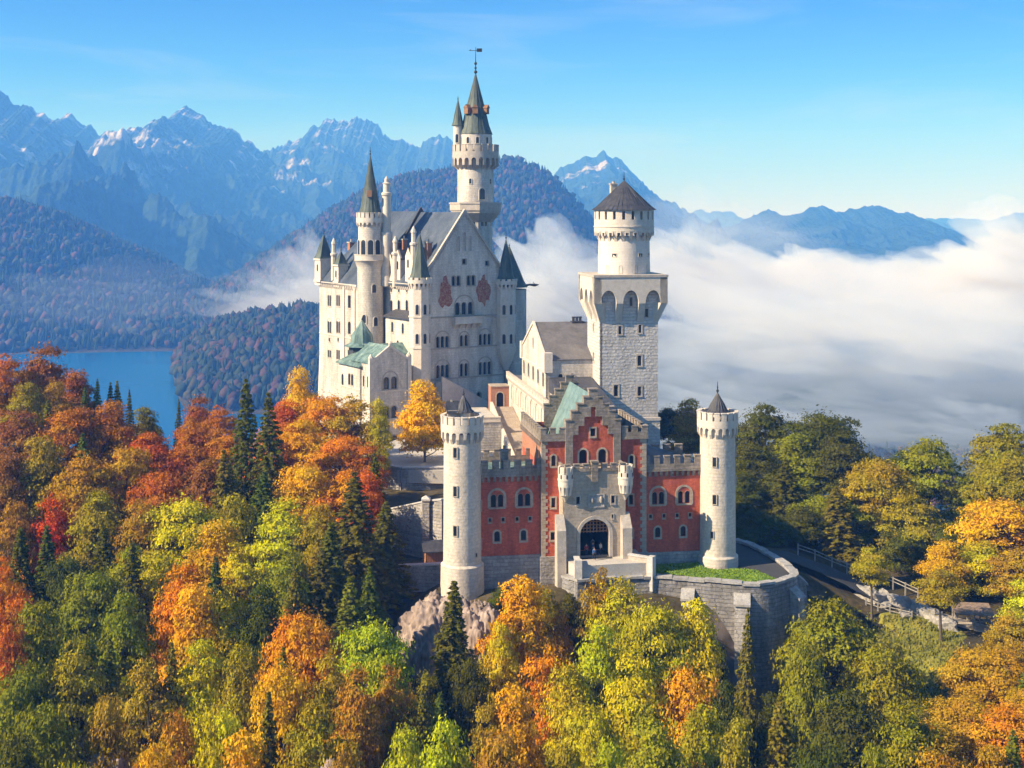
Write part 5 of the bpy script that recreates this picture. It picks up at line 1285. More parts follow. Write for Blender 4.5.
for a in (-2.6, -2.0, -1.35, -.8): cyl_window(dr, a, tz(144), .7, 1.5, r4, M_white, True, .12)
rf = cone_roof(tt, 17.0 / tp, tz(134.5), tz(73), M_cone, 16, 0, 0, .06, fin=0)
for a in (-2.15, -1.0, -2.9):
    mb = MB(); q = 10.6 / tp; mb.box(q - .9, q + .75, -.65, .65, tz(114.5), tz(108.5)); mb.add([(q - 1.2, -.8, tz(108.5)), (q + .9, -.8, tz(108.5)), (q + .9, .8, tz(108.5)), (q - 1.2, .8, tz(108.5)), (q + .9, 0, tz(105)), (q - 1.8, 0, tz(105))], [(0, 1, 4, 5), (3, 5, 4, 2), (1, 2, 4)]); mb.xf(Matrix.Rotation(a, 4, 'Z')); mb.build('dormer', M_wood, tt)
# weather vane
mb = MB(); mb.tube([(0, 0, tz(74)), (0, 0, tz(47))], [.16, .05], 6); 
for y, r_ in ((72, .42), (68, .3), (63.5, .36)): mb.ball((0, 0, tz(y)), r_, 10, 6)
zv = tz(50.5); mb.tube([(-1.5, 0, zv), (1.4, 0, zv)], .07, 5); mb.tube([(0, -.9, zv - .6), (0, .9, zv - .6)], .05, 5)
mb.prism([(.25, -.04), (1.55, -.04), (1.55, .04), (.25, .04)], zv - .35, zv + .5); mb.add([(-1.7, 0, zv), (-1.1, .25, zv), (-1.1, -.25, zv), (-1.1, 0, zv + .3)], [(0, 1, 2), (0, 1, 3), (0, 3, 2)])
mb.xf(Matrix.Rotation(R(-33), 4, 'Z')); mb.build('weather_vane', M_metal, tt)
# side turret
a_ = math.pi + R(-33) + .25; tx, ty = math.cos(a_) * 18.0 / tp, math.sin(a_) * 18.0 / tp
mb = MB(); mb.lathe([(.3, tz(162)), (1.15, tz(152)), (1.15, tz(126))], 16, tx, ty); o = mb.build('side_turret', M_palr, tt); cone_roof(o, 1.5, tz(126), tz(100), M_cone, 12, tx, ty, fin=.9)
cyl_window(o, -2.3, tz(143), .7, 2.0, 1.15, M_white, True, .1, cx=tx, cy=ty)

# ================================================================== FRONT ANNEX with green copper roofs
an = thing('annex', 'lower limestone annex with small gable and green copper roofs, left of the palace gable', 'building', PF.w(-15.5, 0, 0), 33)
AO = -15.5; AU = 15.5
def az(py, u, v): return PF.z(py, u + AO, v)
ze, zr_ = az(364, 8, 0), az(343.5, 8, 5); Wd = 10.5; zb_ = -10
l1 = Face((0, 0, 0), -Y3, Vector((-1, 0, 0)))
for y, hh in ((385.5, 2.5), (418, 2.5), (446, 2.2)): l1.win(-4.6, az(y, 0, 4), 1.0, hh, 2, True, .4, False, .2)
l1.win(-8.7, az(386, 0, 8), .9, 2.6, 1, True, .2, False, .15)
f1 = Face((0, 0, 0), X3, PN)
for y in (386, 418): f1.win(12.6, az(y, 12, 0), .9, 2.3, 1, True, .3, False, .2)
mb = MB(); l1.wall(mb, [(-Wd, zb_), (0, zb_), (0, ze), (-Wd, ze)]); f1.wall(mb, [(0, zb_), (AU, zb_), (AU, ze), (0, ze)]); mb.add([(0, Wd, zb_), (AU, Wd, zb_), (AU, Wd, ze), (0, Wd, ze)], [(0, 1, 2, 3)]); mb.build('wall', M_pal, an); l1.windows(an, M_trim, None, .18); f1.windows(an, M_trim)
# projecting gabled bay
p0 = PF.u(371, -4.5) - AO; p1 = PF.u(409, -4.5) - AO; pv = -4.5; pc = (p0 + p1) / 2; zpe, zpr = az(362, pc, pv), az(346.5, pc, pv)
f2 = Face((0, pv, 0), X3, PN)
for y, hh in ((389, 2.6), (418.5, 2.6), (447, 2.4)): f2.win(pc, az(y, pc, pv), 1.35, hh, 2, True, .5, y < 400, .24)
l2 = Face((p0, 0, 0), -Y3, Vector((-1, 0, 0)))
for v in (1.1, 3.1): l2.win(v, az(387, p0, -2), .7, 2.4, 1, True, .2, False, .14)
mb = MB(); f2.wall(mb, [(p0, zb_), (p1, zb_), (p1, zpe), (pc, zpr), (p0, zpe)]); l2.wall(mb, [(0, zb_), (-pv, zb_), (-pv, zpe), (0, zpe)])
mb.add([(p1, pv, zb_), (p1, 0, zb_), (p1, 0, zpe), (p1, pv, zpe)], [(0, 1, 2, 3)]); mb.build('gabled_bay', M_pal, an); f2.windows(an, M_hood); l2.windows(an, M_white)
mb = MB(); mb.panel((0, pv - .25, 0), X3, PN, [(p0 - .35, zpe - .3), (pc, zpr - .25), (p1 + .35, zpe - .3), (p1 + .35, zpe + .25), (pc, zpr + .4), (p0 - .35, zpe + .25)], (), .5, True)
for u_ in (p0, p1): mb.box(u_ - .45, u_ + .45, pv - .3, pv + .5, zb_, zpe + .9); mb.lathe([(.6, zpe + .9), (.6, zpe + 1.2), (.1, zpe + 1.9)], 8, u_, pv + .1)
for y in (391.5, 420): z = az(y, pc, pv); mb.box(p0 - .15, p1 + .15, pv - .15, pv + .02, z, z + .3); mb.box(-.15, .02, 0, Wd, z, z + .3); mb.box(p1 + .5, AU, -.15, .02, z, z + .3)
mb.lathe([(.35, zpr + .2), (.45, zpr + .7), (.1, zpr + 1.2)], 8, pc, pv); mb.box(-.4, AU, -.4, .1, ze - .3, ze); mb.box(-.4, .1, -.4, Wd, ze - .301, ze - .001)
mb.build('stone_trim', M_white, an)
mb = MB(); x0, x1, y0, y1 = -.6, AU, -.6, Wd + .6; ym = Wd / 2
mb.add([(x0, y0, ze), (x1, y0, ze), (x1, ym, zr_), (5.2, ym, zr_), (x0, y1, ze), (x1, y1, ze), (x0, y0, ze - .2), (x1, y0, ze - .2), (x0, y1, ze - .2)], [(0, 1, 2, 3), (0, 3, 4), (4, 3, 2, 5), (0, 6, 7, 1), (0, 4, 8, 6)])
n0 = 34
for i in range(n0):
    x = x0 + (x1 - x0) * (i + .5) / n0
    if x > 5.2: mb.tube([(x, y0, ze + .02), (x, ym, zr_ + .02)], .05, 3)
    else:
        t = (x - x0) / (5.2 - x0); mb.tube([(x, y0, ze + .02), (x, y0 + (ym - y0) * t, ze + (zr_ - ze) * t + .02)], .05, 3)
for i in range(14):
    y = y0 + (y1 - y0) * (i + .5) / 14; t = 1 - abs(y - ym) / (ym - y0); mb.tube([(x0, y, ze + .02), (x0 + (5.2 - x0) * t, y, ze + (zr_ - ze) * t + .02)], .05, 3)
mb.build('roof', M_copper, an)
mb = MB(); gable_roof(mb, p0 - .1, p1 + .1, pv + .3, 5.2, zpe, zpr + .15, 'y', .1, .2); mb.build('roof', M_copper, an)
tx, ty = PF.u(362, 9.0) - AO, 9.0; zt0, zt1 = az(346, tx, ty), az(320, tx, ty)
mb = MB(); mb.lathe([(2.9, ze - 3), (2.9, zt0 + .2)], 8, tx, ty, R(22.5)); o = mb.build('roof_turret', M_slate, an); cone_roof(o, 4.1, zt0, zt1, M_copper, 8, tx, ty, .3, fin=.8, rot=R(22.5))
# ================================================================== BASTION, FORECOURT, PATHS
bp_ = [(-6, -6.2), (-4.5, -9), (1, -8.4), (6.6, -8.5), (10.5, -10), (14.5, -11.9), (17, -13), (19.2, -13.6), (21.5, -13), (23.4, -11.9), (25.0, -10.8), (26.2, -9.3), (26.9, -7), (27.2, -3), (27.1, 2), (26.4, 8), (25, 12)]
bas = thing('bastion', 'curved grey stone bastion wall with stepped coping below the lawn and the right round tower', 'bastion', GF.w(0, 0, 0), 9.5)
M_bcop = mat('weathered coping', [(.26, .25, .235), (.35, .335, .315), (.44, .42, .395)], .8, .9, bump=.5, bscale=3, fine=(4, .2))
def offs(pts, d):
    out = []
    for i, p in enumerate(pts):
        a = Vector(pts[max(0, i - 1)]); b = Vector(pts[min(len(pts) - 1, i + 1)]); t = (b - a).normalized(); n = Vector((t.y, -t.x)); out.append((p[0] + n.x * d, p[1] + n.y * d))
    return out
zt = [-1.25 - .05 * i for i in range(len(bp_))]
inn = offs(bp_, -.75); outb = offs(bp_, 1.3)
mb = MB(); n = len(bp_)
V = [(x, y, -26) for x, y in outb] + [(x, y, zt[i]) for i, (x, y) in enumerate(bp_)] + [(x, y, zt[i]) for i, (x, y) in enumerate(inn)] + [(x, y, -4) for x, y in inn]
F = [];
for k in range(3):
    for i in range(n - 1): F.append((k * n + i, k * n + i + 1, (k + 1) * n + i + 1, (k + 1) * n + i))
mb.add(V, F); mb.build('wall', masonry('bastion stone', (.23, .22, .21), (.32, .30, .285), (.15, .145, .14), 1.3, .5, vary=.25, stain=.55, bump=.9, msize=.03), bas)
mb = MB(); o1 = offs(bp_, .22); i1 = offs(bp_, -.95)
for i in range(n - 1):
    a0, a1, b0, b1 = Vector(o1[i]), Vector(o1[i + 1]), Vector(i1[i]), Vector(i1[i + 1]); L = (a1 - a0).length; m_ = max(1, round(L / 2.2))
    for q in range(m_):
        t0, t1 = q / m_, (q + 1) / m_ - .01; z = zt[i] + .12 * ((i * 3 + q) % 2) + .02; P = [a0.lerp(a1, t0), a0.lerp(a1, t1), b0.lerp(b1, t1), b0.lerp(b1, t0)]
        mb.prism([(p.x, p.y) for p in P], z, z + .34)
mb.build('coping', M_bcop, bas)
for i, w, top in ((6, 1.0, -3.2), (10, .9, -3.4), (12, 1.2, -2.6), (13, 1.3, -3.0), (4, .8, -3.0)):
    p = Vector(bp_[i]); a = Vector(bp_[i - 1]); b_ = Vector(bp_[i + 1]); t = (b_ - a).normalized(); nn_ = Vector((t.y, -t.x))
    mb = MB(); q = [p - t * w, p + t * w]
    V = [];
    for s_ in q: V += [(*(s_ - nn_ * .2), -26), (*(s_ + nn_ * 3.0), -26), (*(s_ + nn_ * 1.2), top - .6), (*(s_ - nn_ * .0), top + .5)]
    mb.add(V, [(0, 1, 2, 3), (7, 6, 5, 4), (1, 5, 6, 2), (2, 6, 7, 3), (0, 4, 5, 1)]); o = mb.build('buttress', M_wall, bas)
    mb = MB(); V = []
    for s_ in (p - t * (w + .1), p + t * (w + .1)): V += [(*(s_ + nn_ * 1.45), top - .75), (*(s_ + nn_ * 1.45), top - .45), (*(s_ - nn_ * .05), top + .75), (*(s_ - nn_ * .05), top + .45)]
    mb.add(V, [(0, 1, 2, 3), (7, 6, 5, 4), (0, 4, 5, 1), (1, 5, 6, 2), (2, 6, 7, 3), (3, 7, 4, 0)]); mb.build('cap_stone', M_bcop, o)
# thin string on the wall
# lawn and forecourt floors are part of the ground
def floor(name, pts, z0, z1, m):
    P = [GF.w(a, b, 0) for a, b in pts]; mb = MB(); mb.prism([(p.x, p.y) for p in P], z0, z1); return tag(mb.build(name, m), kind='structure')
lawn_pts = [(5.6, -.5), (15.0, -.5), (14.9, -3.3), (16.5, -4.6), (19.2, -4.4), (21.6, -5.5)] + [inn[9], inn[8], inn[7], inn[6], inn[5], inn[4], (inn[3][0] + .3, inn[3][1] + .1), (5.6, -4)]
floor('lawn', lawn_pts, -6, -1.62, M_lawn)
floor('forecourt', [(-5.2, -5.0), (-5.2, -.8), (5.6, -.8), (5.6, -4.05), (6.2, -8.0), (1, -7.9), (-4.2, -8.3)], -6, zg - .02, M_pave)
floor('bailey_road', [(21.7, -5.4), inn[9], inn[10], inn[11], inn[12], inn[13], inn[14], inn[15], (24.5, 12), (19.8, 9), (20.6, -3)], -6, -2.05, M_road)
# grass blades
gb = MB(); r_ = np.random.RandomState(3)
Lp2 = [Vector(p) for p in lawn_pts]
cnt = 0
while cnt < 5200:
    x, y = r_.uniform(5.6, 23), r_.uniform(-13, -.5)
    c = False; j = len(Lp2) - 1
    for i in range(len(Lp2)):
        if (Lp2[i].y > y) != (Lp2[j].y > y) and x < (Lp2[j].x - Lp2[i].x) * (y - Lp2[i].y) / (Lp2[j].y - Lp2[i].y) + Lp2[i].x: c = not c
        j = i
    if not c: continue
    a = r_.uniform(0, 6.28); h = r_.uniform(.08, .22); w = .09; gb.add([(x - w * math.cos(a), y - w * math.sin(a), -1.62), (x + w * math.cos(a), y + w * math.sin(a), -1.62), (x + r_.uniform(-.08, .08), y + r_.uniform(-.08, .08), -1.62 + h)], [(0, 1, 2)]); cnt += 1
gr = gb.build('grass', M_lawn); gr.location = GF.w(0, 0, 0); gr.rotation_euler = (0, 0, R(9.5)); tag(gr, kind='stuff')
# side walls of the approach to the gateway
for nm, pts, lab in (('parapet_wall', [(3.4, -5.9), (5.9, -8.2)], 'short pale parapet wall running forward from the right side of the gateway'), ('parapet_wall', [(-4.0, -5.9), (-4.3, -8.4)], 'short pale parapet wall running forward from the left side of the gateway')):
    (a, b), (c, d) = pts; L = math.hypot(c - a, d - b); o = thing(nm, lab, 'wall', GF.w(a, b, 0), 9.5 + math.degrees(math.atan2(d - b, c - a)))
    mb = MB(); mb.box(0, L, -.3, .3, -3, 1.35); mb.build('masonry', M_trim, o); mb = MB(); mb.box(-.05, L + .1, -.4, .4, 1.35, 1.5); mb.box(L - .4, L + .4, -.5, .5, -3, 1.65); mb.build('coping', M_coping, o)
# ---- walls and shed on the slope left of the left round tower
def wpt(px, Y, z=0): return Vector((px2x(px, Y), Y, z))
def wall_run(name, label, pts, th, m, base):
    """wall through (px, Y, top z) points"""
    o = thing(name, label, 'wall', wpt(*pts[0][:2], 0)); P0 = o.location
    mb = MB(); cb = MB()
    for (p, Y, z), (p2, Y2, z2) in zip(pts[:-1], pts[1:]):
        a, b_ = wpt(p, Y) - P0, wpt(p2, Y2) - P0; d = (b_ - a).normalized(); nn_ = Vector((d.y, -d.x, 0)) * th / 2
        for bb, e, zz in ((mb, 1, None), (cb, 1.35, .22)):
            V = []
            for s_, t_ in ((a, z), (b_, z2)):
                lo = base if zz is None else t_
                hi = t_ if zz is None else t_ + zz
                V += [(s_.x - nn_.x * e, s_.y - nn_.y * e, lo), (s_.x + nn_.x * e, s_.y + nn_.y * e, lo), (s_.x + nn_.x * e, s_.y + nn_.y * e, hi), (s_.x - nn_.x * e, s_.y - nn_.y * e, hi)]
            bb.add(V, [(0, 1, 2, 3), (7, 6, 5, 4), (0, 4, 5, 1), (1, 5, 6, 2), (2, 6, 7, 3), (3, 7, 4, 0)])
    mb.build('masonry', m, o); cb.build('coping', M_coping, o); return o
wall_run('retaining_wall', 'stone retaining wall under the yellow maple at the edge of the courtyard', [(381, 242.5, 1.2), (402, 239.5, 1.2), (446, 240.0, 1.2)], .8, M_wall, -9)
wall_run('garden_wall', 'weathered stone wall with a sloping top below the yellow maple courtyard', [(390, 212, -.2), (424, 207, 2.1), (443, 205, 2.9)], .7, M_wall, -12)
wall_run('garden_wall', 'low dark stone wall at the foot of the slope beside the left round tower', [(384, 190, -3.5), (412, 189, -3.2), (441, 188, -2.7)], .8, M_wall, -14)
o = thing('stone_pier', 'square stone pier standing in the sloping garden wall', 'pier', wpt(426, 206, 0)); mb = MB(); mb.box(-.55, .55, -.6, .6, -10, 2.6); mb.build('shaft', M_wall, o); mb = MB(); mb.box(-.7, .7, -.75, .75, 2.6, 2.9, 0, 0); mb.add([(-.7, -.75, 2.9), (.7, -.75, 2.9), (.7, .75, 2.9), (-.7, .75, 2.9), (0, 0, 3.4)], [(0, 1, 4), (1, 2, 4), (2, 3, 4), (3, 0, 4)]); mb.build('cap_stone', M_coping, o)
o = thing('timber_shed', 'small orange brown timber shed tucked beside the foot of the left round tower', 'shed', wpt(435, 192, -3.6), 9.5)
mb = MB(); mb.box(-1.5, 1.3, -1, 1.2, -5, 2.2); 
for i in range(9): mb.box(-1.45 + i * .31, -1.42 + i * .31 + .02, -1.04, -1.0, -3, 2.15)
mb.build('walls', mat('warm boards', [(.30, .13, .05), (.40, .19, .08), (.46, .24, .11)], 2, .8, stretch=(4, 4, .5), fine=(8, .15)), o); mb = MB(); mb.add([(-1.9, -1.5, 1.9), (1.7, -1.5, 1.9), (1.7, 1.5, 2.9), (-1.9, 1.5, 2.9), (-1.9, -1.5, 2.05), (1.7, -1.5, 2.05), (1.7, 1.5, 3.05), (-1.9, 1.5, 3.05)], [(0, 1, 2, 3), (4, 5, 6, 7), (0, 1, 5, 4), (1, 2, 6, 5), (2, 3, 7, 6), (3, 0, 4, 7)]); mb.build('roof', M_slate, o)

# ---- path, fences and little bridge on the right
def ribbon(name, pts, w, m, dz):
    """(px, Y) centre line laid on the ground"""
    P = []
    C = [Vector((px2x(a, b), b)) for a, b, *_ in pts]
    for i in range(len(C) - 1):
        for q in range(8): P.append((C[i].lerp(C[i + 1], q / 8), pts[i][2] + (pts[i + 1][2] - pts[i][2]) * q / 8))
    P.append((C[-1], pts[-1][2]))
    L, Rr = [], []
    for i, (p, z) in enumerate(P):
        t = (P[min(i + 1, len(P) - 1)][0] - P[max(i - 1, 0)][0]).normalized(); n_ = Vector((t.y, -t.x)); L.append((*(p + n_ * w / 2), z + dz)); Rr.append((*(p - n_ * w / 2), z + dz))
    n_ = len(P); mb = MB(); mb.add(L + Rr, [(i, i + 1, n_ + i + 1, n_ + i) for i in range(n_ - 1)])
    return tag(mb.build(name, m), kind='structure')
ribbon('road', ROAD, 6.0, M_road, .06)
ribbon('path', PATH, 3.6, mat('worn gravel path', [(.30, .26, .21), (.40, .35, .29), (.47, .42, .36)], .4, .95, fine=(5, .15), bump=.3, coord='World'), .08)
def fence(label, pts, h=1.1, rails=2, gap=2.0, m=None):
    o = thing('wooden_fence', label, 'fence', Vector((px2x(pts[0][0], pts[0][1]), pts[0][1], pts[0][2])), 0, 'wooden fences along the path')
    P0 = o.location; C = [Vector((px2x(a, b), b, z)) - P0 for a, b, z in pts]; post = None; rl = MB()
    for a, b_ in zip(C[:-1], C[1:]):
        L = (b_ - a).length; k = max(1, round(L / gap))
        for i in range(k + 1):
            if i == k and b_ is not C[-1]: continue
            p = a.lerp(b_, i / k)
            if post is None:
                pb = MB(); pb.box(-.09, .09, -.09, .09, -.8, h + .1); post = pb.build('post', m or M_greyw, o); post.location = p
            else:
                q = post.copy(); COL.objects.link(q); q.parent = o; q.location = p
        for j in range(rails):
            z = h * (1 - .45 * j) - .08; d = Vector((0, 0, z)); rl.tube([a + d, b_ + d], .075, 6)
    rl.build('rail', m or M_greyw, o); return o
fence('grey wooden rail fence in the shade behind the bastion, nearest the round tower', [(798, 197, -3.2), (815, 197.5, -4.2), (832, 197, -5.2), (862, 195, -6.4)])
fence('grey wooden rail fence behind the small leaning tree above the white blocks', [(868, 196, -6.6), (893, 194, -7.4), (918, 191, -8.2)])
fence('pale wooden rail fence below the white blocks at the front edge of the path', [(866, 186, -8.2), (890, 184.5, -8.9), (912, 183, -9.2)])
fence('wooden rail fence along the path beside the gold trees at the right edge', [(955, 184, -8.9), (980, 181.5, -9.2), (1005, 179, -9.2), (1040, 176, -9)])
# tumbled white limestone blocks
rr = random.Random(8)
def block(x, y, z, s, label):
    bm = bmesh.new(); bmesh.ops.create_icosphere(bm, subdivisions=2, radius=1); sd = rr.random() * 50
    for v in bm.verts:
        c = v.co; m_ = max(abs(c.x), abs(c.y), abs(c.z)); c = c * (.55 + .45 / m_); k = 1 + .22 * math.sin(c.x * 3 + sd) * math.sin(c.y * 4 + sd) + .12 * math.sin(c.z * 7 + sd); v.co = Vector((c.x * k * s[0], c.y * k * s[1], c.z * k * s[2]))
    me = bpy.data.meshes.new('limestone_block'); bm.to_mesh(me); bm.free(); me.materials.append(M_lblock)
    o = bpy.data.objects.new('limestone_block', me); o.location = (x, y, z); o.rotation_euler = (rr.uniform(-.2, .2), rr.uniform(-.2, .2), rr.uniform(0, 3)); link(o); tag(o, label, 'rock', 'white limestone blocks beside the path')
M_lblock = mat('white limestone block', [(.20, .185, .165), (.32, .30, .27), (.44, .41, .375)], .7, .9, bump=.8, bscale=2, fine=(3, .15))
BL = [(868, 190, 1.7), (876, 189, 1.5), (884, 191, 1.2), (893, 189, 1.4), (901, 188, 1.5), (909, 189, 1.0), (917, 187, 1.5), (925, 185, 1.3), (933, 184, 1.4), (940, 182, 1.2), (947, 180, 1.5), (905, 184, .9), (886, 187, .8)]
ords = ['first', 'second', 'third', 'fourth', 'fifth', 'sixth', 'seventh', 'eighth', 'ninth', 'tenth', 'eleventh', 'twelfth', 'thirteenth', 'fourteenth', 'fifteenth', 'sixteenth', 'seventeenth', 'eighteenth', 'nineteenth', 'twentieth']
for i, (a, b, s_) in enumerate(sorted(BL)):
    x, y = px2x(a, b), b; block(x, y, gz(x, y) + s_ * .35, (s_, s_ * .8, s_ * .7), 'white limestone block beside the path, %s from the left in the row' % ords[i])
# timber footbridge shelter
o = thing('path_shelter', 'low brown roofed shelter with railings over the path at the right edge', 'shelter', Vector((px2x(972, 181), 181, -9.3)), -8)
mb = MB(); mb.add([(-2.6, -1.9, 1.9), (2.6, -1.9, 1.9), (2.6, 1.9, 2.5), (-2.6, 1.9, 2.5), (-2.6, -1.9, 2.02), (2.6, -1.9, 2.02), (2.6, 1.9, 2.62), (-2.6, 1.9, 2.62)], [(0, 1, 2, 3), (4, 5, 6, 7), (0, 1, 5, 4), (1, 2, 6, 5), (2, 3, 7, 6), (3, 0, 4, 7)]); mb.build('roof', mat('brown boards', [(.17, .12, .08), (.24, .17, .12), (.3, .22, .16)], 2, .85, fine=(6, .15)), o)
for x in (-2.3, 0, 2.3):
    for y in (-1.6, 1.6): mb = MB(); mb.box(x - .09, x + .09, y - .09, y + .09, -1.5, 1.95 if y < 0 else 2.45); mb.build('post', M_greyw, o)
mb = MB(); 
for z in (.45, .95): mb.box(-2.3, 2.3, -1.66, -1.56, z, z + .12)
mb.build('railing', M_greyw, o)
def near_path(x, y, d):
    for (x0, y0, _), (x1, y1, _) in zip(_RP[:-1], _RP[1:]):
        dx, dy = x1 - x0, y1 - y0; t = max(0, min(1, ((x - x0) * dx + (y - y0) * dy) / (dx * dx + dy * dy)))
        if math.hypot(x - x0 - t * dx, y - y0 - t * dy) < d: return True
    return False
# ---- rock outcrops
def outcrop(name, label, px, Y, z, r, seed, m=None, fr=1.3, amp=.35):
    V, F = ico(6); n_ = np.zeros(len(V))
    for o_ in range(5): f_ = fr * 2 ** o_; n_ += .55 ** o_ * (np.abs(vnoise(V[:, 0] * f_ + seed, V[:, 2] * f_ * .6 + V[:, 1] * f_ * 1.3 + seed * 2)) - .3)
    q_ = V[:, 2] * 5 + V[:, 0] * 1.5 + 1.2 * vnoise(V[:, 0] * 2 + seed, V[:, 1] * 2 + V[:, 2]); n_ += .30 * np.abs(q_ - np.round(q_))                     # bedding ledges
    n_ -= .55 * np.clip(.10 - np.abs(vnoise(V[:, 0] * 4.5 + V[:, 1] * 3 + seed, V[:, 2] * 1.4 + seed)), 0, 1) * 4   # clefts
    n_ += .22 * vnoise(V[:, 0] * 17 + V[:, 2] * 5, V[:, 1] * 17 - V[:, 2] * 9)
    V = V * (1 + amp * n_)[:, None] * np.array(r); me = np_mesh(name, V, F, m or M_rock, False); o = bpy.data.objects.new(name, me); o.location = (px2x(px, Y), Y, z); link(o); return tag(o, label, 'rock')
outcrop('rock_outcrop', 'pinkish bare cliff below the base of the left round tower', 438, 173.5, -13.5, (6.4, 5.0, 10.5), 3.3, fr=1.5, amp=.17)
outcrop('rock_outcrop', 'pale lumpy crag under the red left wing, right of the bare cliff', 480, 171.5, -12, (4.0, 4.5, 8.5), 7.1, None, 1.7, .18)
outcrop('rock_outcrop', 'small grey crag showing between trees at the bottom left', 108, 132, -11, (2.0, 2.5, 4.5), 12.1)
outcrop('rock_outcrop', 'small pale crag at the bottom edge below the orange maples', 333, 124, -8.5, (1.8, 2, 3.5), 17.7)
outcrop('rock_outcrop', 'dark rock at the foot of the bastion above the lower trees', 700, 156, -26, (10, 5, 8), 21.3)

# sunny rough grass on the slope right of the bastion
M_rgrass = mat('rough autumn grass', [(.11, .12, .018), (.19, .185, .025), (.27, .23, .035)], .35, 1.0, coord='World', fine=(3, .3), bump=.8, bscale=3)
gx_, gy_ = np.meshgrid(np.linspace(38, 62, 40), np.linspace(154, 185, 48))
gpx = 512 + FOC * gx_ / gy_
tag(sheet('grassy_slope', gx_, gy_, ground(gx_, gy_) + np.where((gpx > 872 + 14 * fbm(gx_ * .2, gy_ * .2, 3)) & (gpx < 962 + 14 * fbm(gx_ * .2 + 9, gy_ * .2, 3)) & (gy_ > 162 + 3 * fbm(gx_ * .25, gy_ * .1, 3)), .10, -.8), M_rgrass), kind='structure')
gt = MB(); gr_ = np.random.RandomState(9)
qx, qy = gr_.uniform(39, 61, 9000), gr_.uniform(155, 184, 9000); qp = 512 + FOC * qx / qy; kk = (qp > 866) & (qp < 968) & (qy > 160); qx, qy = qx[kk], qy[kk]; qz = ground(qx, qy)
for x, y, z in zip(qx, qy, qz):
    if near_path(x, y, 3.2): continue
    a = gr_.uniform(0, 6.28); h = gr_.uniform(.2, .7); w = .16; gt.add([(x - w * math.cos(a), y - w * math.sin(a), z), (x + w * math.cos(a), y + w * math.sin(a), z), (x + gr_.uniform(-.25, .25), y + gr_.uniform(-.25, .25), z + h)], [(0, 1, 2)])
tag(gt.build('grass', M_rgrass), kind='stuff')
# ================================================================== TREES
def leaf_mat():
    m = bpy.data.materials.new('leaves'); m.use_nodes = True
    n, l = m.node_tree.nodes, m.node_tree.links
    n.remove(n['Principled BSDF'])
    oi = n.new('ShaderNodeObjectInfo'); at = n.new('ShaderNodeAttribute'); at.attribute_name = 'Col'
    sp = n.new('ShaderNodeSeparateColor'); l.new(at.outputs['Color'], sp.inputs[0])
    hs_ = n.new('ShaderNodeHueSaturation')
    def rng_(src, lo, hi):
        r = n.new('ShaderNodeMapRange'); r.inputs[3].default_value = lo; r.inputs[4].default_value = hi; l.new(src, r.inputs[0]); return r.outputs[0]
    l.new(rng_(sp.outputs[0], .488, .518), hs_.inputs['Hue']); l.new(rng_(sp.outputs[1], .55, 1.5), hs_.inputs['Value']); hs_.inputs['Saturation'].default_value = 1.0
    # part of every crown is still greener
    gm = n.new('ShaderNodeMix'); gm.data_type = 'RGBA'; l.new(oi.outputs['Color'], gm.inputs['A']); gm.inputs['B'].default_value = (.21, .205, .014, 1)
    am = n.new('ShaderNodeMath'); am.operation = 'MULTIPLY'; l.new(rng_(sp.outputs[2], 0, .62), am.inputs[0]); l.new(oi.outputs['Alpha'], am.inputs[1]); l.new(am.outputs[0], gm.inputs['Factor']); l.new(gm.outputs['Result'], hs_.inputs['Color'])
    d = n.new('ShaderNodeBsdfDiffuse'); t = n.new('ShaderNodeBsdfTranslucent'); mx = n.new('ShaderNodeMixShader'); mx.inputs[0].default_value = .28
    l.new(hs_.outputs[0], d.inputs[0]); l.new(hs_.outputs[0], t.inputs[0]); l.new(d.outputs[0], mx.inputs[1]); l.new(t.outputs[0], mx.inputs[2])
    l.new(mx.outputs[0], n['Material Output'].inputs['Surface'])
    return m
M_leaf = leaf_mat()
M_bark = mat('grey brown bark', [(.07, .055, .042), (.13, .105, .085), (.20, .17, .14)], 1.2, .95, bump=.7, bscale=4, stretch=(1, 1, .3))
def leaves_mesh(name, P, N, size, cr, vr, r, gr=None):
    """one small kite-shaped leaf face per point; cr clump tone, vr brightness"""
    k = len(P)
    N = N + r.normal(0, .55, (k, 3)); N /= np.linalg.norm(N, axis=1)[:, None] + 1e-9
    A = np.cross(N, r.normal(0, 1, (k, 3))); A /= np.linalg.norm(A, axis=1)[:, None] + 1e-9
    B = np.cross(N, A); s = (size * r.uniform(.6, 1.35, k))[:, None]
    V = np.stack([P - A * s, P + B * s * .55 + N * s * .12, P + A * s, P - B * s * .55 + N * s * .12], 1).reshape(-1, 3)
    me = np_mesh(name, V, np.arange(k * 4).reshape(k, 4), M_leaf)
    c = np.repeat(np.stack([cr, vr, np.zeros(k) if gr is None else gr, np.ones(k)], 1), 4, 0).astype(np.float32)
    a = me.color_attributes.new('Col', 'FLOAT_COLOR', 'POINT'); a.data.foreach_set('color', c.ravel())
    return me
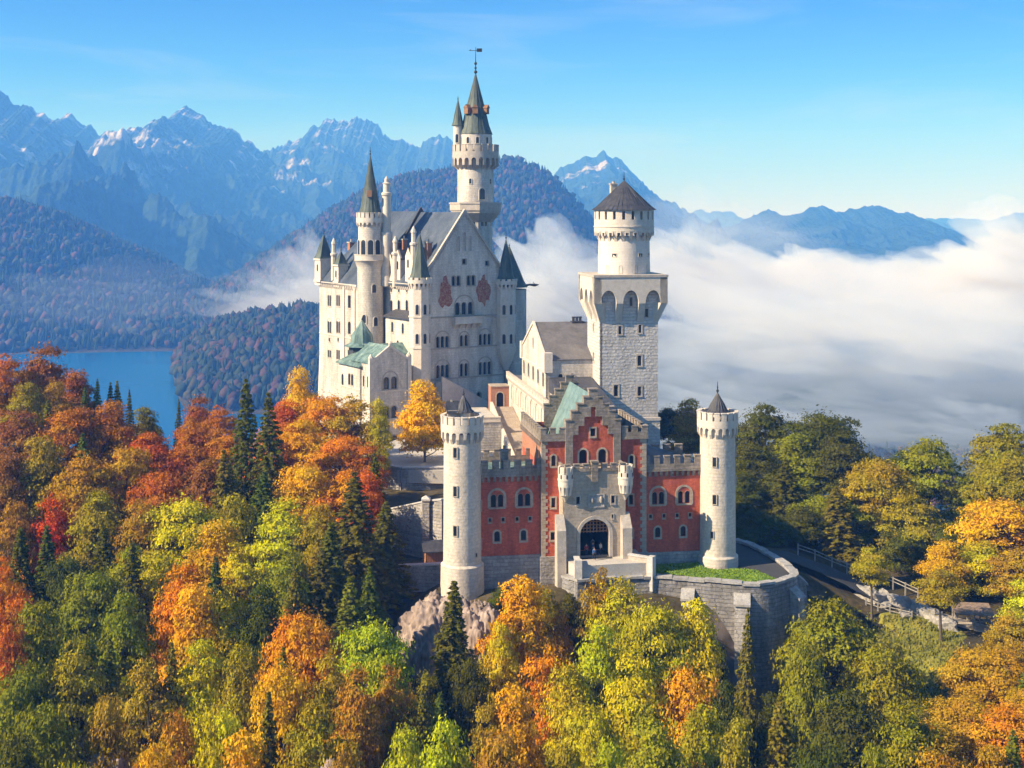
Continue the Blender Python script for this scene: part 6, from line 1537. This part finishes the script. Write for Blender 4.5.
def broad_tree(seed, shape):
    """unit tree: height 1, crown half-width about .34"""
    r = np.random.RandomState(seed)
    z0, wid, top, nl = dict(round=(.16, .34, .95, 78), tall=(.10, .235, .985, 80), spread=(.24, .38, .93, 84), loose=(.18, .31, .95, 56), thin=(.36, .24, .95, 34))[shape]
    zc = (z0 + top) / 2; hz = (top - z0) / 2
    cl = []
    while len(cl) < nl:
        d = r.normal(0, 1, 3); d /= np.linalg.norm(d)
        if d[2] < -.75: continue
        rad = r.uniform(.35, 1.0) ** .42
        w = wid * (1.0 - (.62 if shape == 'tall' else .36) * max(0, d[2])) * r.uniform(.66, 1.18)
        p = np.array([d[0] * w * rad, d[1] * w * rad, zc + d[2] * hz * rad * r.uniform(.85, 1.06)])
        cs = r.uniform(.042, .125) * (1.05 if shape != 'loose' else .9)
        if all(np.linalg.norm(p - q[0]) > .055 for q in cl): cl.append((p, cs, d))
    P, N, cr, vr, gr = [], [], [], [], []
    for p, cs, d in cl:
        k = int(300 * (cs / .10) ** 2)
        u = r.normal(0, 1, (k, 3)); u /= np.linalg.norm(u, axis=1)[:, None]
        u[:, 2] = np.where(u[:, 2] < -.3, -u[:, 2] * .6, u[:, 2])
        lum = 1 + .35 * np.sin(u[:, 0] * 4 + r.rand() * 6) * np.sin(u[:, 1] * 4.4 + r.rand() * 6)
        rr_ = cs * (r.uniform(.35, 1.0, k) ** .5) * lum
        q = p + u * rr_[:, None] * (1.3, 1.3, .62)
        P.append(q); N.append(u * .8 + d * .5 + (0, 0, .35)); c0 = r.rand(); g0 = np.clip((.55 - (p[2] - z0) / (top - z0)) * 1.1 + r.normal(0, .38), 0, 1)
        gr.append(np.clip(g0 + r.normal(0, .12, k), 0, 1)); cr.append(np.clip(c0 + r.normal(0, .16, k), 0, 1)); vr.append(np.clip(.5 + r.normal(0, .17, k) + (r.rand() - .5) * .36, 0, 1))
    # scattered outer sprigs
    k = 420; u = r.normal(0, 1, (k, 3)); u /= np.linalg.norm(u, axis=1)[:, None]; u[:, 2] = np.abs(u[:, 2]) * np.where(r.rand(k) < .25, -1, 1)
    P.append(np.c_[u[:, 0] * wid * 1.02, u[:, 1] * wid * 1.02, zc + u[:, 2] * hz * 1.02] * 1.0 + r.normal(0, .02, (k, 3))); N.append(u + (0, 0, .3)); cr.append(r.rand(k)); gr.append(r.rand(k) * .3); vr.append(np.clip(.5 + r.normal(0, .2, k), 0, 1))
    P, N, cr, vr = np.concatenate(P), np.concatenate(N), np.concatenate(cr), np.concatenate(vr)
    crown = leaves_mesh('crown', P, N, .0125, cr, vr, r, np.concatenate(gr))
    t = MB(); bend = r.normal(0, .02, 2)
    t.tube([(0, 0, -.12), (bend[0] * .3, bend[1] * .3, z0 * .7), (bend[0], bend[1], zc), (bend[0] * 1.5, bend[1] * 1.5, top - .12)], [.021, .016, .010, .003], 8)
    for p, cs, d in sorted(cl, key=lambda c: -c[1])[:16]:
        zb_ = max(z0 * .75, min(p[2] - .10, zc)); f = (zb_ + .02) / zc; b_ = np.array([bend[0] * f, bend[1] * f, zb_])
        mid = (b_ + p) / 2 + (0, 0, -.015); t.tube([b_, mid, p], [.0075, .005, .002], 5)
    return crown, t.mesh('trunk', M_bark)
def spruce_tree(seed, wid=.19, sparse=1.0):
    r = np.random.RandomState(seed); P, N, cr, vr, S_ = [], [], [], [], []
    t = MB(); t.tube([(0, 0, -.12), (0, 0, .5), (0, 0, .99)], [.016, .010, .002], 7)
    nw = 34
    for i in range(nw):
        f = i / (nw - 1); z = .10 + .88 * f; L = wid * (1 - f) ** .82 * r.uniform(.82, 1.12) + .008
        nb = int((9 - 4 * f) * sparse) + 2; a0 = r.rand() * 6.28
        for j in range(nb):
            a = a0 + 2 * math.pi * j / nb + r.normal(0, .15); Lb = L * r.uniform(.7, 1.12); dz = -.22 - .25 * (1 - f)
            if i % 3 == 0: t.tube([(0, 0, z), (math.cos(a) * Lb * .9, math.sin(a) * Lb * .9, z + dz * Lb * .8)], [.003, .001], 3)
            k = int(12 + 46 * Lb / wid); s = r.uniform(.12, 1, k) ** .75
            side = r.normal(0, 1, k) * .20 * Lb * (1.15 - s)
            x = s * Lb; zz = z + dz * x + .09 * x * s + r.normal(0, .004, k) - np.abs(side) * .3
            P.append(np.c_[math.cos(a) * x - math.sin(a) * side, math.sin(a) * x + math.cos(a) * side, zz]); N.append(np.c_[np.full(k, math.cos(a) * .5), np.full(k, math.sin(a) * .5), np.ones(k)])
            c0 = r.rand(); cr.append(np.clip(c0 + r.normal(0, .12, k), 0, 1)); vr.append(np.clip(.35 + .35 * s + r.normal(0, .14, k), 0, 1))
    P, N, cr, vr = np.concatenate(P), np.concatenate(N), np.concatenate(cr), np.concatenate(vr)
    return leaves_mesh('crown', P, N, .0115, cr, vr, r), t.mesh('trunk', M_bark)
BROAD = {s: [broad_tree(10 * i + j, s) for j in range(k)] for i, (s, k) in enumerate((('round', 4), ('tall', 3), ('spread', 3), ('loose', 2), ('thin', 2)))}
SPRUCE = [spruce_tree(71), spruce_tree(72, .16), spruce_tree(73, .23, 1.1)]
LEAFCOL = {  # name: (leaf colour, words)
    'rust': ((.36, .125, .03), 'rust brown'), 'rustor': ((.52, .165, .018), 'rust orange'), 'orange': ((.68, .26, .012), 'bright orange'), 'orred': ((.60, .145, .015), 'orange red'),
    'red': ((.52, .085, .010), 'deep red'), 'gold': ((.70, .39, .014), 'golden yellow'), 'yellow': ((.78, .52, .010), 'bright yellow'), 'yelgr': ((.56, .47, .014), 'yellow green'), 'lime': ((.45, .43, .014), 'lime green'),
    'green': ((.25, .245, .014), 'mid green'), 'dkgreen': ((.095, .105, .014), 'dark green'), 'olive': ((.35, .29, .016), 'olive'), 'olor': ((.48, .26, .018), 'olive orange'), 'brown': ((.42, .25, .022), 'olive brown')}
SPRC = {'s': ((.125, .122, .013), 'dark green'), 'so': ((.19, .165, .018), 'olive green'), 'sg': ((.12, .145, .018), 'fresh green')}
# (px of the top, row of the top, crown width in px, distance, colour, shape)
T = [
 # ridge beside the lake and left slope, far to near
 (42, 345, 66, 255, 'rust', 'round'), (8, 353, 60, 250, 'rustor', 'round'), (78, 372, 46, 246, 'rust', 'round'), (28, 380, 44, 236, 'olive', 'round'), (55, 384, 40, 238, 'brown', 'tall'),
 (97, 377, 20, 246, 'so', 's'), (110, 381, 18, 247, 's', 's'), (120, 379, 18, 248, 'so', 's'), (131, 388, 16, 247, 's', 's'), (84, 386, 20, 242, 'sg', 's'), (146, 409, 44, 240, 'so', 'round'), (178, 398, 14, 250, 's', 's'),
 (200, 396, 44, 250, 'rust', 'round'), (222, 404, 44, 246, 'rustor', 'round'), (247, 377, 50, 212, 's', 's'), (272, 391, 44, 208, 'sg', 's'), (302, 370, 40, 252, 'yellow', 'tall'), (285, 402, 46, 246, 'orred', 'round'), (328, 390, 62, 244, 'orange', 'round'), (352, 393, 60, 240, 'olor', 'loose'), (380, 401, 26, 238, 'yelgr', 'tall'),
 (68, 402, 70, 226, 'rustor', 'spread'), (110, 404, 62, 230, 'rustor', 'round'), (18, 408, 66, 224, 'rust', 'round'), (152, 432, 66, 226, 'orred', 'round'), (192, 425, 60, 228, 'rustor', 'round'), (226, 430, 46, 228, 'orange', 'round'),
 (228, 448, 40, 200, 'so', 's'), (300, 420, 70, 226, 'gold', 'round'), (270, 425, 50, 222, 'orange', 'round'), (340, 432, 64, 222, 'orange', 'spread'), (368, 440, 44, 220, 'rustor', 'loose'),
 (38, 440, 62, 208, 'brown', 'round'), (84, 450, 70, 206, 'olor', 'round'), (128, 440, 60, 210, 'olor', 'round'), (8, 455, 50, 205, 'rust', 'round'), (160, 468, 66, 204, 'rustor', 'spread'), (206, 462, 60, 206, 'rust', 'round'), (262, 470, 50, 200, 'sg', 's'), (232, 462, 36, 204, 'so', 's'), (304, 462, 76, 204, 'gold', 'spread'), (350, 468, 64, 204, 'orange', 'round'),
 (50, 496, 50, 190, 'red', 'tall'), (14, 500, 50, 188, 'brown', 'round'), (100, 490, 72, 190, 'olive', 'round'), (140, 500, 62, 188, 'brown', 'round'), (186, 492, 84, 188, 'yelgr', 'round'), (232, 498, 60, 190, 'olive', 'round'), (282, 500, 66, 188, 'yelgr', 'tall'), (318, 505, 60, 186, 'olive', 'round'), (366, 474, 48, 192, 'orred', 'round'), (356, 470, 66, 180, 's', 's'), (385, 500, 46, 186, 'sg', 's'),
 (10, 556, 54, 170, 'orange', 'round'), (70, 548, 50, 172, 'dkgreen', 'round'), (90, 566, 84, 168, 'green', 'spread'), (130, 545, 60, 174, 'olive', 'round'), (160, 548, 70, 172, 'lime', 'round'), (216, 524, 72, 174, 'gold', 'tall'), (180, 562, 62, 166, 'orange', 'round'), (245, 540, 60, 172, 'yelgr', 'loose'), (285, 548, 60, 170, 'green', 'round'), (322, 548, 56, 170, 's', 's'),
 (40, 596, 84, 156, 'green', 'round'), (128, 590, 76, 158, 'green', 'round'), (190, 590, 72, 158, 'gold', 'round'), (225, 594, 56, 160, 'yelgr', 'tall'), (262, 590, 60, 158, 'dkgreen', 'round'), (306, 600, 86, 154, 'orange', 'spread'), (350, 575, 62, 158, 'so', 's'), (330, 520, 50, 174, 's', 's'), (300, 560, 44, 162, 'so', 's'), (210, 555, 40, 164, 'sg', 's'), (130, 540, 40, 168, 's', 's'), (170, 640, 44, 145, 'so', 's'), (60, 620, 44, 148, 's', 's'), (368, 565, 40, 166, 's', 's'), (376, 452, 36, 196, 's', 's'), (374, 614, 78, 152, 'lime', 'round'), (8, 620, 60, 152, 'rustor', 'round'),
 (16, 648, 90, 144, 'green', 'spread'), (78, 640, 80, 146, 'olive', 'round'), (104, 632, 44, 148, 'so', 's'), (150, 655, 76, 142, 'brown', 'loose'), (200, 640, 70, 146, 'yelgr', 'round'), (240, 650, 66, 142, 'olive', 'round'), (285, 655, 66, 140, 'gold', 'round'), (330, 652, 60, 142, 'olive', 'round'), (268, 690, 40, 132, 'so', 's'), (312, 690, 76, 130, 'olive', 'round'), (355, 668, 60, 138, 'brown', 'round'),
 (40, 700, 90, 130, 'green', 'round'), (102, 700, 60, 132, 'brown', 'round'), (170, 705, 78, 128, 'olor', 'round'), (225, 700, 80, 128, 'yelgr', 'spread'), (20, 738, 80, 122, 'dkgreen', 'round'), (150, 742, 70, 120, 'gold', 'round'), (240, 738, 84, 120, 'gold', 'round'), (78, 745, 70, 120, 'olive', 'round'), (345, 735, 70, 122, 'brown', 'round'),
 # in front of the cliff and the gatehouse
 (449, 579, 52, 158, 's', 's'), (425, 668, 46, 150, 'olive', 'loose'), (394, 664, 52, 146, 'brown', 'loose'), (402, 722, 66, 128, 'lime', 'round'), (442, 718, 84, 128, 'yelgr', 'round'), (490, 690, 50, 140, 'brown', 'loose'), (470, 650, 46, 152, 'dkgreen', 'round'),
 (525, 582, 78, 164, 'gold', 'round'), (496, 622, 50, 158, 'yelgr', 'round'), (545, 640, 70, 152, 'orange', 'loose'), (520, 690, 70, 140, 'gold', 'round'), (566, 660, 60, 150, 'yelgr', 'round'), (600, 566, 50, 167, 'olor', 'loose'), (622, 574, 76, 165, 'yelgr', 'round'), (655, 592, 80, 160, 'lime', 'spread'), (696, 604, 66, 160, 'yelgr', 'round'), (598, 622, 76, 154, 'lime', 'round'), (640, 650, 84, 148, 'yelgr', 'round'), (690, 655, 76, 148, 'gold', 'round'), (590, 690, 84, 138, 'yelgr', 'spread'), (655, 712, 90, 132, 'olive', 'round'), (560, 730, 80, 126, 'olive', 'round'), (500, 738, 76, 124, 'brown', 'round'), (708, 700, 70, 138, 'olive', 'round'), (610, 742, 80, 124, 'lime', 'round'),
 (742, 606, 34, 156, 'so', 's'), (776, 692, 54, 140, 'so', 's'), (735, 722, 60, 132, 'olive', 'round'), (722, 680, 44, 146, 'dkgreen', 'round'),
 (503, 586, 30, 173, 'dkgreen', 'round'), (545, 590, 34, 171, 'olive', 'round'), (572, 592, 30, 170.5, 'dkgreen', 'round'), (560, 612, 36, 166, 'olor', 'round'), (655, 604, 34, 167, 'olive', 'round'), (686, 612, 36, 165, 'yelgr', 'round'), (715, 640, 40, 160, 'dkgreen', 'round'),
 # right of the bastion
 (806, 590, 40, 182, 'dkgreen', 'round'), (830, 596, 44, 180, 'dkgreen', 'round'), (812, 615, 44, 172, 'green', 'round'), (852, 612, 40, 172, 'green', 'round'), (770, 690, 40, 155, 'dkgreen', 'round'),
 (836, 597, 104, 160, 'green', 'round'), (884, 640, 90, 154, 'green', 'spread'), (806, 640, 60, 152, 'green', 'round'), (850, 690, 90, 140, 'dkgreen', 'round'), (905, 700, 80, 138, 'green', 'round'), (820, 730, 80, 130, 'dkgreen', 'round'), (930, 742, 80, 126, 'olor', 'round'), (880, 745, 70, 124, 'green', 'round'),
 (872, 545, 38, 184, 'olive', 'thin'), (770, 612, 54, 178, 'olive', 'thin'), (941, 566, 46, 176, 'olive', 'thin'), (992, 640, 92, 158, 'olor', 'spread'), (1015, 612, 60, 164, 'brown', 'round'), (968, 690, 80, 146, 'olor', 'round'), (1010, 700, 80, 142, 'orange', 'round'), (985, 745, 70, 128, 'brown', 'round'),
 # behind the gatehouse and right
 (690, 401, 44, 262, 'gold', 'round'), (668, 404, 34, 266, 'dkgreen', 'round'), (722, 412, 50, 256, 'olor', 'round'), (763, 403, 66, 240, 'dkgreen', 'round'), (752, 440, 56, 226, 'dkgreen', 'round'), (818, 407, 84, 236, 'dkgreen', 'round'), (796, 436, 66, 228, 'green', 'tall'), (842, 430, 66, 226, 'dkgreen', 'round'), (780, 470, 60, 220, 'dkgreen', 'round'), (880, 456, 84, 212, 'olive', 'spread'), (926, 436, 70, 224, 'green', 'round'), (905, 450, 60, 226, 'dkgreen', 'round'), (850, 490, 66, 212, 'green', 'round'), (820, 490, 66, 212, 'green', 'round'), (910, 492, 66, 208, 'olive', 'round'),
 (976, 474, 66, 220, 'green', 'round'), (1012, 452, 70, 214, 'olive', 'round'), (1002, 494, 84, 198, 'gold', 'round'), (955, 520, 64, 202, 'dkgreen', 'round'), (944, 542, 46, 190, 'gold', 'tall'), (985, 540, 66, 192, 'yelgr', 'round'), (1020, 545, 66, 188, 'olor', 'round'), (740, 470, 44, 215, 'dkgreen', 'round'), (900, 530, 60, 206, 'dkgreen', 'round'),
 (748, 500, 44, 206, 'dkgreen', 'round'), (772, 512, 44, 204, 'dkgreen', 'round'), (800, 505, 48, 206, 'dkgreen', 'round'), (742, 528, 30, 201, 'dkgreen', 'round'), (786, 470, 50, 214, 's', 's'), (838, 500, 44, 206, 'so', 's'),
 # courtyard
 (424, 383, 56, 247, 'yellow', 'round')]
FOOT = [GF.w(a, b, 0) for a, b in [(-22.5, -4), (-4, -9.5), (7, -9.5), (19, -15), (30, -11), (30, 10), (22, 13), (22, 60), (26, 70), (18, 100), (-11, 99), (-24, 84), (-23, 60), (-6, 30), (-6, 12), (-22.5, 5)]]
PFOOT = [PF.w(a, b, 0) for a, b in [(-17, -6), (26, -3), (27, 62), (-7, 62), (-17, 13)]]
def inside(x, y, poly):
    c = False; j = len(poly) - 1
    for i in range(len(poly)):
        if (poly[i].y > y) != (poly[j].y > y) and x < (poly[j].x - poly[i].x) * (y - poly[i].y) / (poly[j].y - poly[i].y) + poly[i].x: c = not c
        j = i
    return c
def near_road(x, y, d):
    for (x0, y0, _), (x1, y1, _) in zip(_RP[:-1], _RP[1:]):
        dx, dy = x1 - x0, y1 - y0; t = max(0, min(1, ((x - x0) * dx + (y - y0) * dy) / (dx * dx + dy * dy)))
        if math.hypot(x - x0 - t * dx, y - y0 - t * dy) < d: return True
    return False
trees = []   # dict per tree
r6 = random.Random(21)
for i, (px, py, w, Y, c, shp) in enumerate(T):
    x = px2x(px, Y); court = (px, py) == (424, 384)
    z = .9 if court else gz(x, Y); h = py2z(py, Y) - z
    wm = w / FOC * Y * (1.45 if shp == 's' else 1.0)
    if shp == 'round' and px < 760 and i % 5 in (0, 2): shp = 'tall'; wm *= .92
    h = max(h, wm * 1.1)
    hmax = 30 if shp == 's' else 27
    if h > hmax: z += h - hmax; h = hmax
    if z + h > py2z(py, Y) + .3 and shp != 's': z -= min(3.0, z + h - py2z(py, Y))
    trees.append(dict(x=x, y=Y, z=z, h=h, w=wm, c=c, s=shp, px=px, py=py, hand=True, court=court))
# fill the slopes between them: young and partly hidden trees of the same wood
hand = [(t['px'], t['py'], t['c']) for t in trees]
def fill_ok(x, y):
    if inside(x, y, FOOT) or inside(x, y, PFOOT) or near_road(x, y, 6.5): return False
    px = 512 + FOC * x / y
    if -5 < (px - 436) / 6 < 9 and 160 < y < 182: return False
    if 372 < px < 450 and 172 < y < 262: return False
    if 440 < px < 702 and y > 184: return False
    if 712 < px < 800 and y < 172 and y > 140: return False
    if 840 < px < 960 and 160 < y < 190: return False
    if 735 < px < 870 and 165 < y < 205: return False
    return True
fl = []
y = 112.0
while y < 275:
    step = 6.6 + (y - 112) * .012
    x = px2x(-150, y)
    while x < px2x(1240, y):
        xx, yy = x + r6.uniform(-.4, .4) * step, y + r6.uniform(-.4, .4) * step
        x += step
        if not fill_ok(xx, yy): continue
        px = 512 + FOC * xx / yy
        if yy > 236 and 40 < px < 240: continue
        if yy > 230 and px > 690 and yy > 250: continue
        z = gz(xx, yy); h = r6.uniform(11, 19) if yy < 235 else r6.uniform(9, 14)
        py = HOR + (ZC - z - h) / yy * FOC
        if yy < 150: h = min(h, max(8, 15))
        near = sorted(hand, key=lambda q: (q[0] - px) ** 2 + (q[1] - py) ** 2)[:4]
        c = r6.choice([q[2] for q in near] + [near[0][2]])
        sp_ = r6.random() < (.34 if px < 480 else .16) or c in SPRC
        if sp_ and c not in SPRC: c = r6.choice(['s', 'so', 'sg'])
        if sp_: h *= 1.35
        shp = 's' if sp_ else r6.choice(['round', 'tall', 'spread', 'loose', 'round'])
        w = h * (r6.uniform(.30, .42) if sp_ else r6.uniform(.55, .78))
        py = HOR + (ZC - z - h) / yy * FOC
        fl.append(dict(x=xx, y=yy, z=z, h=h, w=w, c=c, s=shp, px=px, py=py, hand=False, court=False))
    y += step * .82
# do not let a filler stand taller than the hand-placed neighbours in front of it, and drop what nothing shows of
keepf = []
for t in fl:
    k = FOC / t['y']; lim = -1e9
    for q in trees:
        if q['y'] > t['y'] and abs(q['px'] - t['px']) < q['w'] * FOC / q['y'] * .45 + t['w'] * k * .35:
            lim = max(lim, q['py'] + (.50 if q['s'] == 's' else .42 if t['s'] != 's' else .16) * q['h'] * FOC / q['y'])
    if t['py'] < lim:
        nh = (t['h'] * k - (lim - t['py'])) / k
        if nh < 6: continue
        t['w'] *= max(.7, nh / t['h']); t['h'] = nh; t['py'] = lim
    keepf.append(t)
fl = keepf
fl = [t for t in fl if not (392 < t['px'] < 498 and t['y'] < 185 and t['py'] < 660)]
fl = [t for t in fl if not (t['y'] < 180 and t['py'] < 560 and 380 < t['px'] < 800) and not (t['px'] > 380 and t['px'] < 800 and t['y'] < 170 and t['py'] < 612) and not (t['y'] < 215 and 380 < t['px'] < 450 and t['py'] < 570)
      and not (890 < t['px'] < 1000 and t['y'] < 178 and t['py'] < 660) and not (800 < t['px'] < 900 and t['y'] < 175 and t['py'] < 615)]
cov = np.zeros((110, 140), bool)   # 8 px cells from (-48, -48)
for t in sorted(trees + fl, key=lambda q: q['y']):
    k = FOC / t['y']; cx, hw = t['px'], t['w'] * k * .5 * (.7 if t['s'] == 's' else .95); y0, y1 = t['py'], t['py'] + t['h'] * k * .8
    a0, a1 = int((cx - hw + 48) / 8), int((cx + hw + 48) / 8) + 1; b0, b1 = int((y0 + 48) / 8), int((y1 + 48) / 8) + 1
    a0, b0 = max(a0, 6), max(b0, 6); a1, b1 = min(a1, 134), min(b1, 102)
    sub = cov[b0:b1, a0:a1]
    t['free'] = int((~sub).sum()) if sub.size else 0
    if not t['hand'] and t['free'] < 4 and -28 <= t['px'] <= 1052: t['drop'] = True; continue
    cov[b0:b1, a0:a1] = True
out_ = [t for t in fl if t['px'] > 1052 or t['px'] < -28]
fl = sorted([t for t in fl if not t.get('drop') and -28 <= t['px'] <= 1052], key=lambda t: -t['free'])[:150]
trees += fl + out_[::3]
def where(t):
    px, py, y = t['px'], t['py'], t['y']
    if px > 1052: return 'beyond the right edge'
    if px < -28: return 'beyond the left edge'
    if t['court']: return 'in the courtyard behind the left round tower'
    if px >= 660 and y > 212 and px < 735: return 'behind the right round tower'
    if px >= 735 and y > 200: return 'in the wood behind the bastion' if px < 860 else ('in the wood behind the path' if px < 950 else 'in the wood at the right edge')
    if px >= 800 and y > 168: return 'beside the path with white blocks'
    if px >= 945: return 'in the lower right corner'
    if px >= 790: return 'below the bastion, right of it'
    if px >= 715: return 'at the foot of the bastion wall'
    if px >= 575: return 'below the gateway' if py < 640 else 'at the bottom below the gateway'
    if px >= 480: return 'below the red left wing' if py < 680 else 'at the bottom below the red wing'
    if px >= 392: return 'on the bare cliff' if py < 700 else 'at the bottom below the bare cliff'
    col = 'left edge' if px < 90 else ('left slope' if px < 240 else 'cliffside slope')
    if py < 420 and px < 240: return 'on the ridge by the lake'
    if py < 420: return 'below the palace annex'
    row = 'upper' if py < 480 else 'middle' if py < 570 else 'lower' if py < 670 else 'bottom'
    return 'on the %s %s' % (row, col) if col != 'left edge' else 'at the %s left edge' % row
groups = {}
for t in trees:
    words_ = (SPRC.get(t['c']) or LEAFCOL.get(t['c']))[1]
    t['kind'] = 'spruce' if t['s'] == 's' else 'broadleaf tree'
    t['size'] = 'slim' if t['w'] / t['h'] < (.3 if t['s'] == 's' else .5) else 'wide' if t['w'] / t['h'] > (.45 if t['s'] == 's' else .72) else ''
    t['key'] = ' '.join(filter(None, [words_, t['size'], t['kind'], where(t)]))
    groups.setdefault(t['key'], []).append(t)
for k, L in groups.items():
    L.sort(key=lambda t: t['px'])
    if len(L) > 1 and len(k.split()) > 11: k = k.replace('broadleaf tree', 'tree')
    for i, t in enumerate(L):
        t['label'] = k + ('' if len(L) == 1 else ', %s of %s from left' % (ords[i], ['', '', 'two', 'three', 'four', 'five', 'six', 'seven', 'eight', 'nine', 'ten', 'eleven', 'twelve'][min(len(L), 12)]))
kinds = {}
for i, t in enumerate(trees):
    if t['s'] == 's': var = SPRUCE[i % 3]; hw, nm = (.19, .16, .23)[i % 3], 'spruce'
    else: L = BROAD[t['s']]; var = L[i % len(L)]; hw, nm = {'round': .36, 'tall': .29, 'spread': .41, 'loose': .35, 'thin': .27}[t['s']], 'broadleaf_tree'
    root = bpy.data.objects.new(nm, None); root.empty_display_size = .5; COL.objects.link(root)
    root.location = (t['x'], t['y'], t['z'] - .1)
    sx = t['w'] / (2 * hw); root.scale = (sx, sx, t['h'] * (1.0 if t['s'] == 's' else 1.03)); root.rotation_euler = (r6.uniform(-.03, .03), r6.uniform(-.03, .03), r6.uniform(0, 6.28))
    tag(root, t['label'], 'spruce' if nm == 'spruce' else 'tree', 'spruces on the castle hill' if nm == 'spruce' else 'autumn broadleaf trees on the castle hill')
    if nm not in kinds: kinds[nm] = (bpy.data.objects.new('crown', var[0]), bpy.data.objects.new('trunk', var[1])); cr_, tk_ = kinds[nm]
    else: cr_, tk_ = (o.copy() for o in kinds[nm]); cr_.data, tk_.data = var
    for o in (cr_, tk_): COL.objects.link(o); o.parent = root
    c = (SPRC.get(t['c']) or LEAFCOL.get(t['c']))[0]; j = [1 + r6.uniform(-.12, .12) for _ in range(3)]
    if t['court']: c, j = (.82, .52, .008), (1, 1, 1)
    cr_.color = (c[0] * j[0], c[1] * j[1], c[2] * j[2], .12 if t['court'] else r6.uniform(.25, 1))

# ================================================================== PEOPLE in the gateway
def skin_mesh(name, joints, edges, m):
    """continuous body from joints (x, y, z, radius) grown with the skin modifier"""
    me = bpy.data.meshes.new(name); me.from_pydata([j[:3] for j in joints], edges, []); o = bpy.data.objects.new(name, me); COL.objects.link(o)
    md = o.modifiers.new('skin', 'SKIN'); 
    if not me.skin_vertices: me.attributes.new  # layer is made with the modifier
    lay = me.skin_vertices[0] if me.skin_vertices else None
    if lay is None:
        bm = bmesh.new(); bm.from_mesh(me); bm.verts.layers.skin.verify(); bm.to_mesh(me); bm.free(); lay = me.skin_vertices[0]
    for i, j in enumerate(joints): lay.data[i].radius = (j[3], j[3] * (j[4] if len(j) > 4 else 1)); lay.data[i].use_root = (i == 0)
    sd = o.modifiers.new('smooth', 'SUBSURF'); sd.levels = 1; sd.render_levels = 1
    me.materials.append(m); return o
def person(label, loc, yaw, cloth, legs, stride, s=1.0):
    p = thing('person', label, 'person', loc, yaw, 'visitors in the gateway')
    a = stride
    body = [(0, 0, .93, .11), (0, 0, 1.15, .115), (0, .01, 1.40, .13), (0, 0, 1.50, .055), (0, -.01, 1.60, .085, 1.15), (0, -.01, 1.72, .08, 1.1),
            (.19, .01, 1.42, .05), (.23, -.04 + a * .3, 1.16, .042), (.23, -.12 + a * .5, .92, .034), (.23, -.15 + a * .5, .82, .04, .5),
            (-.19, .01, 1.42, .05), (-.23, -.04 - a * .3, 1.16, .042), (-.23, -.12 - a * .5, .92, .034), (-.23, -.15 - a * .5, .82, .04, .5),
            (.10, 0, .86, .09), (.10, -.05 - a * .5, .48, .062), (.10, .02 - a, .09, .045), (.10, -.14 - a, .04, .04), (-.10, 0, .86, .09), (-.10, -.05 + a * .5, .48, .062), (-.10, .06 + a, .09, .045), (-.10, -.10 + a, .04, .04)]
    ed = [(0, 1), (1, 2), (2, 3), (3, 4), (4, 5), (2, 6), (6, 7), (7, 8), (8, 9), (2, 10), (10, 11), (11, 12), (12, 13), (0, 14), (14, 15), (15, 16), (16, 17), (0, 18), (18, 19), (19, 20), (20, 21)]
    skin = MATS.get('skin') or mat('skin', [(.38, .22, .15), (.45, .27, .19)], 3, .6)
    b = skin_mesh('body', [(j[0] * s, j[1] * s, j[2] * s, j[3] * s) + tuple(j[4:]) for j in body], ed, skin); b.parent = p
    J = lambda ids, g: [(body[i][0] * s, body[i][1] * s, body[i][2] * s, (body[i][3] + g) * s) for i in ids]
    o = skin_mesh('jacket', J([0, 1, 2, 6, 7, 8, 10, 11, 12], .022), [(0, 1), (1, 2), (2, 3), (3, 4), (4, 5), (2, 6), (6, 7), (7, 8)], cloth); o.parent = p
    o = skin_mesh('trousers', J([0, 14, 15, 16, 18, 19, 20], .018), [(0, 1), (1, 2), (2, 3), (0, 4), (4, 5), (5, 6)], legs); o.parent = p
    hb = MB(); hb.ball((0, .02 * s, 1.70 * s), .112 * s, 12, 8, 1.0); o = hb.build('hair', MATS.get('hair') or mat('hair', [(.03, .02, .015), (.07, .045, .03)], 6, .7), p)
    return p
CL = {k: mat(k + ' cloth', [[q * .8 for q in c], c], 4, .9) for k, c in dict(navy=(.03, .04, .09), red=(.35, .04, .04), grey=(.2, .2, .21), pale=(.5, .48, .45), black=(.02, .02, .022), blue=(.06, .14, .32)).items()}
for lab, u, v, yaw, c, l, a in [('person in a navy jacket walking in the middle of the gateway', 0.1, -2.6, 10, 'navy', 'black', .18), ('person in a red jacket at the left side of the gateway', -1.0, -3.4, -25, 'red', 'navy', .12),
                                ('person in a pale jacket at the right side of the gateway', 1.1, -3.0, 30, 'pale', 'black', .15), ('person in a grey jacket deeper inside the gateway', .55, -.6, 160, 'grey', 'navy', .2), ('person in a blue jacket just outside the gateway arch', -.4, -5.6, 0, 'blue', 'black', .2)]:
    person(lab, GF.w(au + u, v, zg), 9.5 + yaw, CL[c], CL[l], a, 1.0)
mb = MB(); mb.box(au - aw / 2 - .3, au + aw / 2 + .3, -5.0, 15, zg - 1.2, zg - .012); mb.build('gateway_floor', M_road, porch)
